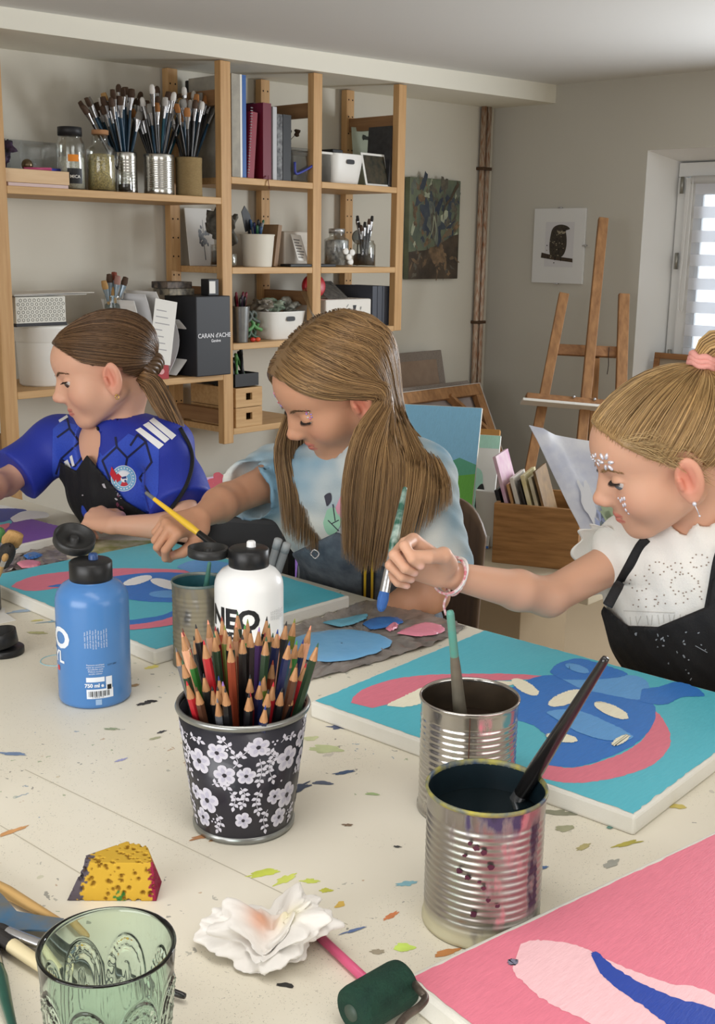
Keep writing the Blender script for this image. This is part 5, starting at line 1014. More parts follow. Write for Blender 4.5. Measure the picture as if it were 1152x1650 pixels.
solo('jar_lid', MB().lathe([(0, 0), (.026, 0), (.028, .002), (.028, .008), (.024, .010), (0, .008)], V(c[0]+.058, c[1]+.085, z+.112), frame((-.4, -.8, .1)), n=32).tube([V(c[0]+.05, c[1]+.082, z+.002), V(c[0]+.056, c[1]+.086, z+.09)], .003, 6), mat('lid_greygreen', (130, 132, 124), .4, .4), 'round grey jar lid on its wire beside the rounded jar', 'lid')
# --- middle bay, third shelf
z = ZT['M3']
c, r, H_ = pot('small galvanised bucket of pens beside the black box', 373, 402, 494, 550, 3.03, z, mat('galvanised', (160, 162, 162), .35, .8, rgb2=(130, 132, 134), var=.3, vscale=40), .78, name='pen_bucket', cat='bucket')
pens_in('the small bucket', c[0], c[1], z, r, H_, .16, 10, (.155, .17, .15, .16), [((24, 24, 26), (20, 20, 22), 'black'), ((120, 30, 50), (110, 28, 46), 'dark red'), ((216, 176, 40), (30, 30, 32), 'yellow'), ((60, 40, 60), (50, 34, 50), 'plum')], 8)
for i, (dx, dz, rgb, nm) in enumerate(((.03, .022, (66, 90, 70), 'lower dark green'), (.045, .050, (96, 150, 90), 'bright green'), (.035, .078, (84, 92, 86), 'upper grey green'))):
    cx_ = c[0]+.035+dx; q = MB()
    for s in (-1, 1): q.tube(spline([(cx_-.022*s, 3.06+.01*i, z+dz-.012), (cx_-.030*s, 3.06, z+dz+.012), (cx_-.008*s, 3.055, z+dz+.024), (cx_+.006*s, 3.05, z+dz), (cx_+.034*s, 3.045, z+dz-.012)], 20), .0065, 8)
    solo('clamp', q, mat('clamp_%d' % i, rgb, .5), '%s plastic spring clamp in the heap beside the small bucket' % nm, 'clamp')
for i, rgb in enumerate(((190, 50, 40), (210, 80, 40))): solo('bead', MB().ball((c[0]+.048+.024*i, 3.02, z+.008), (.012, .008, .008), 14), mat('bead_%d' % i, rgb, .4), ('red' if i == 0 else 'orange')+' bead at the shelf edge under the green clamps', 'bead')
t, (a, b, h) = basket('white basket with handle hole on the third shelf', 436, 500, 502, 548, 3.02, .18, z)
for i, (x_, rgb, rgb2, nm) in enumerate(((a+.03, (150, 140, 124), (90, 84, 74), 'brownish'), (a+.085, (170, 180, 160), (90, 110, 90), 'greenish'), (b-.03, (120, 120, 110), (190, 190, 180), 'grey'))):
    v, fs, d = crumple(V(0, 0, 0), .036, 30+i, 4, .55, 7, .25); v[:, 2] -= v[:, 2].min()
    solo('plastic_packet', MB().add(v+V(x_, 3.10, z+h-.012), fs, 0, True), mat('packet_%d' % i, rgb, .3, rgb2=rgb2, var=.6, vscale=50), '%s crumpled packet heaped in the white basket of the third shelf' % nm, 'packet')
A = V(b-.012, 2.99, z+h*.7); card('plastic_sleeve', 'clear plastic sleeve sticking out beside the third shelf post', 'sleeve', (A, A+V(.07, .03, .02), A+V(.085, .05, .105), A+V(.045, .05, .09)), .001, M_clear)
# --- right bay, third shelf
z = ZT['R3']
t, (a, b, h) = tub('storage_box', 'white cardboard box with small animal face print on the third shelf', 527, 602, 482, 3.02, .20, z, mat('card_white2', (232, 228, 220), .6))
q = MB(); fx = a+(b-a)*.62
for s_, mi in ((np.array([(-.010, .010), (.010, .010), (.007, -.004), (0, -.009), (-.007, -.004)])[::-1]+V(.0, .075), 0), (blob(-.018, .043, .010, .006, 16, .1, -.5), 1), (blob(.022, .042, .008, .015, 18, .1, -.5), 2), (blob(.035, .073, .004, .007, 12, .1, -.3), 1), (blob(-.040, .083, .002, .009, 10, .1, -.8), 1)):
    q.poly(np.column_stack([fx+s_[:, 0], np.full(len(s_), 3.0192), z+s_[:, 1]])[::-1], mi)
mesh_obj('face_print', q, [M_black, mat('print_grey3', (140, 140, 136), .6), mat('print_turq', (70, 160, 184), .6)], t)
solo('red_lid', MB().lathe([(0, 0), (.042, 0), (.044, .003), (.044, .026), (.040, .030), (0, .030)], V(a+.012, 3.105, z+h+.046), frame((-.35, -.9, .12)), n=40), mat('lid_red', (190, 40, 50), .35), 'round red tin standing on edge on the white face-print box', 'tin')
A = V(a+.05, 3.06, z+h+.003); card('art_print', 'dark grey etched card leaning on the face-print box', 'print', (A, A+V(.115, 0, 0), A+V(.115, .09, .05), A+V(.02, .09, .06)), .002, mat('etched_dark', (70, 70, 68), .5, rgb2=(120, 118, 112), var=.6, vscale=70))
for i in range(4):
    x_ = sx(606+i*8.2, 520, 3.04); book('binder', '%s dark grey binder in the row of four on the third shelf' % ('leftmost', 'second', 'third', 'rightmost')[i], 'binder', 604+i*8.4, 611.5+i*8.4, 461, 3.04, .2, mat('binder_grey', (72, 76, 86), .5), z=z)
for i, rgb in enumerate(((40, 60, 110), (150, 40, 50), (60, 60, 90))): solo('paint_tube', MB().tube([(a-.030+i*.010, 3.012, z+.006+.002*i), (a-.028+i*.012, 3.015, z+.05)], [.0055, .004], 10), mat('tube_%d' % i, rgb, .4), '%s small tube standing left of the face-print box' % ('blue', 'red', 'violet')[i], 'paint tube')
# --- middle bay, bottom: crates and marker basket
z = ZT['M4']
def crate(label, x0, x1, y0, y1, z0, h):
    t = thing('wooden_crate', label, 'crate', ((x0+x1)/2, (y0+y1)/2, z0)); th = .010
    for (c, s) in ((((x0+x1)/2, y1-th/2, z0+h/2), (x1-x0, th, h)), ((x0+th/2, (y0+y1)/2, z0+h/2), (th, y1-y0-2*th, h)), ((x1-th/2, (y0+y1)/2, z0+h/2), (th, y1-y0-2*th, h))): mesh_obj('side_panel', MB().box(c, s, bev=.001), W_pineh, t)
    mesh_obj('front_panel', MB().box(((x0+x1)/2, y0+th/2, z0+h*.18), (x1-x0, th, h*.36), bev=.001).box(((x0+x1)/2, y0+th/2, z0+h*.86), (x1-x0, th, h*.28), bev=.001).box((x0+.024, y0+th/2, z0+h*.54), (.048, th, h*.37)).box((x1-.024, y0+th/2, z0+h*.54), (.048, th, h*.37)), W_pineh, t)
    mesh_obj('bottom_panel', MB().box(((x0+x1)/2, (y0+y1)/2, z0+.004), (x1-x0-2*th, y1-y0-2*th, .008)), W_pineh, t); return t
xa, xb = 2.672, sx(421, 660, 3.01)
crate('lower of the two small wooden crates at the bottom of the shelves', xa, xb, 3.005, 3.25, z, .068); crate('upper of the two small wooden crates at the bottom of the shelves', xa, xb, 3.005, 3.25, z+.070, .068)
rr = np.random.default_rng(15)
for lev, n in ((0, 7), (1, 9)):
    for i in range(n):
        A = V(xa+.035+i*(xb-xa-.07)/n, 3.03+rr.uniform(0, .04), z+.070*lev+.016); Bp = A+V(rr.normal()*.02, .15, .02+.012*(i % 3)); wd = lev == 0 and i % 2
        pen('m', A, Bp, '%s marker lying in the %s wooden crate' % ('brown' if wd else 'black', 'upper' if lev else 'lower'), .007, (150, 100, 60) if wd else (26, 26, 28), (120, 80, 50) if wd else (18, 18, 20), 'marker_pen', '%s markers in the %s crate' % ('brown' if wd else 'black', 'upper' if lev else 'lower'))
z2 = z+.140
t = thing('marker_basket', 'black open basket of markers on the upper crate', 'basket', ((xa+xb)/2, 3.1, z2))
x0_, x1_ = xa+.01, xb-.005
for c, s in ((((x0_+x1_)/2, 3.02, z2+.024), (x1_-x0_, .004, .044)), (((x0_+x1_)/2, 3.2, z2+.024), (x1_-x0_, .004, .044)), ((x0_, 3.11, z2+.024), (.004, .176, .044)), ((x1_, 3.11, z2+.024), (.004, .176, .044))): mesh_obj('basket_side', MB().box(c, s), M_black, t)
mesh_obj('basket_bottom', MB().box(((x0_+x1_)/2, 3.11, z2+.003), (x1_-x0_, .176, .004)), M_black, t)
for i in range(16):
    A = V(x0_+.015+(i % 8)*(x1_-x0_-.03)/8, 3.05+.07*(i//8), z2+.008); g = i % 5 == 2
    pen('m', A, A+V(rr.normal()*.02, rr.uniform(-.01, .05), .085+.045*rr.random()), '%s marker standing in the black basket on the crates' % ('green' if g else 'black'), .006, (90, 140, 80) if g else (24, 26, 28), (90, 140, 80) if g else (16, 16, 18), 'marker_pen', '%s markers in the black basket' % ('green' if g else 'black'))
# --- lower left shelf
z = ZT['LL']
def bucket(label, px0, px1, ytop, Y):
    X, r = cylspan(px0, px1, 560, Y); c = V(X, Y, z); H_ = sz((px0+px1)/2, ytop, Y)-z; t = thing('lidded_bucket', label, 'bucket', c)
    mesh_obj('bucket_body', MB().lathe([(0, 0), (r*.84, 0), (r*.90, .006), (r*.97, H_-.045), (r*.97, H_-.02), (0, H_-.02)], c, n=56), M_whitep, t)
    mesh_obj('lid', MB().lathe([(r*.98, H_-.05), (r*1.01, H_-.045), (r*1.01, H_-.012), (r*1.03, H_-.008), (r*1.02, H_), (r*.97, H_), (r*.95, H_-.006), (0, H_-.006)], c, n=56), M_whitep, t); return c, r, H_
cA, rA, hA = bucket('white lidded plastic bucket below the patterned box', 26, 112, 523, 3.12)
cB, rB, hB = bucket('white lidded plastic bucket behind the left girl\'s head', 141, 227, 513, 3.13)
zt = z+hA+.001
X0_, X1_ = sx(25, 500, 3.04), sx(106, 500, 3.04); zt2 = sz(60, 478, 3.04)
hexM = mat('hex_paper', (224, 222, 212), .7); t = thing('patterned_box', 'white box with small dark hexagon pattern on the lidded bucket', 'box', ((X0_+X1_)/2, 3.13, zt))
mesh_obj('box_body', MB().box(((X0_+X1_)/2, 3.13, (zt+zt2)/2), (X1_-X0_, .18, zt2-zt), bev=.002), hexM, t); mesh_obj('lid_edge', MB().box(((X0_+X1_)/2, 3.13, zt+.006), (X1_-X0_+.004, .184, .010), bev=.002), mat('box_dark', (50, 50, 54), .6), t)
q = MB(); s_ = .0085; j = 0; zz = zt+.020
while zz < zt2-.008:
    xx = X0_+.010+(j % 2)*s_*.9
    while xx < X1_-.008:
        a6 = np.arange(7)*pi/3+pi/6
        for i in range(6):
            p0, p1 = V(xx+s_*.62*math.cos(a6[i]), zz+s_*.62*math.sin(a6[i])), V(xx+s_*.62*math.cos(a6[i+1]), zz+s_*.62*math.sin(a6[i+1])); k = .76
            c0 = V(xx, zz); q.poly([(p[0], 3.0392, p[1]) for p in (p0, p1, c0+(p1-c0)*k, c0+(p0-c0)*k)])
        xx += s_*1.8
    zz += s_*1.35; j += 1
# the same print on the right side of the box
for j in range(7):
    for i in range(9):
        yy, zz = 3.055+i*.0185+(j % 2)*.009, zt+.022+j*.0125
        if zz < zt2-.006: q.lathe([(.0042, 0), (.0058, 0)], (X1_+.0008, yy, zz), frame((1, 0, 0)), n=6, smooth=False)
mesh_obj('hexagon_print', q, mat('hex_ink', (84, 84, 80), .7), t)
for i, (dx, a_, nm) in enumerate(((0, .05, 'lower'), (.03, -.12, 'upper'))):
    solo('paper_sheet', MB().box(((X0_+X1_)/2+.03+dx, 3.13, zt2+.004+.004*i), (.26, .19, .0016), rotz(a_) @ roty(-.015*i)), M_paper, '%s of two loose white sheets lying on the patterned box' % nm, 'paper')
X, r = cylspan(168, 196, 500, 3.1); c = V(X, 3.1, z+hB+.001)
jar('glass_jar', 'small jar of used brushes on the rear lidded bucket', 'jar', c, r, .075, None, mat('jar_dirty', (90, 104, 104), .4), .05, .01, .95, .88)
for i, (px, py, b_, h_) in enumerate(((167, 452, B_tan, H_wood), (176, 441, B_dark, H_wood), (184, 438, bristle('rust', (120, 50, 40), (150, 80, 60)), H_wood), (203, 446, B_dark, H_wood), (180, 462, B_tan, H_wood), (196, 470, B_white, H_wood), (190, 444, bristle('pinkish', (150, 110, 100), (180, 140, 130)), H_wood))):
    brush('%s used brush with %s hair in the small jar on the rear bucket' % (('far left', 'tall brown', 'rust red', 'far right', 'short tan', 'white', 'rosy')[i], ('tan', 'dark', 'rust', 'dark', 'tan', 'white', 'pinkish')[i]), c+V((px-185)*.0003, .004*math.sin(i), .008), onY(px, py, 3.08+.02*(i % 3)), .005, h_, M_ferd, b_, .6, .028, .04, .010)
# papers sagging in sleeves, wooden stand, red box, black box
xw = sx(232, 560, 3.03); t = thing('wooden_stand', 'small wooden stand holding the papers on the lower left shelf', 'stand', (xw, 3.1, z))
zt_ = sz(232, 516, 3.03)
for dx in (-.045, .030): mesh_obj('upright', MB().box((xw+dx, 3.05, (z+zt_)/2), (.020, .022, zt_-z), bev=.002), W_dark, t)
mesh_obj('cross_bar', MB().box((xw-.006, 3.045, zt_-.012), (.11, .026, .028), bev=.002), W_dark, t); mesh_obj('lower_bar', MB().box((xw-.006, 3.045, z+.05), (.10, .022, .03), bev=.002), W_dark, t)
mesh_obj('back_foot', MB().box((xw-.006, 3.16, z+.012), (.10, .2, .02), bev=.002), W_dark, t)
xr = sx(258, 605, 3.005); t = thing('card_box', 'small red card box at the foot of the papers', 'box', (xr, 3.02, z))
mesh_obj('box_body', MB().box((xr, 3.012, z+.034), (.062, .028, .068), bev=.001), mat('box_red', (170, 36, 44), .5), t)
q = MB(); [q.poly([(xr-.022+.012*i, 2.9972, z+.046), (xr-.018+.012*i, 2.9972, z+.046), (xr-.018+.012*i, 2.9972, z+.056), (xr-.022+.012*i, 2.9972, z+.056)]) for i in range(4)]; q.poly([(xr+.012*math.cos(a), 2.9972, z+.026+.010*math.sin(a)) for a in np.arange(12)*pi/6]); mesh_obj('box_print', q, mat('print_rose', (226, 170, 170), .6), t)
xb0, xb1 = sx(316, 560, 2.97), sx(371, 560, 2.97); zbt = sz(345, 477, 2.97)
t = thing('black_box', 'tall black box with white lettering in front of the shelf post', 'box', ((xb0+xb1)/2, 3.05, z))
mesh_obj('box_body', MB().box(((xb0+xb1)/2, 2.965+.085, (z+.001+zbt)/2), (xb1-xb0, .165, zbt-z-.001), bev=.003), mat('box_black', (34, 35, 40), .5), t)
q = MB(); text_on(q, "CARAN d'ACHE", .0205, ((xb0+xb1)/2+.002, 2.967, z+(zbt-z)*.51), (1, 0, 0), (0, 0, 1), 0, .0004, .0012); text_on(q, 'Genève', .0135, ((xb0+xb1)/2+.008, 2.967, z+(zbt-z)*.445), (1, 0, 0), (0, 0, 1), 0, .0003, .0012)
mesh_obj('lettering', q, mat('print_silver', (222, 222, 226), .5), t)
# stacked cases and a card on the black box
zc = zbt+.001
# (behind the box, on a narrow crate so that they stand level with it)
bx('card_case', 'flat printed case, lower of two, on the black box', 'case', xb0-.05, xb0+.055, 3.04, 3.13, zc, zc+.022, mat('case_print', (150, 140, 120), .6, rgb2=(60, 56, 54), var=.7, vscale=50), .002)
bx('card_case', 'flat dark printed case, upper of two, on the black box', 'case', xb0-.055, xb0+.05, 3.045, 3.13, zc+.0225, zc+.044, mat('case_print2', (110, 96, 84), .6, rgb2=(40, 38, 40), var=.7, vscale=50), .002)
t = thing('ink_box', 'small black box with a white label on the tall black box', 'box', (xb0+.088, 3.0, zc))
mesh_obj('box_body', MB().box((xb0+.088, 3.0, zc+.027), (.045, .04, .054), bev=.002), M_black, t); mesh_obj('white_label', MB().box((xb0+.081, 2.979, zc+.027), (.026, .001, .040)), M_paper, t)
# sagging papers: curved sheets, each a thing
for i in range(5):
    x0_ = sx(218+i*17, 560, 3.0); top = sz(240+i*10, (484, 474, 470, 482, 492)[i], 3.0)-(.012*i if i > 2 else 0); low = z+.006
    n = 14; a = np.linspace(0, 1, n); sag = (.02+.012*i)
    xs_ = x0_+.006+sag*np.sin(a*pi*.85)*1.2-.022*a; zs = low+(top-low)*a; q = MB(); vs = []
    for y_ in (2.995+.006*i, 3.17): vs.append(np.column_stack([xs_+(.035 if y_ > 3.1 else 0)*0, np.full(n, y_), zs]))
    q.add(np.concatenate(vs+[vs[0]+V(.0022, 0, 0), vs[1]+V(.0022, 0, 0)]), [(j, j+1, n+j+1, n+j) for j in range(n-1)]+[(2*n+j, 3*n+j, 3*n+j+1, 2*n+j+1) for j in range(n-1)]+[(j, 2*n+j, 2*n+j+1, j+1) for j in range(n-1)]+[(n-1, 2*n+n-1, 3*n+n-1, 2*n-1)], 0, True)
    solo('paper_sheaf', q, mat('sheaf_%d' % (i % 2), ((228, 226, 222), (214, 214, 216))[i % 2], .7 if i < 3 else .35), '%s sagging sheaf of papers beside the tall black box' % ('leftmost', 'second', 'middle', 'fourth', 'rightmost')[i], 'papers')
# a drawn sheet pinned in front
a, b = sx(235, 545, 2.99), sx(272, 545, 2.985)
card('drawn_sheet', 'pale sheet of handwriting in front of the sagging papers', 'paper', (V(a+.004, 2.985, z+.06), V(b, 2.98, z+.045), V(b-.008, 2.988, sz(268, 503, 2.985)), V(a-.012, 2.99, sz(215, 480, 2.985))), .0015, M_paper, parts=(('written_lines', mat('ink_faint', (170, 168, 170), .8), [uv_rect(.1, .12+.1*i, .45+.4*((i*3) % 4)/4, .135+.1*i) for i in range(8)]),))
# ================================================================ wall pieces
P0, P1, P2, P3 = V(3.93, 3.315, 1.157), V(4.287, 3.315, 1.152), V(4.283, 3.315, 1.588), V(3.934, 3.315, 1.584)
t = thing('wall_painting', 'dark moody textured painting on the back wall right of the shelves', 'painting', (4.11, 3.3, 1.155))
pm = mat('painting_moody', (128, 136, 104), .5, rgb2=(56, 66, 66), var=.45, vscale=7, bump=.5, bscale=30)
mesh_obj('stretched_canvas', MB().box((4.108, 3.303, 1.37), (.356, .030, .432), bev=.003), pm, t)
q = MB(); F = lambda u_, v_: (3.931+.354*u_, 3.2872, 1.155+.430*v_)
def fp(out, mi, k=0): q.poly([(x, y-.0003*k, z_) for x, y, z_ in (F(a, b) for a, b in out)], mi)
fp([(0.0, 0.0), (.99, 0), (.985, .46), (.85, .44), (.68, .38), (.5, .33), (.32, .29), (.15, .28), (0, .27)], 0, 1)
fp(blob(.44, .60, .20, .21, 60, .3, .3, 2, 14), 1, 2.2); fp(blob(.47, .57, .13, .15, 40, .25, .2, 3, 10), 2, 2.6); fp(blob(.47, .56, .07, .12, 30, .35, .1, 4, 10), 3, 3); fp(arc_band([(.95, .98), (.80, .82), (.68, .72), (.66, .6)], [.05, .03, .02, .01], 20, .2), 0, 2); r_ = np.random.default_rng(31)
for i in range(90):
    a, b = r_.uniform(.04, .96), r_.uniform(.34, .97); fp(blob(a, b, .02+.05*r_.random()**2, .03+.07*r_.random()**2, 14, .4, r_.random()*3, i), (4, 5, 2, 1, 6, 3)[int(r_.integers(0, 6)) if i % 3 else 4 if a < .4 else 5], .4+i*.004)
for i in range(40):
    a, b = r_.uniform(.04, .96), r_.uniform(.03, .28); fp(blob(a, b, .02+.06*r_.random(), .01+.015*r_.random(), 12, .4, r_.random()*3, i), (6, 0, 3)[i % 3], 1.5+i*.01)
fp(arc_band([(.47, .66), (.45, .5), (.38, .40)], [.02, .015, .005], 14), 4, 4); fp(arc_band([(.47, .66), (.52, .5), (.5, .38)], [.02, .015, .005], 14), 4, 4)
fp(blob(.56, .25, .16, .10, 20, .2), 6, 2)
mesh_obj('paint_layer', q, [mat('moody_earth', (44, 36, 30), .5, rgb2=(84, 70, 54), var=.55, vscale=16, bump=.5, bscale=60), mat('moody_night', (40, 48, 66), .5, rgb2=(70, 78, 84), var=.5, vscale=22), mat('moody_fog', (120, 124, 106), .5, rgb2=(80, 86, 84), var=.5, vscale=24), mat('moody_dark', (58, 54, 50), .5, rgb2=(110, 104, 88), var=.5, vscale=40), mat('moody_pale', (176, 178, 150), .5, rgb2=(140, 148, 130), var=.4, vscale=26), mat('moody_rust', (120, 92, 76), .5, rgb2=(96, 100, 76), var=.5, vscale=26), mat('moody_glow', (140, 112, 82), .5, rgb2=(80, 66, 50), var=.6, vscale=40)], t)
t = thing('framed_print', 'clip-framed bird drawing on the window wall above the easel', 'picture', (XW, 2.925, 1.145))
ex, ey = V(0, -1, 0), V(0, 0, 1); o0 = V(XW-.012, 3.060, 1.142)
mesh_obj('backing_board', MB().box((XW-.0065, 2.925, 1.307), (.011, .270, .330), bev=.001), mat('frame_paper', (216, 216, 214), .5), t)
q = MB()
def fb(out, mi, k=1): out = np.asarray(out, float); q.poly([o0-V(.0004*k, 0, 0)+ex*.27*a+ey*.33*b for a, b in out], mi)
fb(uv_rect(.24, .22, .80, .82), 0); fb([(.17, .34), (.42, .315), (.80, .285), (.795, .335), (.5, .36), (.18, .41)], 1, 2)
fb(closed([(.36, .36), (.33, .50), (.34, .62), (.37, .72), (.44, .77), (.55, .785), (.66, .765), (.715, .73), (.68, .715), (.64, .70), (.66, .62), (.665, .50), (.63, .40), (.56, .35), (.46, .34)], 60)[::-1], 2, 3)
r_ = np.random.default_rng(6)
for i in range(60):
    a, b = .5+r_.normal()*.085, .52+r_.normal()*.10; fb(blob(a, b, .012, .008, 8, .2, 0, i), 3 if i % 3 else 4, 4)
fb(closed([(.47, .70), (.52, .66), (.60, .66), (.64, .69), (.58, .705)], 24)[::-1], 4, 4); fb(blob(.64, .735, .010, .008, 8, 0), 5, 5); fb(arc_band([(.46, .36), (.45, .31)], [.02, .02], 5), 3, 4); fb(arc_band([(.57, .35), (.57, .30)], [.02, .02], 5), 3, 4)
mesh_obj('bird_drawing', q, [mat('mount_paper', (204, 203, 205), .7), mat('branch_ink', (74, 60, 46), .7, rgb2=(50, 40, 32), var=.4, vscale=90), mat('bird_brown', (70, 62, 50), .7, rgb2=(46, 40, 34), var=.5, vscale=90), mat('bird_dark', (34, 30, 26), .7), mat('bird_pale', (150, 140, 118), .7), mat('bird_eye', (14, 14, 14), .3)], t)
for y, z_ in ((2.925, 1.474), (2.925, 1.140), (2.788, 1.31)): mesh_obj('clip', MB().box((XW-.008, y, z_), (.018, .018, .006), bev=.001), M_fer, t)
# ================================================================ easel
W_easel = wood('easel_oak', (170, 124, 78), (130, 90, 54), (36, 36, 3)); W_easelh = wood('easel_oak_rail', (166, 118, 74), (126, 86, 52), (36, 3, 36))
t = thing('studio_easel', 'wooden studio easel standing in the corner by the window', 'easel', (4.2, 2.5, 0))
# the easel stands parallel to a slanted line; survey its front plane by two columns
mt = at(972, 352, 4.70); mbm = at(938, 760, 4.55)
d = nrm(mbm-mt); mf = mt + d*((0.0-mt[2])/d[2])
en = nrm(np.cross(d, _rh)); ex_ = nrm(_rh*.97+.0*_fh); 
def EP(px, py, off=0.):
    """point of the easel's leaning front plane on a sight line"""
    nn = nrm(np.cross(ex_, d)); r_ = ray(px, py); tt = (mt-CO).dot(nn)/r_.dot(nn); return CO+r_*tt+nn*off*(1 if nn.dot(_fh) > 0 else -1)
nn_ = nrm(np.cross(ex_, d)); nn_ = nn_ if nn_.dot(_fh) > 0 else -nn_
def ext(a, b, z0=0.012): q = nrm(b-a); return a+q*((z0-a[2])/q[2])
a, b = EP(972, 352), EP(942, 660); mesh_obj('mast', MB().beam(ext(a, b), a, .040, .028, ex_, .003), W_easel, t)
a, b = EP(911, 469, .03), EP(870, 680, .03); mesh_obj('leg', MB().beam(ext(a, b), a, .040, .024, ex_, .003), W_easel, t)
a, b = EP(1008, 470, .03), EP(1003, 640, .03); mesh_obj('leg', MB().beam(ext(a, b), a, .044, .024, ex_, .003), W_easel, t)
a, b = EP(899, 557, .055), EP(1004, 562, .055); mesh_obj('cross_rail', MB().beam(a, b, .024, .044, nn_, .003), W_easelh, t)
a, b = EP(846, 643, -.02), EP(985, 656, -.02); mesh_obj('tray', MB().beam(a, b, .05, .034, nn_, .003), W_easelh, t); mesh_obj('tray_ledge', MB().beam(EP(838, 650, -.04), EP(985, 663, -.04), .075, .011, nn_, .002), mat('ledge_white', (220, 218, 212), .5), t)
for px, py in ((921, 644), (954, 648)): mesh_obj('bolt', MB().ball(EP(px, py, -.048), .007, 10), M_fer, t)
a = EP(965, 570, .06); mesh_obj('rear_strut', MB().beam(V(a[0]+.12, a[1]+.06, 0.01), a, .03, .022, ex_, .003), W_easel, t)
mesh_obj('ratchet_bar', MB().beam(EP(958, 590, .045), EP(962, 628, .10), .012, .016, ex_, .002), W_easel, t)
a = EP(984, 556, .03); mesh_obj('string', MB().tube(spline([a, a+V(0, 0, -.04), a+V(.004, 0, -.075), a+V(-.002, 0, -.11)], 14), .0016, 5), mat('string_dark', (60, 50, 44), .9), t)
# small wooden frame on the window sill
a, b = onX(1046, 600, 4.60), onX(1150, 604, 4.60); zt_ = onX(1046, 568, 4.62)[2]; h = zt_-WZ0-.001
t = thing('picture_frame', 'empty brown wooden frame leaning on the window sill', 'frame', (4.62, (a[1]+b[1])/2, WZ0)); y1, y0 = a[1], b[1]-.06
Rl = roty(.12)
for c, s in (((0, (y1+y0)/2, .0125), (.014, y1-y0, .025)), ((0, (y1+y0)/2, h-.0125), (.014, y1-y0, .025)), ((0, y1-.0125, h/2), (.014, .025, h-.05)), ((0, y0+.0125, h/2), (.014, .025, h-.05))):
    mesh_obj('frame_bar', MB().box(c, s, bev=.002).xf(Rl, (4.615, 0, WZ0+.004)), W_easelh, t)
mesh_obj('backing', MB().box((.004, (y1+y0)/2, h/2), (.003, y1-y0-.05, h-.05)).xf(Rl, (4.615, 0, WZ0+.004)), mat('frame_back', (160, 146, 128), .7), t)
# ================================================================ leaning canvases by the corner
M_jute = mat('jute_canvas', (150, 138, 126), .95, rgb2=(120, 108, 98), var=.5, vscale=300, bump=1, bscale=500); M_cback = mat('canvas_back', (158, 146, 140), .9, rgb2=(148, 134, 128), var=.3, vscale=12, bump=.2, bscale=600)
def leaning(label, x0, x1, ybot, ytop, ztop, th, face, side, back_bars=None, name='leaning_canvas'):
    L = math.hypot(ytop-ybot, ztop); a = math.atan2(ytop-ybot, ztop); R = rotx(-a); t = thing(name, label, 'canvas', ((x0+x1)/2, ybot, 0)); W_ = x1-x0; o = V((x0+x1)/2, ybot, th*math.sin(a)*0+.004)
    if back_bars:
        mesh_obj('canvas_sheet', MB().box((0, th-.001, L/2), (W_, .002, L)).xf(R, o), face, t); mesh_obj('canvas_edge', MB().box((0, th/2, L-.001), (W_+.004, th, .002)).box((W_/2+.001, th/2, L/2), (.002, th, L)).box((-W_/2-.001, th/2, L/2), (.002, th, L)).xf(R, o), side, t)
        w_ = .05
        for c, s in (((0, th*.4, L-.002-w_/2), (W_, th*.7, w_)), ((0, th*.4, w_/2), (W_, th*.7, w_)), ((W_/2-w_/2, th*.4, L/2), (w_, th*.7, L-2*w_-.004)), ((-W_/2+w_/2, th*.4, L/2), (w_, th*.7, L-2*w_-.004)), ((-W_*.16, th*.45, L/2), (w_*.8, th*.5, L-2*w_-.004))): mesh_obj('stretcher_bar', MB().box(c, s, bev=.002).xf(R, o), W_easel, t)
        for sx_ in (1, -1): mesh_obj('corner_brace', MB().beam(V(sx_*(W_/2-w_*.8), th*.2, L-.24), V(sx_*(W_/2-.24), th*.2, L-w_*.8), w_*.8, th*.4, (0, 1, 0), .002).xf(R, o), W_easel, t)
    else:
        mesh_obj('stretched_canvas', MB().box((0, th/2, L/2), (W_, th, L), R @ np.eye(3) if False else None, .004).xf(R, o), face, t)
    return t, o, R, L, W_
xr_ = onY(773, 618, 3.06); xl_ = onY(625, 632, 3.06)
leaning('large canvas seen from behind with wooden stretcher bars, leaning in the corner', xl_[0]-.25, xr_[0], 2.72, 3.06, xr_[2], .04, M_cback, mat('canvas_edge_white', (214, 208, 200), .8), True)
leaning('thick jute-covered canvas behind the large stretcher frame', xl_[0]-.1, xr_[0]+.0, 2.80, 3.125, xr_[2]+.006, .10, M_jute, M_jute)
fr, o, R, L, W_ = leaning('jute-edged brown panel, rearmost of the leaning canvases', onY(598, 580, 3.24)[0], onY(712, 580, 3.24)[0], 3.06, 3.245, onY(700, 566, 3.24)[2], .04, M_jute, M_jute)
mesh_obj('brown_panel', MB().box((-.012, -.0015, L*.5), (W_-.075, .003, L-.08)).xf(R, o), mat('panel_brown', (150, 128, 108), .9, rgb2=(136, 114, 96), var=.4, vscale=30), fr)
# low white bench carrying paintings and a crate
BZ = .41
bb_ = onZ(792, 908, BZ); bench = thing('low_bench', 'low beige bench under the wooden crate', 'bench', (bb_[0]+.1, bb_[1]-.1, 0))
bx0, bx1, by0, by1 = bb_[0]-.07, bb_[0]+.34, bb_[1]-.36, bb_[1]+.62
mesh_obj('bench_top', MB().box(((bx0+bx1)/2, (by0+by1)/2, BZ-.015), (bx1-bx0, by1-by0, .03), bev=.003), mat('bench_white', (206, 194, 170), .6), bench)
mesh_obj('pedestal', MB().box(((bx0+bx1)/2+.06, (by0+by1)/2+.12, (BZ-.03)/2), (bx1-bx0-.16, by1-by0-.36, BZ-.03), bev=.002), M_floor, bench)
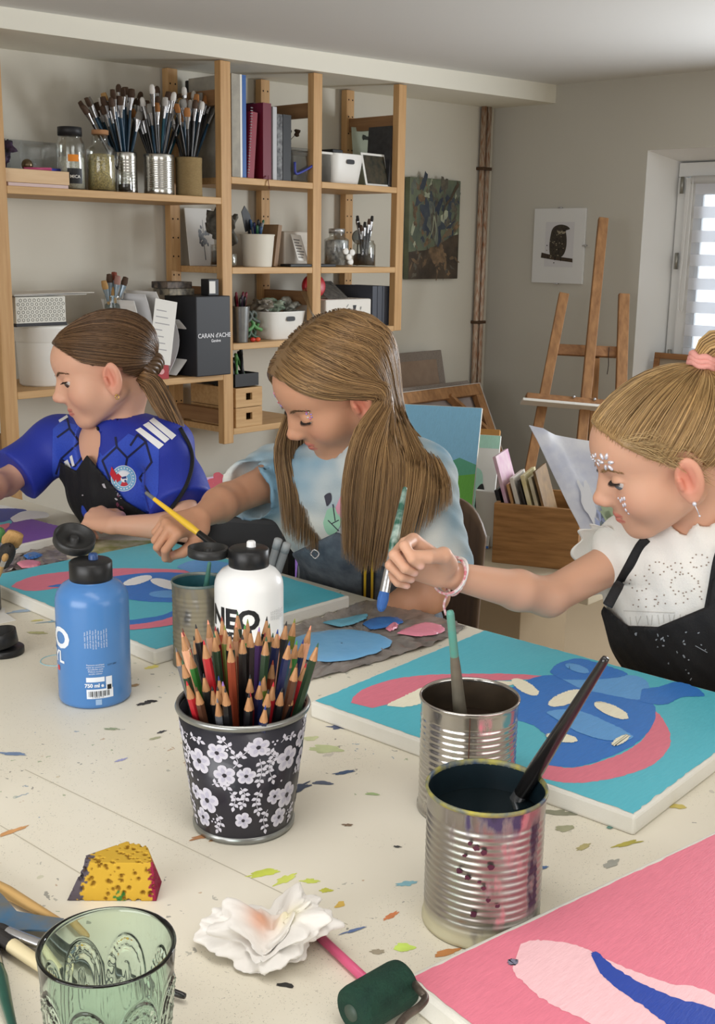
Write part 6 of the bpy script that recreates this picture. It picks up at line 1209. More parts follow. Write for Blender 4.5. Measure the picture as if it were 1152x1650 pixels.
# wooden crate of magazines
cA_ = onZ(792, 906, BZ); cB_ = onZ(929, 921, BZ); e1 = nrm(cB_-cA_); e2 = V(-e1[1], e1[0], 0); e2 = e2 if e2[0] > 0 else -e2; Wc = np.linalg.norm(cB_-cA_); Dc = .26
Hc = .175; R = np.stack([e1, e2, np.cross(e1, e2)], 1)
if R[2, 2] < 0: R[:, 2] *= -1
def CP(a, b, z_): return cA_+e1*a+e2*b+V(0, 0, z_)
W_crate = wood('crate_oak', (176, 128, 76), (132, 92, 50), (8, 8, 70), sc=1.2); W_crate2 = wood('crate_pine', (190, 150, 110), (170, 130, 92), (8, 8, 50))
t = thing('wooden_crate', 'brown wooden crate of magazines with black lettering on its side', 'crate', (cA_+cB_)/2)
mesh_obj('front_panel', MB().box(CP(Wc/2, .006, Hc/2), (Wc, .012, Hc), R, .002), W_crate, t); mesh_obj('rear_panel', MB().box(CP(Wc/2, Dc-.006, Hc/2), (Wc, .012, Hc), R, .002), W_crate, t)
for a in (.006, Wc-.006): mesh_obj('side_panel', MB().box(CP(a, Dc/2, Hc/2), (.012, Dc-.024, Hc), R, .002), W_crate2, t)
mesh_obj('bottom_panel', MB().box(CP(Wc/2, Dc/2, .006), (Wc-.024, Dc-.024, .010), R), W_crate2, t)
q = MB(); text_on(q, 'DU', .055, CP(Wc, .055, Hc*.52), e2, V(0, 0, 1), 0, .0006, .001); 
text_on(q, 'VIN', .034, CP(Wc, .060, Hc*.2), e2, V(0, 0, 1), 0, .0004, .001); mesh_obj('stencil_print', q, mat('stencil', (90, 60, 44), .8), t)
mg = [((22, 22, 24), 'black folder, frontmost in the wooden crate', .012, .01, None), ((224, 204, 206), 'magazine with pink flower cover in the wooden crate', .010, .110, (200, 150, 180)), ((196, 150, 100), 'tan booklet beside the flower magazine in the crate', .008, .03, None), ((226, 222, 214), 'white magazine with thick spine in the crate', .012, .05, (214, 206, 190)), ((60, 56, 50), 'dark thin magazine between white and yellow ones in the crate', .006, .045, None), ((214, 196, 120), 'yellow magazine with brown patches in the crate', .012, .06, (236, 228, 200)), ((222, 214, 190), 'cream magazine behind the yellow one in the crate', .010, .055, (180, 170, 140)), ((150, 118, 76), 'brown map-like magazine farthest right of the crate', .008, .075, (100, 76, 50))]
off = .0
for i, (rgb, lb, th, up_, rgb2) in enumerate(mg):
    H_ = Hc+up_+.015; Rt = rotz(math.atan2(e1[1], e1[0])) @ roty(-.30)
    # magazines stand across the crate, leaning left
    b0 = CP(.055+off, .108, .014); q = MB().box((0, 0, H_/2), (th, .15, H_), bev=.001).xf(Rt, b0)
    solo('magazine', q, mat('magazine_%d' % i, rgb, .4, rgb2=rgb2, var=.5, vscale=26), lb, 'magazine'); off += th+.008
A, B, C_ = at(925, 830, 2.80), at(852, 686, 2.88), at(985, 722, 2.88); A = A+(A-B)*(A[2]-BZ-.02)/(B[2]-A[2]); D_ = A+(C_-B)*.62
nrm_ = nrm(np.cross(B-A, C_-B))
t = thing('plastic_sleeve', 'clear plastic sleeve with a blue-green drawing standing in the wooden crate', 'sleeve', A)
P4 = [A, D_, C_, B]; k = 12; q = MB(); rr = np.random.default_rng(8); g = []
for i in range(k+1):
    for j in range(k+1):
        u_, v_ = i/k, j/k; p = (A*(1-u_)+D_*u_)*(1-v_)+(B*(1-u_)+C_*u_)*v_; g.append(p+nrm_*(.006*math.sin(u_*7+v_*5)+.0025*rr.normal()))
g = np.array(g); nq = (k+1)**2; q.add(np.concatenate([g, g+nrm_*.002]), [(i*(k+1)+j, (i+1)*(k+1)+j, (i+1)*(k+1)+j+1, i*(k+1)+j+1) for i in range(k) for j in range(k)]+[(nq+i*(k+1)+j, nq+i*(k+1)+j+1, nq+(i+1)*(k+1)+j+1, nq+(i+1)*(k+1)+j) for i in range(k) for j in range(k)], 0, True)
mesh_obj('plastic_cover', q, mat('sleeve_foil', (240, 242, 248), .12, rgb2=(196, 202, 224), var=.55, vscale=14, coat=1., bump=.7, bscale=24), t)
q = MB(); sgn = -1 if nrm_.dot(CF) > 0 else 1
if sgn > 0: nrm_ = nrm_
FA = lambda u_, v_: (A*(1-u_)+D_*u_)*(1-v_)+(B*(1-u_)+C_*u_)*v_ + (nrm_ if nrm_.dot(CF) < 0 else -nrm_)*.012
for i, (u_, v_, ru, rv, mi) in enumerate(((.35, .35, .16, .22, 0), (.62, .5, .12, .2, 1), (.3, .62, .14, .08, 2), (.6, .25, .18, .08, 2), (.45, .52, .06, .14, 1), (.75, .4, .06, .2, 2))): q.poly([FA(a, b) for a, b in blob(u_, v_, ru, rv, 22, .22, .5*i, i)], mi)
mesh_obj('drawing', q, [mat('draw_blue', (164, 176, 216), .3, coat=.6), mat('draw_green', (166, 182, 150), .3, coat=.6), mat('draw_white', (232, 234, 240), .2, coat=.8)], t)
# children's paintings leaning on the bench
def flat_painting(label, P, th, base, bands, name='painting_board', lean_to=None):
    ex = nrm(P[1]-P[0]); ey = nrm((P[3]-P[0])-ex*ex.dot(P[3]-P[0])); ez = np.cross(ex, ey); W_, H_ = np.linalg.norm(P[1]-P[0]), np.linalg.norm(P[3]-P[0]); t = thing(name, label, 'painting', (P[0]+P[1])/2)
    mesh_obj('board', MB().box(P[0]+ex*W_/2+ey*H_/2-ez*th/2, (W_, H_, th), np.stack([ex, ey, ez], 1), .001), base, t); q = MB(); ml = []
    for k, (out, m) in enumerate(bands):
        if m not in ml: ml.append(m)
        out = np.asarray(out, float); q.poly(P[0]+out[:, :1]*W_*ex+out[:, 1:2]*H_*ey+ez*(.0005+.0003*k), ml.index(m))
    if bands: mesh_obj('paint_layer', q, ml, t)
    return t
pR = onZ(752, 902, BZ+.002); dq_ = (pR-CO).dot(CF); pRt = at(690, 668, dq_+.10); ex_ = nrm(_rh*.9-_fh*.25); W_ = .26
pt_green = paint('grass_green', (96, 168, 60)); pt_olive = paint('olive_yellow', (176, 166, 50)); pt_lblue = paint('light_blue', (132, 190, 224)); pt_dgreen = paint('hill_green', (84, 160, 130))
flat_painting('sky, meadow and field painting leaning behind the middle girl', [pR-ex_*W_, pR, pRt, pRt-ex_*W_], .012, M_cnv, [(uv_rect(.003, .003, .997, .997), pt_lblue), ([(0.003, .003), (.997, .003), (.997, .62), (.8, .66), (.6, .60), (.003, .55)], pt_dgreen), ([(.003, .003), (.997, .003), (.997, .56), (.7, .53), (.003, .46)], pt_green), ([(.003, .003), (.997, .003), (.997, .30), (.6, .36), (.003, .30)], pt_olive)])
pR = onZ(787, 884, BZ+.002); pRt = at(747, 708, (pR-CO).dot(CF)+.10); W_ = .28
pt_mint = paint('mint', (168, 214, 196)); pt_black = paint('black', (26, 26, 30)); pt_dblue = paint('blue_edge', (50, 110, 200))
flat_painting('white painting with mint shapes and black spots, right of the meadow painting', [pR-ex_*W_, pR, pRt, pRt-ex_*W_], .012, mat('board_white', (236, 236, 232), .6), [(uv_rect(.0, .88, .997, .997), pt_mint), (uv_rect(.4, .0, .997, .02), pt_dblue), (closed([(.62, .62), (.74, .70), (.84, .66), (.86, .5), (.84, .34), (.9, .2), (.88, .08), (.7, .12), (.62, .3)], 50), pt_mint), (closed([(.80, .50), (.86, .56), (.90, .46), (.93, .36), (.86, .32), (.80, .36)], 30), pt_black), (blob(.60, .66, .07, .05, 16, .1), pt_black), (blob(.76, .16, .05, .02, 14, .1), pt_black), (blob(.84, .26, .05, .03, 14, .1), M_cnv)])
pR = onZ(786, 868, BZ+.002); pRt = at(752, 697, (pR-CO).dot(CF)+.10); W_ = .32
flat_painting('orange-brown framed board behind the white and mint painting', [pR-ex_*W_, pR, pRt, pRt-ex_*W_], .02, mat('board_orange', (196, 146, 80), .6, rgb2=(176, 124, 62), var=.4, vscale=12), [(uv_rect(.1, .0, .93, .93), mat('board_red', (150, 60, 40), .6, rgb2=(110, 80, 60), var=.5, vscale=20))])
wb_ = onZ(800, 882, BZ+.001); solo('white_board', MB().box((0, 0, .09), (.012, .12, .18), bev=.002).xf(rotz(.3) @ roty(-.2), wb_+V(0, 0, .002)), M_whitep, 'small plain white board standing left of the crate', 'board')
# flower painting standing on the floor by the back wall
P_lav = paint('lavender', (206, 172, 206)); P_red = paint('poppy_red', (190, 34, 60)); P_vio = paint('violet', (120, 70, 170)); P_leaf = paint('leaf_green', (90, 140, 60)); P_cob = paint('cobalt', (50, 70, 170))
a, b = onY(300, 772, 3.20), onY(505, 742, 3.20); hz = (a[2]+b[2])/2
fl = [(uv_rect(.003, .003, .997, .997), P_lav), ([(.4, 0), (.997, 0), (.997, .30), (.8, .34), (.55, .22)], P_vio)]
for u_, v_, r_ in ((.22, .97, .06), (.16, .92, .05), (.28, .93, .05), (.56, .60, .06), (.50, .55, .05), (.60, .52, .05), (.52, .40, .05), (.58, .36, .05)): fl.append((blob(u_, v_, r_, r_*.8, 20, .22), P_red))
fl += [(blob(.68, .48, .06, .05, 20, .2), P_cob), (blob(.53, .28, .02, .06, 14, .2), P_leaf), (blob(.64, .30, .05, .02, 14, .2), P_leaf)]
flat_painting('lavender painting with red flowers standing against the back wall', [V(a[0], 3.02, .002), V(b[0], 3.02, .002), V(b[0], 3.20, hz), V(a[0], 3.20, hz)], .018, M_cnv, fl)
# two grey paint markers on the middle palette's edge
for i, (p, q_) in enumerate((((430, 905), (452, 868)), ((440, 912), (462, 876)))):
    A = onZ(p[0]+5, 925, TZ+.006); pass
# ================================================================ figures: implicit surfaces, one continuous skin each
def rc(a, b, ra, rb=None, k=.012, op='u'): return dict(t='rc', a=np.asarray(a, float), b=np.asarray(b, float), ra=ra, rb=ra if rb is None else rb, k=k, op=op)
def el(c, r, R=None, k=.012, op='u', cut=None): return dict(t='el', c=np.asarray(c, float), r=np.broadcast_to(np.asarray(r, float), (3,)).copy(), R=np.eye(3) if R is None else np.asarray(R, float), k=k, op=op, cut=cut)
def xform(pr, R, t, s=1.0):
    out = []
    for p in pr:
        q = dict(p); q['k'] = p['k']*s
        if p['t'] == 'rc': q['a'] = R @ p['a']*s+t; q['b'] = R @ p['b']*s+t; q['ra'] = p['ra']*s; q['rb'] = p['rb']*s
        else:
            q['c'] = R @ p['c']*s+t; q['r'] = p['r']*s; q['R'] = R @ p['R']
            if p['cut'] is not None: n_, o_ = p['cut']; q['cut'] = (R @ np.asarray(n_, float), o_*s)
        out.append(q)
    return out
def infl(pr, d, kk=None):
    out = []
    for p in pr:
        q = dict(p)
        if p['t'] == 'rc': q['ra'] = p['ra']+d; q['rb'] = p['rb']+d
        else: q['r'] = p['r']+d
        if kk: q['k'] = kk
        out.append(q)
    return out
def bbox(p):
    if p['t'] == 'rc': r = max(p['ra'], p['rb']); return np.minimum(p['a'], p['b'])-r, np.maximum(p['a'], p['b'])+r
    e = np.sqrt(((p['R']*p['r'])**2).sum(1)); return p['c']-e, p['c']+e
def axis(lo, hi, base, fine):
    x = [lo]
    while x[-1] < hi:
        h = base
        for a, b, f in fine:
            if x[-1] > a-.02 and x[-1] < b: h = min(h, f if x[-1] > a else f+(a-x[-1])*.2)
            elif b <= x[-1] < b+.02: h = min(h, f+(x[-1]-b)*.2)
        x.append(x[-1]+h)
    return np.array(x)
def field(pr, lo, hi, base, fine=()):
    ax = [axis(lo[i], hi[i], base, [(f[0][i], f[1][i], f[2]) for f in fine]) for i in range(3)]
    F = np.full([len(a) for a in ax], .05, np.float32)
    for p in pr:
        l, h = bbox(p); pad = p['k']+2.5*base+.004
        s = [slice(max(0, np.searchsorted(ax[i], l[i]-pad)-1), np.searchsorted(ax[i], h[i]+pad)+1) for i in range(3)]
        if any(q.stop-q.start < 2 for q in s): continue
        X, Y, Z = (ax[i][s[i]].astype(np.float32) for i in range(3)); X = X[:, None, None]; Y = Y[None, :, None]; Z = Z[None, None, :]
        if p['t'] == 'rc':
            a, b = p['a'], p['b']; d = b-a; L2 = float(d.dot(d))+1e-12
            px, py, pz = X-a[0], Y-a[1], Z-a[2]; t = np.clip((px*d[0]+py*d[1]+pz*d[2])/L2, 0, 1)
            D = np.sqrt((px-t*d[0])**2+(py-t*d[1])**2+(pz-t*d[2])**2) - (p['ra']+t*(p['rb']-p['ra']))
        else:
            c, R, r = p['c'], p['R'], p['r']; px, py, pz = X-c[0], Y-c[1], Z-c[2]
            u = [(px*R[0, i]+py*R[1, i]+pz*R[2, i]) for i in range(3)]
            k0 = np.sqrt(sum((u[i]/r[i])**2 for i in range(3))); k1 = np.sqrt(sum((u[i]/r[i]**2)**2 for i in range(3)))+1e-9; D = k0*(k0-1)/k1
            if p['cut'] is not None: n_, o_ = p['cut']; D = np.maximum(D, -(px*n_[0]+py*n_[1]+pz*n_[2])+o_)
        G = F[s[0], s[1], s[2]]; k = p['k']
        if p['op'] == 'u': hh = np.maximum(k-np.abs(G-D), 0)/k; F[s[0], s[1], s[2]] = np.minimum(G, D)-hh*hh*k*.25
        else: hh = np.maximum(k-np.abs(G+D), 0)/k; F[s[0], s[1], s[2]] = np.maximum(G, -D)+hh*hh*k*.25
    return ax, F
def nets(ax, F):
    """surface nets"""
    S = F < 0; n = np.array(F.shape)
    c = [S[i:n[0]-1+i, j:n[1]-1+j, k:n[2]-1+k] for i in (0, 1) for j in (0, 1) for k in (0, 1)]
    anyc = c[0].copy(); allc = c[0].copy()
    for q in c[1:]: anyc |= q; allc &= q
    act = anyc & ~allc; I = np.argwhere(act); idx = np.full(act.shape, -1, np.int32); idx[act] = np.arange(len(I))
    acc = np.zeros((len(I), 3)); cnt = np.zeros(len(I))
    off = np.array([(i, j, k) for i in (0, 1) for j in (0, 1) for k in (0, 1)])
    val = [F[I[:, 0]+o[0], I[:, 1]+o[1], I[:, 2]+o[2]].astype(float) for o in off]
    for a in range(8):
        for b in range(a+1, 8):
            d = off[b]-off[a]
            if d.sum() != 1 or (d < 0).any(): continue
            va, vb = val[a], val[b]; m = (va < 0) != (vb < 0); t = np.where(m, va/(va-vb+1e-20), 0)
            p = np.empty((len(I), 3))
            for i in range(3):
                A = ax[i][I[:, i]+off[a][i]]; B = ax[i][I[:, i]+off[b][i]]; p[:, i] = A+(B-A)*t
            acc[m] += p[m]; cnt[m] += 1
    V_ = acc/cnt[:, None]; quads = []
    for d in range(3):
        e = [1, 2, 0][d]; f = [2, 0, 1][d]
        sl0 = [slice(None)]*3; sl1 = [slice(None)]*3; sl0[d] = slice(0, n[d]-1); sl1[d] = slice(1, n[d])
        A = S[tuple(sl0)]; B = S[tuple(sl1)]; X = np.argwhere(A != B); sa = A[X[:, 0], X[:, 1], X[:, 2]]
        ok = (X[:, e] > 0) & (X[:, f] > 0) & (X[:, e] < n[e]-1) & (X[:, f] < n[f]-1); X = X[ok]; sa = sa[ok]
        def g(de, df): Y = X.copy(); Y[:, e] -= de; Y[:, f] -= df; return idx[Y[:, 0], Y[:, 1], Y[:, 2]]
        q = np.stack([g(1, 1), g(0, 1), g(0, 0), g(1, 0)], 1); q[~sa] = q[~sa][:, ::-1]; quads.append(q)
    return V_, np.concatenate(quads)
def fast_mesh(name, v, q, m, parent, col=None):
    me = bpy.data.meshes.new(name); me.vertices.add(len(v)); me.loops.add(q.size); me.polygons.add(len(q))
    v = v - wloc(parent) if parent is not None else v
    me.vertices.foreach_set('co', v.astype(np.float32).ravel()); me.loops.foreach_set('vertex_index', q.astype(np.int32).ravel())
    me.polygons.foreach_set('loop_start', np.arange(0, q.size, q.shape[1], dtype=np.int32)); me.polygons.foreach_set('loop_total', np.full(len(q), q.shape[1], np.int32)); me.polygons.foreach_set('use_smooth', np.ones(len(q), bool))
    for mm in (m if isinstance(m, (list, tuple)) else [m]): me.materials.append(mm)
    me.update(); me.validate(); o = bpy.data.objects.new(name, me); COL.objects.link(o)
    if parent is not None: o.parent = parent
    if col is not None: set_col(o, col)
    return o
def ypr(y, p, r):
    y, p, r = (math.radians(q) for q in (y, p, r)); return rotz(y) @ roty(p) @ rotx(r)
# ---- head, in its own frame: x to the face, y to the left ear, z up; origin between the ears
CRC, CRR = V(-.012, 0, .028), V(.089, .073, .067)
FHC, FHR = V(.034, 0, .034), V(.0515, .058, .048)
def head_prims(lid=.001):
    p = [el(CRC, CRR, k=.02), el(FHC, FHR, k=.02), el((.034, 0, -.020), (.047, .055, .060), k=.02)]
    for s in (1, -1): p += [rc((.000, .046*s, -.040), (.058, .014*s, -.073), .021, .015, k=.02), el((.049, .031*s, -.026), .0290, k=.02)]
    p += [el((.069, 0, -.0745), (.0155, .017, .0145), k=.016), el((.069, 0, -.048), (.0185, .024, .021), k=.016)]
    for s in (1, -1): p.append(el((.0970, .0315*s, .0035), (.0185, .0195, .0135), k=.012, op='s'))
    p.append(el((.082, 0, -.016), (.0135, .0150, .018), k=.014))
    p += [rc((.0785, 0, .012), (.0960, 0, -.0165), .0060, .0072, k=.010), el((.0995, 0, -.0180), .0080, k=.007)]
    for s in (1, -1): p.append(el((.0915, .0080*s, -.0235), (.0085, .0056, .0056), k=.007))
    for s in (1, -1): p.append(el((.0965, .0042*s, -.0285), (.0030, .0020, .0024), k=.002, op='s'))
    for s in (1, -1):
        p += [rc((.0735, .0190*s, -.0495), (.0872, .0035*s, -.0464), .0022, .0034, k=.005), rc((.0735, .0185*s, -.0505), (.0853, 0, -.0540), .0024, .0042, k=.005)]
        p.append(rc((.079, .0185*s, -.0503), (.0935, 0, -.0500), .0009, .0013, k=.0022, op='s'))
        c = V(.0665, .0305*s, .0030)
        p += [el(c, .0144, k=.0018, cut=((-.10, 0, .995), lid)), el(c, .0138, k=.0018, cut=((-.12, 0, -.993), .0066))]
        Re = rotz(-.46*s) @ roty(-.20)
        p += [el((.000, .0765*s, -.014), (.0175, .0070, .0300), Re, k=.006), el((.0045, .0850*s, -.009), (.0115, .0095, .0205), Re, k=.003, op='s'), rc((-.0035, .0795*s, .004), (-.0045, .0790*s, -.020), .0030, .0026, k=.004), rc((.011, .0760*s, -.010), (.011, .0755*s, -.020), .0036, .0036, k=.003), el((.004, .0750*s, -.038), (.007, .0048, .0075), k=.005)]
    return p
FL = [(.034, .020, .016), (.038, .022, .017), (.035, .021, .016), (.027, .016, .014)]; MC = [(.070, .0235, .001), (.074, .0080, .003), (.069, -.0075, .002), (.061, -.0215, -.002)]; FR = [.0074, .0076, .0072, .0064]
def hand_prims(W, X, Z, side, curls, splay=(8, 2, -4, -10), thumb=None, s=.88):
    """W wrist, X towards the knuckles, Z out of the back of the hand, side +1 right hand / -1 left"""
    X = nrm(X); Z = nrm(Z-X*np.dot(X, Z)); Y = np.cross(Z, X)*side; R = np.stack([X, Y, Z], 1); pr = []; nails = []
    for f in range(4):
        m = V(*MC[f]); pr.append(rc((.004, m[1]*.45, 0), m, .0118, .0098 if f < 3 else .009, k=.010))
    pr.append(el((.035, .002, -.004), (.036, .026, .0115), k=.010))
    for f in range(4):
        p = V(*MC[f]); th = 0; sp = math.radians(splay[f]); r = FR[f]
        for j in range(3):
            th += math.radians(curls[f][j]); d = V(math.cos(th)*math.cos(sp), math.cos(th)*math.sin(sp), -math.sin(th)); q = p+d*FL[f][j]; r2 = r*(.93 if j < 2 else .84)
            pr.append(rc(p, q, r*(1.04 if j else 1.12), r2, k=.0022 if j == 0 else .0018)); 
            if j == 2: nn = V(-math.sin(th)*-1*0+math.sin(th)*math.cos(sp), math.sin(th)*math.sin(sp), math.cos(th)); nails.append(q+nn*r2*.9-d*.001)
            p, r = q, r2
    th_ = thumb if thumb is not None else [(.012, .020, -.006), (.036, .040, -.012), (.062, .050, -.016), (.084, .050, -.020)]
    th_ = [V(*q) for q in th_]
    pr += [rc(th_[0], th_[1], .0150, .0115, k=.010), rc(th_[1], th_[2], .0106, .0090, k=.003), rc(th_[2], th_[3], .0092, .0076, k=.002)]
    nails.append(th_[3]+V(0, .2, .8)*.0075)
    return xform(pr, R*s, np.asarray(W, float)) if False else [dict(q) for q in xform(pr, R, np.asarray(W, float), s)], [R @ (n_*s)+W for n_ in nails]
def skin_color(v, H, base, nails, lipc=(200, 112, 100), ear=(226, 130, 110)):
    R, t = H; b = np.array(lin(base)); l = (v-t) @ R; c = np.tile(b, (len(v), 1))
    def mixc(rgb, k): return c*(1-k[:, None])+np.array(lin(rgb))*k[:, None]
    g = lambda p, s: np.exp(-(((l-np.asarray(p, float))/np.asarray(s, float))**2).sum(1))
    for s in (1, -1): c = mixc((226, 144, 124), .32*g((.066, .036*s, -.024), (.028, .017, .017)))
    c = mixc((226, 138, 116), .30*g((.102, 0, -.022), .010))
    for s in (1, -1): c = mixc(ear, .55*g((.002, .079*s, -.012), (.022, .012, .030)))
    # lips
    dz = np.abs(l[:, 1]); mouthw = (dz < .0185) & (l[:, 0] > .072) & (l[:, 0] < .105); zc = np.where(l[:, 2] > -.0498, -.0462, -.0541); hw = np.sqrt(np.clip(1-(dz/.0185)**2, 0, 1))*.0052
    c = mixc(lipc, np.where(mouthw, np.clip(1.2-np.abs(l[:, 2]-zc)/(hw+1e-6), 0, 1)*.9, 0)); c = mixc((120, 52, 46), np.where(mouthw & (dz < .0165), np.clip(1-np.abs(l[:, 2]+.0498)/.0011, 0, 1)*.7, 0))
    for s in (1, -1): c = mixc((196, 96, 78), .5*g((.006, .083*s, -.010), (.009, .008, .016)))
    for n_ in nails:
        k = np.clip(1.6-np.linalg.norm(v-n_, axis=1)/.0042, 0, 1); c = mixc((238, 190, 176), k*.7)
    return np.clip(c, 0, 1)
M_skin = attr_mat('skin', rough=.5, sss=.12, spec=.35, bump=.06, bscale=900)
def eyes(H, parent, iris=(90, 60, 40), gaze=(.86, 0, -.32)):
    R, t = H
    for s in (1, -1):
        c = t+R @ V(.0668, .0305*s, .0030); mb = MB(); Rg = frame(R @ nrm(gaze)); n = 40; a = np.linspace(pi/2, -pi/2, 25); k = MB().lathe(np.stack([np.cos(a[::-1]), np.sin(a[::-1])], 1)*.0129, n=n); v = np.concatenate(k.v); ang = np.arccos(np.clip(v[:, 2]/.0129, -1, 1))
        col = np.tile(np.array(lin((206, 196, 188))), (len(v), 1)); col[ang < .60] = lin((40, 28, 22)); col[ang < .54] = lin(iris); col[ang < .26] = lin((8, 8, 8))
        o = mesh_obj('eye', mb.add(v @ Rg.T+c, k.f), attr_mat('eye_ball', rough=.08, spec=.6), parent); set_col(o, col)
def brows(H, parent, rgb, lid=.001, lash=True):
    R, t = H; m = mat('brow_%d_%d_%d' % rgb, rgb, .8)
    for s in (1, -1):
        rr = np.random.default_rng(3); mb = MB()
        c = spline([(.0855, .013*s, .0185), (.081, .028*s, .0245), (.067, .044*s, .0215)], 60)
        for i in range(60):
            for _ in range(2):
                p = c[i]+rr.normal(size=3)*V(.0006, .0006, .0011); d = nrm(V(-.3, .75*s, .45-.9*i/60)); mb.tube([p, p+d*.004+V(.0006, 0, 0), p+d*.007], [.00028, .00024, .00008], 3, False)
        mesh_obj('eyebrow', mb.xf(R, t), m, parent)
        if lash:
            mb = MB(); c0 = V(.0665, .0305*s, .0030)
            for i in range(26):
                a = -1.0+2.0*i/25; p = c0+V(.0142*math.cos(a), .0142*math.sin(a), lid+.0014*math.cos(a)); d = nrm(V(math.cos(a), math.sin(a), -.35)); mb.tube([p-d*.0006, p+d*.003, p+d*.006+V(0, 0, .0005)], [.0006, .0004, .00012], 3, False)
            mesh_obj('eyelashes', mb.xf(R, t), mat('lash', (44, 32, 26), .7), parent)
# ---- hair strands
def strands(name, P, rad, cols, parent, m, jit=0.):
    """P: (n, k, 3) strand points -> one mesh of slim three-sided strands"""
    n, k = P.shape[:2]; T = np.gradient(P, axis=1); T /= np.linalg.norm(T, axis=2, keepdims=True)+1e-9
    ref = np.tile(V(.31, .52, .80), (n, k, 1)); X = np.cross(T, ref); X /= np.linalg.norm(X, axis=2, keepdims=True)+1e-9; Y = np.cross(T, X)
    w = np.interp(np.linspace(0, 1, k), [0, .10, .75, 1], [.15, 1, .9, .25]); r = (np.asarray(rad).reshape(-1, 1)*w)[:, :, None]
    ring = [P+r*(math.cos(a)*X+math.sin(a)*Y) for a in (0, 2*pi/3, 4*pi/3)]; v = np.stack(ring, 2).reshape(-1, 3)
    b = (np.arange(n)[:, None, None]*k+np.arange(k-1)[None, :, None])*3; j = np.arange(3)[None, None, :]; j2 = (j+1) % 3
    q = np.stack([b+j, b+j2, b+3+j2, b+3+j], 3).reshape(-1, 4)
    return fast_mesh(name, v, q, m, parent, np.repeat(cols, k*3, 0))
def hair_cols(n, a, b, rng, p=1.0):
    f = rng.random(n)**p; return np.array(lin(a))*(1-f[:, None])+np.array(lin(b))*f[:, None]
M_hair = attr_mat('hair_strands', rough=.38, spec=.45)
def hline(x, y, z):
    """positive inside the hair-covered scalp (head frame)"""
    h = np.where(x > .012, 1.0*(x-.012)+.012-.22*np.clip(np.abs(y)-.03, 0, 1), .80*(x-.012)+.012)
    f = z-h; ear = np.hypot((x-.004)/1.0, (z+.012)/1.25)-.0245
    return np.minimum(f, np.where(np.abs(y) > .045, ear, 1.))
def scalp_cap(H, parent, thick, col, name='hair', extra=None, k=.004, lift=0.):
    R, t = H; lo, hi = V(-.14, -.11, -.09), V(.11, .11, .15)
    pr = [el(CRC, CRR+thick, k=.02), el(FHC, FHR+thick, k=.02)]
    ax, F = field(pr, lo, hi, .0032)
    X, Y, Z = np.meshgrid(*ax, indexing='ij'); F = np.maximum(F, (.0045-hline(X, Y, Z))*.7).astype(np.float32)
    F += (.0008*np.sin(Y*420+Z*60)*np.cos(X*30)).astype(np.float32)
    v, q = nets(ax, F); return v, q
def pulled_hair(H, tie, n, thick, c0, c1, seed, lift=.004, wild=.0015, front=0.):
    """strand paths swept back along the scalp from everywhere to the tie"""
    rng = np.random.default_rng(seed); R, t = H; roots = []
    RR = CRR+thick
    while len(roots) < n:
        d = nrm(rng.normal(size=3)); p = CRC+d*RR
        h_ = hline(p[0], p[1], p[2])
        if h_ > .0 and (h_ < .016 or rng.random() < .55) or -.003 < h_ <= 0 and rng.random() < .4: roots.append(d)
    D0 = np.array(roots); T = nrm((np.asarray(tie)-CRC)/RR); k = 12; f = np.linspace(0, 1, k)
    om = np.arccos(np.clip(D0 @ T, -1, 1))[:, None]; so = np.sin(om)+1e-6
    ff = f[None, :]; P = (np.sin((1-ff)*om)/so)[:, :, None]*D0[:, None, :]+(np.sin(ff*om)/so)[:, :, None]*T[None, None, :]
    nz = rng.normal(size=(n, 1))*wild; lft = lift*np.sin(np.clip(ff*1.2, 0, 1)*pi*.9)*rng.random((n, 1))+nz*ff
    # strands never dip under the cap
    Q = CRC+P*(RR+0)[None, None, :]*(1+(.0015+np.abs(lft))[:, :, None]/.08)
    # the forehead bulges out of the plain cranium
    tree = bvh(*scalp_cap(H, None, thick, None)); D = P*RR; D = D/np.linalg.norm(D, axis=2, keepdims=True); rad = np.linalg.norm(Q-CRC, axis=2); cc = Vector(CRC); sh_ = D.shape[:2]
    hit = np.array([(tree.ray_cast(cc, Vector(d))[3] or 0.) for d in D.reshape(-1, 3)]).reshape(sh_); hit[:, 0] = np.maximum(hit[:, 0], hit[:, 1]-.001); rad = np.maximum(rad, hit+.0006+np.abs(lft)); Q = CRC+D*rad[:, :, None]
    ok = hline(Q[:, 1:8, 0], Q[:, 1:8, 1], Q[:, 1:8, 2]).min(1) > -.007; Q = Q[ok]
    return Q @ R.T+t, hair_cols(len(Q), c0, c1, rng, 1.3)
def bundle(guide, r0, r1, n, rng, k=16, wave=0.):
    """loose tail of strands round a guide curve"""
    g = spline(guide, k); a = rng.uniform(0, 2*pi, n); q = np.sqrt(rng.random(n)); T = np.gradient(g, axis=0); T /= np.linalg.norm(T, axis=1)[:, None]
    X = np.cross(T, V(.2, .3, .9)); X /= np.linalg.norm(X, axis=1)[:, None]; Y = np.cross(T, X); rr = np.interp(np.linspace(0, 1, k), np.linspace(0, 1, len(np.atleast_1d(r1))), np.atleast_1d(r1)) if np.ndim(r1) else np.linspace(r0, r1, k)
    ph = rng.uniform(0, 6, n); wv = wave*np.sin(np.linspace(0, 7, k)[None, :]+ph[:, None])
    return g[None]+(q*np.cos(a))[:, None, None]*(X*rr[:, None])[None]+((q*np.sin(a))[:, None]+wv/np.maximum(rr, 1e-4)[None, :])[:, :, None]*(Y*rr[:, None])[None]
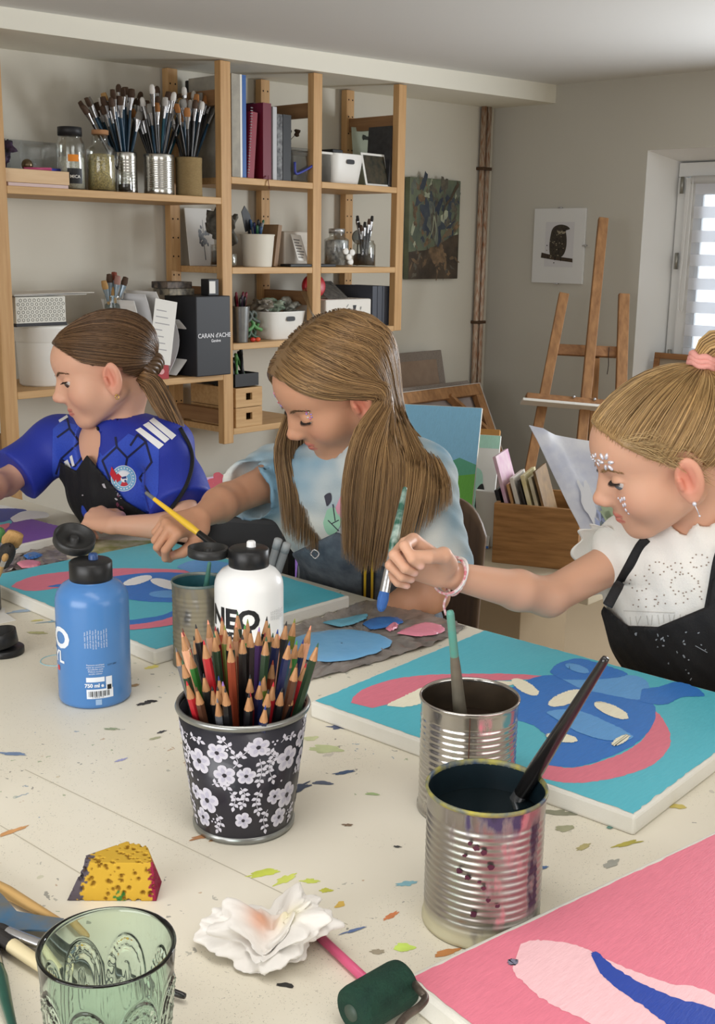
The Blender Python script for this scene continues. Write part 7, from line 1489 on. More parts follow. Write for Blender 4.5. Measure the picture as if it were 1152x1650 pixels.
def sheet(guides, n, rng, thick=.006, k=22, curv=None, edge=0.):
    G = np.array([spline(g, k) for g in guides]); m = len(G); s = rng.random(n)*(m-1)*(1+2*edge)-edge*(m-1); s = np.clip(s, 0, m-1.0001); i = s.astype(int); f = (s-i)[:, None, None]
    P = G[i]*(1-f)+G[np.minimum(i+1, m-1)]*f
    T = np.gradient(G.mean(0), axis=0); lat = G[-1]-G[0]; nn = np.cross(T, lat); nn /= np.linalg.norm(nn, axis=1)[:, None]+1e-9
    fade = np.interp(np.linspace(0, 1, k), [0, .2, 1], [.15, .6, 1])
    P = P+(rng.uniform(-1, 1, (n, 1))*thick*fade[None])[:, :, None]*nn[None]+rng.normal(size=(n, 1, 3))*.0022*fade[None, :, None]
    L = 1-.30*rng.random(n)**1.6*(.4+.6*np.abs(np.sin(s*9)))    # uneven ends
    t = np.linspace(0, 1, k)[None]*L[:, None]*(k-1); a = np.minimum(t.astype(int), k-2); ff = (t-a)[:, :, None]; ii = np.arange(n)[:, None]
    return P[ii, a]*(1-ff)+P[ii, a+1]*ff
def sheet_base(guides, k=22, m=30, back=.004, thick=.006):
    """solid backing of a lock of hair"""
    G = np.array([spline(g, k) for g in guides]); G = G[:, :max(8, int(k*.80))]; k = G.shape[1]; S = spline(G.reshape(len(G), -1), m).reshape(m, k, 3)
    T = np.gradient(S.mean(0), axis=0); lat = S[-1]-S[0]; nn = np.cross(T, lat); nn /= np.linalg.norm(nn, axis=1)[:, None]+1e-9
    nn = np.where((nn @ CF)[:, None] > 0, nn, -nn); A = S+nn*back; B = S+nn*(back+thick); v = np.concatenate([A.reshape(-1, 3), B.reshape(-1, 3)]); N = m*k; q = []
    for i in range(m-1):
        for j in range(k-1): a = i*k+j; q += [(a, a+1, a+k+1, a+k), (N+a, N+a+k, N+a+k+1, N+a+1)]
    for i in range(m-1): a = i*k; q += [(a, a+k, N+a+k, N+a), (a+k-1, N+a+k-1, N+a+2*k-1, a+2*k-1)]
    for j in range(k-1): q += [(j, N+j, N+j+1, j+1), ((m-1)*k+j, (m-1)*k+j+1, N+(m-1)*k+j+1, N+(m-1)*k+j)]
    return v, np.array(q)
# ---- bodies
def torso_prims(RS, LS, neck_top, pelvis, w=1.0, cw=1.0, cr=.040):
    M = (RS+LS)/2; lat = nrm(LS-RS); up = nrm(M-pelvis); fr = nrm(np.cross(lat, up)); fr = fr if fr[0] < 0 else -fr; R = np.stack([fr, lat, up], 1); wsh = np.linalg.norm(LS-RS)/2
    return [rc(RS, LS, cr, .040, k=.02), el(M-up*.095+fr*.004, (.083*w, wsh*.86*cw, .135), R, k=.03), el(M*.40+pelvis*.60+fr*.012, (.082*w, wsh*.76*cw, .14), R, k=.03), el(pelvis, (.10*w, wsh*.88, .10), R, k=.03),
            rc(M+up*.012-fr*.012, neck_top, .045, .040, k=.02), rc(M+up*.020-fr*.015, RS+up*.006, .036, .030, k=.03), rc(M+up*.020-fr*.015, LS+up*.006, .036, .030, k=.03)], (M, fr, lat, up, R, wsh)
def arm_prims(S, E, W, s=1.0):
    return [rc(S, E, .038*s, .030*s, k=.015), rc(E, E+(W-E)*.3, .031*s, .0315*s, k=.012), rc(E+(W-E)*.3, W, .0315*s, .0195*s, k=.010)]
def leg_prims(pelvis, lat, seat=.47):
    o = []
    for s in (1, -1):
        h = pelvis+lat*.065*s-V(0, 0, .03); kn = V(h[0]-.34, h[1]+.03*s, seat+.045); an = V(kn[0]+.04, kn[1], .085); o += [rc(h, kn, .070, .052, k=.03), rc(kn, an, .050, .033, k=.02), rc(an-V(0, 0, .03), an+V(-.12, 0, -.05), .032, .026, k=.015)]
    return o
def person(label, loc): return thing('person', label, 'person', loc)
def skin_mesh(parent, prims, H, hands, base, lo, hi, nails):
    R, t = H; hb = (t-.135, t+.135, .0014); fine = [hb]+[(c-.075, c+.075, .0019) for c in hands]
    ax, F = field(prims, lo, hi, .0065, fine); v, q = nets(ax, F)
    o = fast_mesh('body', v, q, M_skin, parent, skin_color(v, H, base, nails)); return o, v, q
def cloth_mesh(name, prims, lo, hi, m, parent, base=.0048, keep=None, noise=.0018, seed=0, freq=38, cutk=1.):
    ax, F = field(prims, lo, hi, base); X, Y, Z = (a.astype(np.float32) for a in np.meshgrid(*ax, indexing='ij', sparse=True)); rr = np.random.default_rng(seed); N_ = 0
    for i in range(5):
        d = rr.normal(size=3)*freq*(1+.5*i); N_ = N_+np.sin(X*d[0]+Y*d[1]+Z*d[2]*.8+rr.uniform(0, 6))/(1+.35*i)
    F = F+noise*N_.astype(np.float32)*.6
    if keep is not None:
        for g in keep: F = np.maximum(F, g(X, Y, Z).astype(np.float32))
    v, q = nets(ax, F); return fast_mesh(name, v, q, m, parent), v, q
def half(n, o): n = np.asarray(n, float); o = float(n.dot(np.asarray(o, float))); return lambda X, Y, Z: n[0]*X+n[1]*Y+n[2]*Z-o     # keeps the side where n.(p-o) < 0
def bvh(v, q): return BVHTree.FromPolygons(v.tolist(), q.tolist())
def decal(mb, tree, out, O, ex, ey, mi=0, lift=.0012, step=.006, depth=.4, hole=None, tri=None):
    """drawing laid on a cloth surface: 2D outline in the plane (O, ex, ey), pushed along -ez onto the cloth"""
    ex = nrm(ex); ey = nrm(ey); ez = np.cross(ex, ey); vs, fs = tri if tri is not None else subdiv2d(out, step); P = []; ok = []
    for x, y in vs[:, :2]:
        p = np.asarray(O)+ex*x+ey*y+ez*.2; h = tree.ray_cast(Vector(p), Vector(-ez), depth)
        if h[0] is None: P.append(p-ez*.2); ok.append(False)
        else: P.append(np.array(h[0])+ez*lift); ok.append(True)
    ok = np.array(ok); fs = [f for f in fs if ok[f].all()]
    if fs: mb.add(np.array(P), fs, mi, True)
    return mb
def decal_text(mb, tree, s, size, O, ex, ey, mi=0, lift=.0014, bold=0.):
    vs, fs = text_mesh(s, size, 0, bold, .004); return decal(mb, tree, None, O, ex, ey, mi, lift, tri=(vs, fs))
def earring(H, parent, m, r=.004, s=1, drop=.0):
    R, t = H; a = np.linspace(0, 2*pi, 20); c = V(.005, .0795*s, -.047)
    mesh_obj('earring', MB().tube(np.stack([c[0]+r*np.cos(a), np.full(20, c[1]), c[2]+r*1.3*np.sin(a)], 1), .0009, 6).ball(c+V(0, .002*s, r*1.2), .0019, 8).xf(R, t), m, parent)
M_gold = mat('gold', (214, 176, 100), .25, .95)
def stool(label, x, y, z, m):
    t = thing('stool', label, 'stool', (x, y, 0)); mesh_obj('seat', MB().lathe([(0, z-.03), (.150, z-.03), (.155, z-.022), (.155, z-.006), (.148, z), (0, z)], (x, y, 0), n=40), m, t)
    for i in range(4): a = pi/4+i*pi/2; mesh_obj('leg', MB().beam(V(x+.15*math.cos(a), y+.15*math.sin(a), 0), V(x+.10*math.cos(a), y+.10*math.sin(a), z-.03), .024, .024), m, t)
    return t
# ================================================================ the three girls
def pxplane(p1, p2, inside):
    """cutting plane through the eye and two photo points; keeps the side of the third (a tailor's chalk line)"""
    n = np.cross(ray(*p1), ray(*p2)); n = n/np.linalg.norm(n); n = n if n.dot(ray(*inside)) < 0 else -n; return half(n, CO)
def AND(*g): return lambda X, Y, Z: np.maximum.reduce([q(X, Y, Z) for q in g])
def OR(*g): return lambda X, Y, Z: np.minimum.reduce([q(X, Y, Z) for q in g])
def pdec(mb, tree, pts, dep, mi=0, lift=.0012, step=.006, smooth=0):
    p = np.asarray(pts, float); 
    if smooth: p = closed(p, smooth)
    c = p.mean(0); O = at(c[0], c[1], dep); d = -ray(c[0], c[1]); ex = nrm(CR-d*CR.dot(d)); ey = np.cross(d, ex); k = dep/FPX
    q = np.stack([(p[:, 0]-c[0])*k, -(p[:, 1]-c[1])*k], 1); return decal(mb, tree, q, O, ex, ey, mi, lift, step)
def line_px(a, b, w): a = V(*a); b = V(*b); d = nrm(b-a); n = V(-d[1], d[0])*w/2; return [a-n, b-n, b+n, a+n]
# ---------------------------------------------------------------- left girl: blue jersey
Hl = (ypr(151.6, 20.3, 2.6), V(1.253, 1.770, 1.058))
RS, LS = at(96, 716, 2.26), at(266, 722, 2.11); pel = V(1.47, 1.80, .50); nt = Hl[1]+Hl[0] @ V(-.028, 0, -.045)
tp, (M_, fr, lat, up, Rt, wsh) = torso_prims(RS, LS, nt, pel, .95)
LE, LW = at(305, 850, 2.03), onZ(186, 846, .797); RE, RW = at(8, 778, 2.20), at(-60, 800, 2.02)
hX = nrm(onZ(128, 832, .797)-LW); hp1, na1 = hand_prims(LW, hX+V(0, 0, .10), V(0, 0, 1)*.9-_fh*.35, -1, [(38, 50, 30), (44, 56, 34), (48, 58, 34), (50, 56, 30)], s=.92)
hp2, na2 = hand_prims(RW, nrm(RW-RE)+V(0, 0, -.2), V(0, 0, 1), 1, [(25, 35, 20)]*4)
body = xform(head_prims(.0024), *Hl)+tp+arm_prims(LS, LE, LW, .80)+arm_prims(RS, RE, RW, .82)+leg_prims(pel, lat)+hp1+hp2
lo_, hi_ = V(.93, 1.42, .02), V(1.66, 2.24, 1.20)
g1 = person('girl in a blue football jersey and black apron, seated at far left', (1.47, 1.80, 0))
o, sv, sq = skin_mesh(g1, body, Hl, [LW+hX*.05], (224, 173, 145), lo_, hi_, na1)
eyes(Hl, g1, (86, 70, 60), (.74, .36, -.42)); brows(Hl, g1, (120, 88, 60), .0024); earring(Hl, g1, M_gold, .0032)
M_jers = mat('jersey_blue', (38, 56, 168), .55, rgb2=(30, 46, 150), var=.3, vscale=6, bump=.3, bscale=700)
eL = LS+(LE-LS)*.74; eR = RS+(RE-RS)*.80
jp = infl(tp[:4], .011)+[rc(M_+up*.012-fr*.012, M_+up*.012-fr*.012+(nt-M_-up*.012+fr*.012)*.14, .056, .050, k=.02)]+infl(tp[5:], .010)+[rc(LS, LS+(LE-LS)*.78, .050, .058, k=.02), rc(RS, RS+(RE-RS)*.84, .050, .056, k=.02), el(eL, .085, k=.004, op='s', cut=(nrm(LE-LS), 0)), el(eR, .085, k=.004, op='s', cut=(nrm(RE-RS), 0)),
     rc(M_+up*.012-fr*.012+(nt-M_-up*.012+fr*.012)*.15, nt+(nt-M_), .0475, .049, k=.004, op='s'), rc(M_+up*.036+fr*.030, M_-up*.020+fr*.105, .036, .008, k=.006, op='s')]
o, cv, cq = cloth_mesh('jersey', jp, V(1.0, 1.44, .45), V(1.66, 2.14, 1.06), M_jers, g1, seed=1, noise=.0034); tr = bvh(cv, cq)
q = MB(); ml = [mat('stripe_white', (240, 240, 240), .6), mat('jersey_line', (20, 26, 66), .6), mat('jersey_light', (52, 84, 196), .6, rgb2=(44, 70, 180), var=.4, vscale=300), mat('crest_sky', (120, 180, 214), .5), mat('crest_red', (200, 36, 50), .5), mat('crest_navy', (40, 60, 120), .5)]
pdec(q, tr, [(86, 690), (100, 676), (140, 690), (165, 735), (205, 700), (250, 722), (246, 790), (230, 830), (95, 830), (84, 760)], 2.15, 2, .0007)
for a, b in (((92, 705), (112, 690)), ((112, 690), (128, 712)), ((128, 712), (98, 740)), ((98, 740), (90, 765)), ((112, 690), (108, 672)), ((128, 712), (150, 700)), ((98, 740), (120, 752)), ((120, 752), (140, 728)), ((165, 742), (188, 720)), ((188, 720), (205, 738)), ((205, 738), (235, 712)), ((188, 720), (186, 704)), ((205, 738), (200, 765)), ((165, 742), (178, 775)), ((178, 775), (200, 765)), ((235, 712), (244, 745)), ((210, 718), (222, 700)), ((244, 745), (225, 770)), ((225, 770), (240, 795)), ((178, 775), (160, 790)), ((235, 712), (222, 700)), ((96, 790), (112, 775)), ((112, 775), (98, 740))): pdec(q, tr, line_px(a, b, 3.4), 2.15, 1, .0012)
for s_ in ([(219, 693), (227, 689), (263, 716), (255, 723)], [(231, 685), (240, 680), (272, 707), (265, 713)], [(241, 678), (248, 673), (283, 701), (276, 708)], [(94, 677), (108, 668), (110, 672), (96, 681)], [(103, 744), (109, 740), (115, 756), (109, 758)], [(112, 736), (116, 733), (120, 750), (116, 752)], [(98, 752), (101, 749), (105, 758), (103, 760)]): pdec(q, tr, s_, 2.12, 0, .0014)
cc_ = (199, 771)
for r_, mi, l_ in ((20, 0, .0016), (19, 3, .0019), (13.2, 0, .0022), (12.4, 3, .0025)): pdec(q, tr, ell(cc_[0], cc_[1], r_, r_*1.05, 0, 26), 2.12, mi, l_)
for a0, a1, mi in ((2.6, 3.9, 4), (.9, 2.0, 4), (3.9, 5.6, 0), (5.6, 6.6, 3)):
    a = np.linspace(a0, a1, 9); pdec(q, tr, [(cc_[0], cc_[1])]+[(cc_[0]+12*math.cos(t_), cc_[1]+12.5*math.sin(t_)) for t_ in a], 2.12, mi, .0029)
pdec(q, tr, ell(cc_[0]+1, cc_[1]+1, 5.5, 5.5), 2.12, 0, .0033); pdec(q, tr, [(cc_[0]-4, cc_[1]-2), (cc_[0]+4, cc_[1]-4), (cc_[0]+5, cc_[1]), (cc_[0]-2, cc_[1]+1)], 2.12, 5, .0037); pdec(q, tr, ell(cc_[0]+3, cc_[1]+4, 1.8, 1.8), 2.12, 5, .0037); pdec(q, tr, [(180, 752), (190, 768), (184, 776), (177, 764)], 2.12, 4, .0033)
for i in range(22):
    a = -pi*.95+i*.30; pdec(q, tr, ell(cc_[0]+16*math.cos(a), cc_[1]+16.8*math.sin(a), 1.2, 1.5, a, 6), 2.12, 0, .0024)
mesh_obj('jersey_print', q, ml, o)
M_apron = mat('apron_black', (22, 22, 24), .75, bump=.3, bscale=500)
ap = infl(jp[:3], .007)+infl([jp[3]], .007)
o, av, aq = cloth_mesh('apron', ap, V(1.10, 1.44, .46), V(1.60, 2.1, 1.0), M_apron, g1, seed=3, noise=.002, base=.004, keep=[OR(AND(pxplane((92, 803), (140, 733), (160, 800)), pxplane((140, 733), (196, 800), (120, 800)), pxplane((84, 900), (92, 803), (150, 850))), AND(pxplane((190, 800), (260, 842), (180, 860)), pxplane((84, 900), (92, 803), (150, 850)))), half((1, 0, 0), pel+V(-.02, 0, 0))])
tra = bvh(av, aq); q = MB(); r_ = np.random.default_rng(2)
for i in range(16): pdec(q, tra, ell(188+r_.normal()*9, 800+r_.normal()*8, 1.5+2*r_.random(), 1+1.2*r_.random(), r_.random()*3, 7), 2.1, 0 if i % 3 else 1, .001)
pdec(q, tra, [(164, 780), (168, 779), (171, 787), (167, 786)], 2.1, 1, .001); pdec(q, tra, ell(133, 798, 1.5, 1.2, 0, 6), 2.1, 1); mesh_obj('paint_specks', q, [mat('speck_plum', (120, 60, 80), .6), mat('speck_pale', (190, 186, 190), .6)], o)
q = MB()
def strap(pts, tree, w_, lift=.004, th=.0025):
    """ribbon following the cloth under photo points (px, py, depth)"""
    P = []
    for x, y, d in spline(pts, 26):
        p = at(x, y, d); r = ray(x, y); h = tree.ray_cast(Vector(CO), Vector(r)); P.append(np.array(h[0])-r*lift if h[0] is not None and abs(np.linalg.norm(np.array(h[0])-p)) < .16 else p)
    return np.array(P)
q.tube(strap([(141, 735, 2.1), (150, 715, 2.1), (152, 695, 2.12), (158, 690, 2.14)], tr, .01), .0042, 8, flat=.5)
q2 = MB().tube(strap([(290, 690, 2.16), (306, 722, 2.1), (309, 752, 2.08), (296, 790, 2.06), (268, 828, 2.06)], tr, .01), .0048, 8, flat=.5)
mesh_obj('neck_strap', q, M_apron, o); mesh_obj('side_strap', q2, M_apron, o)
tp_ = leg_prims(pel, lat); mesh = cloth_mesh('trousers', infl(tp_, .010)+infl([tp[3]], .012), V(.95, 1.55, .03), V(1.66, 2.05, .66), mat('trousers_dark', (40, 44, 60), .8), g1, base=.009, seed=4)
# hair: low ponytail
hv, hq = scalp_cap(Hl, g1, .0045, None); cH = np.tile(np.array(lin((74, 54, 38))), (len(hv), 1)); hair = fast_mesh('hair', hv @ Hl[0].T+Hl[1], hq, M_hair, g1, cH)
tie = V(-.092, .012, -.014); P, c_ = pulled_hair(Hl, tie, 5600, .0045, (78, 56, 38), (140, 106, 74), 5); strands('hair_strands', P, np.full(len(P), .00052), c_, hair, M_hair)
rg = np.random.default_rng(6); T0 = Hl[0] @ tie+Hl[1]
tw = T0; g_ = [tw, at(232, 605, 2.10), at(246, 620, 2.10), at(262, 648, 2.10), at(280, 680, 2.10), at(293, 706, 2.10)]
P = bundle(g_, .012, [.012, .014, .019, .020, .016, .008], 900, rg, 18, .0015); strands('ponytail', P, np.full(len(P), .0007), hair_cols(len(P), (66, 46, 32), (176, 136, 92), rg), hair, M_hair)
mb = MB()
for i in range(5): a = np.linspace(0, 2*pi, 26); c = tw+(g_[1]-tw)*(.15+.18*i); Rb = frame(g_[2]-tw); mb.tube(c+(np.stack([(.016+.002*math.sin(i))*np.cos(a), (.016)*np.sin(a), .003*np.sin(3*a+i)], 1) @ Rb.T), .0055, 7, False)
ob = mesh_obj('braided_tie', mb, M_hair, hair); set_col(ob, np.tile(np.array(lin((92, 68, 46))), (len(ob.data.vertices), 1)))
stool('dark stool under the girl in the blue jersey', 1.49, 1.80, .42, M_black)
# ---------------------------------------------------------------- middle girl: tie-dye tee, overalls, long loose hair
Hm = (ypr(153.1, 37.3, -9.3), V(1.2724, 1.2022, 1.0775))
RS, LS = at(452, 770, 1.90), at(672, 772, 1.74); pel = V(1.52, 1.29, .50); nt = Hm[1]+Hm[0] @ V(-.034, 0, -.042)
tp, (M_, fr, lat, up, Rt, wsh) = torso_prims(RS, LS, nt, pel, .95)
RE, RW = at(366, 806, 1.80), at(322, 834, 1.70); LE, LW = at(694, 958, 1.74), at(590, 1000, 1.78)
yA, yB = at(234, 793, 1.655), at(368, 896, 1.60); yd = nrm(yB-yA)
hXm = nrm(at(282, 846, 1.665)-RW); hpm, nam = hand_prims(RW, hXm, V(0, 0, 1)*.8-_fh*.55, 1, [(46, 62, 40), (58, 74, 44), (62, 76, 44), (60, 70, 40)], thumb=[(.012, .020, -.008), (.036, .034, -.022), (.056, .032, -.036), (.070, .022, -.046)], s=.86)
hpl, nal = hand_prims(LW, V(-.3, .6, -.3), V(-.3, 0, 1), -1, [(25, 35, 20)]*4)
body = xform(head_prims(-.0030), *Hm)+tp+arm_prims(RS, RE, RW, .84)+arm_prims(LS, LE, LW, .90)+leg_prims(pel, lat)+hpm+hpl
g2 = person('girl with long loose hair in tie-dye tee and denim overalls, painting with a yellow brush', (1.50, 1.20, 0))
g2['label'] = 'girl with long loose hair, tie-dye tee and denim overalls in the middle'
o, sv, sq = skin_mesh(g2, body, Hm, [RW+hXm*.05], (202, 150, 119), V(.95, .88, .02), V(1.72, 1.62, 1.22), nam)
eyes(Hm, g2, (80, 60, 44), (.66, .30, -.66)); brows(Hm, g2, (112, 84, 58), -.0030); earring(Hm, g2, M_gold, .004)
M_tee = mat('tie_dye', (226, 224, 214), .8, rgb2=(120, 156, 176), var=.62, vscale=9, bump=.3, bscale=600, detail=2)
eL = LS+(LE-LS)*.80; eR = RS+(RE-RS)*.62
jp = infl(tp[:4], .012)+[rc(M_+up*.012-fr*.012, M_+up*.012-fr*.012+(nt-M_-up*.012+fr*.012)*.34, .059, .053, k=.02)]+infl(tp[5:], .010)+[rc(LS, LS+(LE-LS)*.84, .054, .068, k=.02), rc(RS, RS+(RE-RS)*.64, .050, .052, k=.02), el(eL, .09, k=.004, op='s', cut=(nrm(LE-LS), 0)), el(eR, .075, k=.004, op='s', cut=(nrm(RE-RS), 0)),
     rc(LS+(LE-LS)*.70, LE, .050, k=.004, op='s'), rc(RS+(RE-RS)*.52, RE, .042, k=.004, op='s'), rc(M_+up*.012-fr*.012+(nt-M_-up*.012+fr*.012)*.15, nt+(nt-M_), .0475, .049, k=.004, op='s')]
o, cv, cq = cloth_mesh('tee_shirt', jp, V(1.05, .90, .46), V(1.66, 1.56, 1.06), M_tee, g2, seed=7, noise=.0042); tr = bvh(cv, cq)
q = MB(); ml = [mat('tee_pink', (226, 158, 176), .7), mat('tee_mint', (160, 206, 176), .7), mat('tee_ink', (60, 58, 70), .7), mat('tee_rose', (240, 196, 204), .7)]
for pts, mi in (([(548, 800), (562, 794), (570, 815), (562, 838), (548, 834), (540, 818)], 0), ([(526, 822), (540, 818), (550, 838), (542, 858), (528, 862), (520, 842)], 1), ([(524, 866), (548, 862), (566, 878), (572, 902), (560, 916), (540, 890), (526, 880)], 0), ([(552, 806), (560, 804), (562, 826), (553, 828)], 3), ([(548, 880), (562, 890), (564, 908), (552, 900)], 3), ([(522, 800), (532, 794), (534, 806), (526, 816)], 2)): pdec(q, tr, pts, 1.72, mi, .0014 if mi != 3 else .0018, .006, 40)
for a, b in (((536, 812), (540, 840)), ((528, 838), (546, 856)), ((540, 858), (560, 868)), ((534, 844), (546, 838))): pdec(q, tr, line_px(a, b, 1.6), 1.72, 2, .0019)
mesh_obj('tee_print', q, ml, o)
dp = infl(jp[1:4], .007)
M_denim = mat('denim', (74, 84, 96), .85, rgb2=(108, 118, 128), var=.5, vscale=60, bump=.5, bscale=500)
o, dv, dq = cloth_mesh('overalls', dp+infl(leg_prims(pel, lat), .014), V(1.0, .95, .10), V(1.70, 1.56, .95), M_denim, g2, seed=9, noise=.0025, base=.006, keep=[OR(AND(pxplane((486, 884), (520, 868), (540, 950)), pxplane((520, 868), (600, 905), (540, 950))), half((0, 0, 1), (0, 0, .765)), AND(pxplane((600, 905), (640, 940), (600, 990)), pxplane((486, 884), (520, 868), (540, 950))))])
trd = bvh(dv, dq); q = MB()
pdec(q, trd, [(582, 876), (606, 874), (604, 975), (582, 975)], 1.7, 1, .003); pdec(q, tr, [(582, 876), (606, 874), (604, 975), (582, 975)], 1.7, 1, .009)
for x in (586.5, 598): [pdec(q, T_, [(x, 876), (x+4.5, 876), (x+3, 975), (x-1, 975)], 1.7, 0, l_) for T_, l_ in ((tr, .0105), (trd, .0045))]
mesh_obj('striped_strap', q, [mat('strap_yellow', (226, 190, 50), .6), mat('strap_black', (30, 30, 34), .7)], o)
mesh_obj('buckle', MB().tube(spline([at(500, 893, 1.66), at(506, 886, 1.66), at(514, 892, 1.66), at(508, 900, 1.66), at(500, 893, 1.66)], 20), .0013, 6), M_fer, o)
# face jewels
def jewels(H, parent, items, name='face_jewels'):
    R, t = H; mb = MB(); ml = []; tree = bvh(sv, sq)
    for (y_, z_), sz_, rgb, a in items:
        m = mat('jewel_%d_%d_%d' % rgb, rgb, .12, .3, coat=1.)
        if m not in ml: ml.append(m)
        th = math.atan2(y_, .085); o_ = t+R @ V(.25*math.cos(th*1.1), .25*math.sin(th*1.1), z_); dirw = R @ nrm(V(-math.cos(th*1.1), -math.sin(th*1.1), 0)); h = tree.ray_cast(Vector(o_), Vector(dirw))
        if h[0] is None: continue
        n = np.array(h[1]); n = n if n.dot(dirw) < 0 else -n; F_ = frame(n, R @ V(0, math.cos(a), math.sin(a))); mb.ball(np.array(h[0])+n*.0004, (sz_, sz_*.5, sz_*.45), 8, ml.index(m), F_)
    return mesh_obj(name, mb, ml, parent)
pk, pu, rd_, wh = (230, 120, 190), (150, 130, 220), (206, 40, 96), (226, 228, 238)
it = []
for i in range(26): rr = np.random.default_rng(40+i); f = i/25; it.append(((-.012-.040*f+rr.normal()*.003, .026+.030*f+rr.normal()*.004), .0022+.0012*rr.random(), (rd_, pk, pu, wh)[i % 4], rr.random()*3))
for i in range(7): it.append(((.0475+.004*math.cos(i*.9), .012+.006*math.sin(i*.9)), .0022, (pu, wh, pk)[i % 3], i*.9))
jewels(Hm, g2, it)
# long loose hair
hv, hq = scalp_cap(Hm, g2, .008, None); hair = fast_mesh('hair', hv @ Hm[0].T+Hm[1], hq, M_hair, g2, np.tile(np.array(lin((124, 96, 64))), (len(hv), 1)))
rg = np.random.default_rng(12)
def hp(x, y, z): return Hm[0] @ V(x, y, z)+Hm[1]
def sc(x, y, z, k=1.0):   # point on the hair surface of the head in the direction given
    d = V(x, y, z)-CRC; d = d/np.sqrt(((d/(CRR+.010))**2).sum()); return Hm[0] @ (CRC+d*k)+Hm[1]
near = [[sc(.080, .004, .098), sc(.074, .036, .080), sc(.045, .066, .046, 1.03), hp(.008, .085, .012), hp(-.020, .090, -.018), at(573, 700, 1.66), at(555, 790, 1.645), at(556, 900, 1.645)],
        [sc(.060, .002, .11), sc(.055, .050, .085), sc(.025, .075, .045, 1.04), hp(-.012, .092, .005), hp(-.032, .092, -.030), at(600, 720, 1.66), at(590, 810, 1.645), at(580, 922, 1.65)],
        [sc(.030, .0, .12), sc(.022, .055, .09), sc(-.005, .08, .04, 1.03), hp(-.040, .090, -.01), at(614, 690, 1.68), at(628, 760, 1.66), at(622, 840, 1.65), at(608, 920, 1.65)],
        [sc(-.005, .0, .12), sc(-.015, .055, .09), sc(-.045, .075, .04, 1.03), at(624, 650, 1.71), at(640, 710, 1.685), at(650, 760, 1.67), at(642, 840, 1.655), at(630, 895, 1.65)],
        [sc(-.045, -.004, .11), sc(-.055, .045, .08), sc(-.08, .058, .03, 1.03), at(640, 660, 1.74), at(664, 715, 1.71), at(680, 745, 1.67), at(676, 800, 1.65), at(656, 880, 1.645)],
        [sc(-.075, -.008, .085), sc(-.09, .03, .06), sc(-.105, .035, .01, 1.03), at(648, 672, 1.79), at(684, 722, 1.74), at(706, 748, 1.69), at(722, 780, 1.66), at(724, 815, 1.655)]]
far = [[sc(.080, -.004, .098), sc(.078, -.034, .080), hp(.066, -.066, .040), hp(.062, -.074, -.010), at(446, 720, 1.80), at(452, 790, 1.79), at(458, 860, 1.78)],
       [sc(.070, -.006, .105), sc(.060, -.045, .085), hp(.046, -.076, .036), hp(.044, -.082, -.012), at(470, 730, 1.82), at(486, 800, 1.80), at(486, 880, 1.79)],
       [sc(.040, -.006, .118), sc(.035, -.055, .08), hp(.018, -.086, .03), hp(.020, -.09, -.02), at(495, 745, 1.84), at(506, 815, 1.82), at(512, 890, 1.80)]]
HA, HB = (104, 78, 50), (190, 152, 104)
for nm, G, n, th in (('side_hair', near, 5000, .008), ('far_side_hair', far, 1500, .006), ):
    v, q_ = sheet_base(G, back=.002, thick=.006); b_ = fast_mesh(nm, v, q_, M_hair, hair, np.tile(np.array(lin((88, 66, 44))), (len(v), 1))); P = sheet(G, n, rg, th, 24, edge=.03); strands('hair_strands', P, np.full(n, .00056), hair_cols(n, HA, HB, rg, 1.2), b_, M_hair)
# strands across the crown to either side of the parting
P, c_ = pulled_hair(Hm, V(-.03, .074, -.02), 3000, .008, HA, HB, 15); keep = ((P[:, 0]-Hm[1]) @ Hm[0])[:, 1] > .0; strands('crown_strands', P[keep], np.full(keep.sum(), .0007), c_[keep], hair, M_hair)
P, c_ = pulled_hair(Hm, V(-.03, -.074, -.02), 3000, .008, HA, HB, 16); keep = ((P[:, 0]-Hm[1]) @ Hm[0])[:, 1] < .0; strands('crown_strands', P[keep], np.full(keep.sum(), .0007), c_[keep], hair, M_hair)
brush('yellow-handled brush held in the right hand of the long-haired girl', yA, yB, .0052, H_yellow, mat('ferrule_black', (40, 38, 36), .3, .6), B_dark, fl=.034, bl=.022, tipmat=mat('handle_grey_tip', (110, 110, 110), .4), tiplen=.018)
# her chair with a curved brown back
ch = thing('chair', 'chair with curved brown back behind the long-haired girl', 'chair', (1.56, 1.37, 0)); W_chair = wood('chair_brown', (112, 88, 66), (88, 68, 50), (30, 30, 4))
mesh_obj('seat', MB().box((1.52, 1.36, .425), (.36, .36, .022), bev=.010), W_chair, ch)
tp_ = at(735, 832, 2.02); zb0, zb1 = .52, tp_[2]; mb = MB(); vs = []; na_, nz2 = 22, 16
for lay in (0, 1):
    for j in range(nz2+1):
        z_ = zb0+(zb1-zb0)*j/nz2; hw = .175; 
        for i in range(na_+1):
            u_ = (i/na_*2-1); e_ = min(1, (1-j/nz2)*5+math.sqrt(max(0, 1-abs(u_)**4))) if j > nz2-4 else 1; zz = z_-(.055*abs(u_)**5)*(j/nz2)**3
            vs.append((1.690-.045*u_*u_+.02*(j/nz2)+.010*lay, 1.372+hw*u_, zz))
N_ = (na_+1)*(nz2+1); fs = [(j*(na_+1)+i, j*(na_+1)+i+1, (j+1)*(na_+1)+i+1, (j+1)*(na_+1)+i) for j in range(nz2) for i in range(na_)]
fs2 = [tuple(N_+k for k in f[::-1]) for f in fs]; rim = [j*(na_+1) for j in range(nz2+1)]+[nz2*(na_+1)+i for i in range(1, na_+1)]+[j*(na_+1)+na_ for j in range(nz2-1, -1, -1)]+[i for i in range(na_-1, 0, -1)]
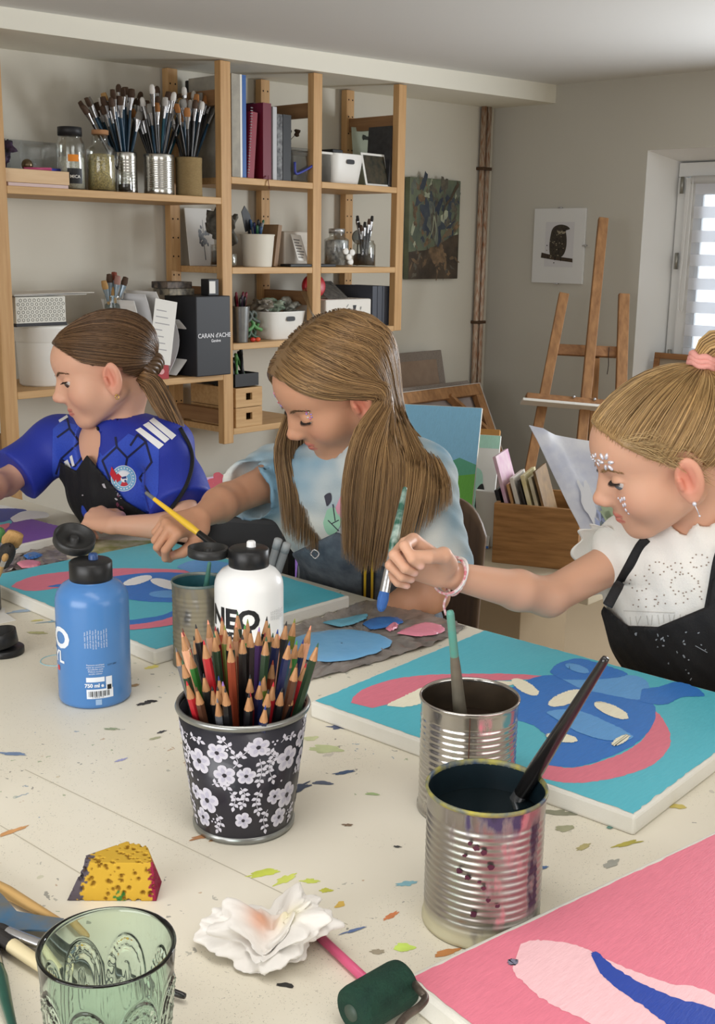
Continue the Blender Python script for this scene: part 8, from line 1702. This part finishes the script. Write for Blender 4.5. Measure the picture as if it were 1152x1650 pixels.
fs3 = [(rim[i], rim[(i+1) % len(rim)], N_+rim[(i+1) % len(rim)], N_+rim[i]) for i in range(len(rim))]
mesh_obj('backrest', MB().add(vs, fs+fs2+fs3, 0, True), W_chair, ch)
for y_ in (1.24, 1.50): mesh_obj('back_post', MB().tube(spline([(1.64, y_, .0), (1.675, y_, .43), (1.702, y_, .56)], 12), .011, 8), M_leg, ch); mesh_obj('leg', MB().tube([(1.38, y_, 0), (1.40, y_, .415)], .011, 8), M_leg, ch)
# black chair between the two girls
bc_ = at(362, 830, 2.06); ch = thing('chair', 'black chair back between the girl in blue and the long-haired girl', 'chair', (bc_[0]+.1, bc_[1], 0))
by_ = bc_[1]; bx_ = bc_[0]; R_c = rotz(.55)
mesh_obj('backrest', MB().box((0, 0, .0), (.022, .26, .25), bev=.010).xf(R_c, (bx_, by_, bc_[2]-.125)), M_black, ch); mesh_obj('seat', MB().box((.18, 0, 0), (.36, .34, .03), bev=.012).xf(R_c, (bx_, by_, .43)), M_black, ch)
for x_, y_ in ((.02, -.12), (.02, .12)): mesh_obj('back_post', MB().tube([(x_, y_, -.42), (x_-.01, y_, .19)], .010, 8).xf(R_c, (bx_, by_, .43)), M_black, ch)
for x_, y_ in ((.33, -.13), (.33, .13)): mesh_obj('leg', MB().tube([(x_, y_, -.42), (x_, y_, -.01)], .010, 8).xf(R_c, (bx_, by_, .43)), M_black, ch)
# ---------------------------------------------------------------- right girl: white blouse, black apron, high ponytail
Hr = (ypr(131.6, 27.0, -6.5), V(1.318, .671, 1.036))
RS, LS = at(1012, 886, 1.575), at(1232, 894, 1.45); pel = V(1.52, .62, .50); nt = Hr[1]+Hr[0] @ V(-.030, 0, -.045)
tp, (M_, fr, lat, up, Rt, wsh) = torso_prims(RS, LS, nt, pel, 1.0, 1.5, .034)
RA = at(1032, 882, 1.60); RE, RW = at(884, 962, 1.50), at(712, 924, 1.39); LE, LW = at(1330, 1080, 1.44), at(1330, 1150, 1.27)
gA, gB = at(653, 784, 1.36), at(613, 986, 1.35)
hXr = nrm(at(655, 893, 1.365)-RW); Zr = nrm(_fh*.85+V(0, 0, .45)+_rh*-.1); hpr, nar = hand_prims(RW, hXr, Zr, 1, [(52, 74, 48), (58, 80, 50), (60, 82, 50), (58, 76, 46)], thumb=[(.010, .020, -.006), (.034, .038, -.020), (.058, .034, -.034), (.080, .026, -.038)], s=.90)
hpl, nal = hand_prims(LW, nrm(LW-LE), V(-.3, 0, 1), -1, [(25, 35, 20)]*4)
body = xform(head_prims(.002), *Hr)+tp+arm_prims(RA, RE, RW, .80)+arm_prims(LS, LE, LW, .85)+leg_prims(pel, lat)+hpr+hpl
g3 = person('girl with blond high ponytail, white blouse and black apron at right', (1.52, .62, 0))
o, sv, sq = skin_mesh(g3, body, Hr, [RW+hXr*.05], (214, 166, 138), V(.92, .28, .02), V(1.70, .98, 1.18), nar)
eyes(Hr, g3, (100, 110, 120), (.72, .34, -.50)); brows(Hr, g3, (170, 134, 92), .002); 
it = []
for i, (y_, z_) in enumerate(((-.046, .052), (-.040, .044), (-.033, .040), (-.026, .036), (-.018, .034), (-.010, .033), (-.002, .034), (.006, .036))): it.append(((y_, z_), .0032, wh, i))
for cx_, cz_, n, r_ in ((.014, .038, 5, .0062), (.034, .036, 6, .0088)):
    for k in range(n): a = k*2*pi/n; it.append(((cx_+r_*math.cos(a), cz_+r_*math.sin(a)), r_*.58, wh, a))
    it.append(((cx_, cz_), .0016, (200, 190, 150), 0))
for k, (y_, z_) in enumerate(((.034, -.018), (.039, -.015), (.044, -.014), (.037, -.024), (.042, -.022), (.0375, -.031), (.0375, -.037), (.029, -.016))): it.append(((y_, z_), .0031 if k < 6 else .0022, wh, 1.5))
jewels(Hr, g3, it)
R_, t_ = Hr; mesh_obj('earring', MB().ball(V(.006, .0805, -.043), .0028, 10).tube([V(.006, .081, -.045), V(.006, .0815, -.058)], .0006, 5).ball(V(.006, .0815, -.060), .0015, 8).xf(R_, t_), mat('jewel_226_228_238', wh), g3)
M_blouse = mat('blouse_white', (240, 238, 232), .85, rgb2=(228, 226, 218), var=.3, vscale=14, bump=.25, bscale=500)
jp = infl(tp[:4], .011)+[rc(M_+up*.012-fr*.012, M_+up*.012-fr*.012+(nt-M_-up*.012+fr*.012)*.32, .059, .053, k=.02)]+infl(tp[5:], .009)+[rc(LS, LS+(LE-LS)*.3, .050, .052, k=.02), rc(M_+up*.012-fr*.012+(nt-M_-up*.012+fr*.012)*.12, nt+(nt-M_), .0475, .049, k=.004, op='s')]
o, cv, cq = cloth_mesh('blouse', jp, V(1.10, .34, .46), V(1.68, .96, 1.05), M_blouse, g3, seed=11, noise=.003); tr = bvh(cv, cq)
q = MB(); r_ = np.random.default_rng(4); dk = mat('eyelet', (150, 132, 118), .9)
for (cx_, cy_, rx, ry, n) in ((1104, 940, 22, 14, 18), (1060, 915, 14, 10, 9), (1030, 940, 16, 12, 10), (1128, 905, 14, 10, 10), (1080, 965, 26, 8, 10), (1040, 972, 20, 8, 8), (1140, 960, 12, 12, 8), (1090, 915, 10, 8, 7)):
    for k in range(n): a = k*2*pi/n; pdec(q, tr, ell(cx_+rx*math.cos(a)+r_.normal()*1.5, cy_+ry*math.sin(a)+r_.normal()*1.2, 1.5, 1.3, 0, 7), 1.33, 0, .001)
for k in range(14): pdec(q, tr, line_px((1006+k*9, 992-k*.4+abs(k-6)*.3), (1005+k*9+r_.normal()*2, 1004+r_.random()*6), 1.3), 1.33, 1, .0008)
pdec(q, tr, line_px((1000, 984), (1090, 988), 1.6), 1.33, 1, .001)
mesh_obj('eyelet_embroidery', q, [dk, mat('pleat_grey', (206, 202, 194), .9)], o)
# frilled armhole
def frill(S, E, r0, w_, n=160, waves=11, off=.10):
    d = nrm(E-S); F_ = frame(d); c = S+(E-S)*off; vs = []; rows = 7
    for lay in (0, 1):
        for j in range(rows):
            f = j/(rows-1)
            for i in range(n):
                a = i*2*pi/n; wv = math.sin(waves*a+1.3*math.sin(3*a))*f**1.2
                vs.append(c+F_ @ V((r0+w_*.5*f+.004*wv)*math.cos(a), (r0+w_*.5*f+.004*wv)*math.sin(a), w_*.75*f+.0045*wv)+F_ @ V(0, 0, -.0016*lay))
    N_ = rows*n; fs = [(j*n+i, j*n+(i+1) % n, (j+1)*n+(i+1) % n, (j+1)*n+i) for j in range(rows-1) for i in range(n)]; fs += [tuple(N_+k for k in f[::-1]) for f in fs]; fs += [((rows-1)*n+i, (rows-1)*n+(i+1) % n, N_+(rows-1)*n+(i+1) % n, N_+(rows-1)*n+i) for i in range(n)]
    return MB().add(vs, fs, 0, True)
mesh_obj('sleeve_frill', frill(RA, RE, .042, .032, off=.25), M_blouse, o); mesh_obj('sleeve_frill', frill(LS, LE, .050, .034), M_blouse, o)
ap = infl(jp[1:4], .008)+leg_prims(pel, lat)[:0]
inner = [pxplane((975, 978), (1010, 1008), (990, 1080)), pxplane((1010, 1008), (1060, 1010), (1030, 1080)), pxplane((1060, 1010), (1142, 976), (1100, 1080))]
o, av, aq = cloth_mesh('apron', ap, V(1.10, .36, .46), V(1.66, .92, .98), M_apron, g3, seed=13, noise=.0022, base=.004, keep=[OR(*inner, AND(pxplane((1140, 980), (1150, 930), (1200, 960)), half((0, 0, 1), (0, 0, .93)))), pxplane((975, 972), (940, 1040), (1050, 1040)), half((0, 0, 1), (0, 0, .915)), half((1, 0, 0), pel+V(-.01, 0, 0))])
tra = bvh(av, aq); q = MB(); r_ = np.random.default_rng(6)
for i in range(34): x_, y_ = 960+r_.random()*185, 1015+r_.random()*80; pdec(q, tra, blob(x_, y_, 1+3*r_.random()**2, .8+1.6*r_.random(), 8, .3, r_.random()*3, i), 1.32, 0, .001)
for a, b in (((968, 1040), (990, 1052)), ((1000, 1030), (1012, 1060)), ((985, 1060), (1015, 1075)), ((1120, 1040), (1140, 1052)), ((960, 1020), (966, 1040))): pdec(q, tra, line_px(a, b, 1.3), 1.32, 0, .001)
mesh_obj('paint_specks', q, mat('speck_grey', (150, 156, 164), .7), o)
for nm, pts in (('neck_strap', [(979, 976, 1.36), (994, 948, 1.37), (1012, 915, 1.39), (1030, 882, 1.42), (1042, 868, 1.44)]), ('neck_strap', [(1142, 982, 1.33), (1149, 945, 1.34), (1156, 905, 1.37), (1164, 880, 1.40)])):
    mesh_obj(nm, MB().tube(strap(pts, tr, .01, .003), .0062, 10, flat=.3, xh=CR), M_apron, o)
cloth_mesh('trousers', infl(leg_prims(pel, lat), .010)+infl([tp[3]], .012), V(1.0, .36, .03), V(1.70, .90, .66), mat('trousers_blue', (60, 72, 100), .8), g3, base=.009, seed=14)
# slicked-back blond hair with a high ponytail
hv, hq = scalp_cap(Hr, g3, .0045, None); hair = fast_mesh('hair', hv @ Hr[0].T+Hr[1], hq, M_hair, g3, np.tile(np.array(lin((160, 128, 84))), (len(hv), 1)))
tie = V(-.074, .0, .078); P, c_ = pulled_hair(Hr, tie, 6200, .0045, (136, 106, 66), (216, 180, 124), 21); strands('hair_strands', P, np.full(len(P), .00052), c_, hair, M_hair)
rg = np.random.default_rng(22); T0 = Hr[0] @ tie+Hr[1]; od = nrm(Hr[0] @ V(-.6, 0, .8)); 
P = bundle([T0-od*.006, T0+od*.022, T0+od*.040-V(0, 0, .004)+_rh*.010, T0+od*.045+_rh*.05-V(0, 0, .035), T0+od*.04+_rh*.07-V(0, 0, .12), T0+od*.03+_rh*.075-V(0, 0, .22)], .012, [.012, .013, .018, .024, .024, .012], 900, rg, 18); strands('ponytail', P, np.full(len(P), .0007), hair_cols(len(P), (120, 90, 54), (226, 190, 130), rg), hair, M_hair)
mb = MB(); a = np.linspace(0, 2*pi, 30)
for k in range(3): mb.tube(T0+od*(.010+.005*k)+np.stack([.0155*np.cos(a), .0155*np.sin(a), .0015*np.sin(5*a+k)], 1) @ frame(od).T, .0042, 8, False)
mesh_obj('hair_tie', mb, mat('scrunchie_pink', (226, 160, 150), .8, bump=.5, bscale=300), hair)
# fine loose hairs at the temple
n = 160; P = []
for i in range(n):
    x0_ = .058-.05*rg.random(); z0_ = 1.3*(x0_-.012)+.012-.010+.012*rg.random(); p0 = Hr[0] @ V(x0_, .066+.004*rg.random(), z0_)+Hr[1]; d = Hr[0] @ nrm(V(-.6, .15, .05-.6*rg.random())); P.append([p0+d*.045*f+Hr[0] @ V(0, .004*math.sin(f*3), -.018*f*f*rg.random()) for f in np.linspace(0, 1, 8)])
strands('stray_hairs', np.array(P), np.full(n, .00028), hair_cols(n, (150, 118, 76), (236, 206, 150), rg), hair, M_hair)
brush('dark green brush held upright in the right hand of the girl in white blouse', gA, gB, .0056, mat('handle_green_speck', (24, 84, 66), .3, rgb2=(160, 180, 170), var=.78, vscale=60, coat=.3), M_fer, B_blue, fl=.045, bl=.024, br=.0062)
mb = MB(); a = np.linspace(0, 2*pi, 40); wx = frame(nrm(RE-RW)); wc = RW+nrm(RE-RW)*.012
br_ = thing('bracelet', 'pink and white braided bracelets on the wrist holding the green brush', 'bracelet', wc-V(0, 0, .03))
for k, (o_, rgb) in enumerate(((0, (206, 90, 110)), (.006, (226, 220, 214)), (.012, (214, 130, 120)))):
    mesh_obj('band', MB().tube(wc+nrm(RE-RW)*o_+(np.stack([.0235*np.cos(a), .0225*np.sin(a), .006*np.sin(a+k)], 1)) @ wx.T, .0018+.0003*(k == 1), 7, False), mat('band_%d' % k, rgb, .6, rgb2=(240, 236, 232), var=.6, vscale=200), br_)
mesh_obj('tassel', MB().tube(spline([wc+V(0, 0, -.022), wc+V(-.006, .002, -.036), wc+V(-.004, .0, -.050)], 8), .0016, 6), MATS['band_0'], br_)
stool('dark stool under the girl in the white blouse', 1.54, .62, .42, M_black)
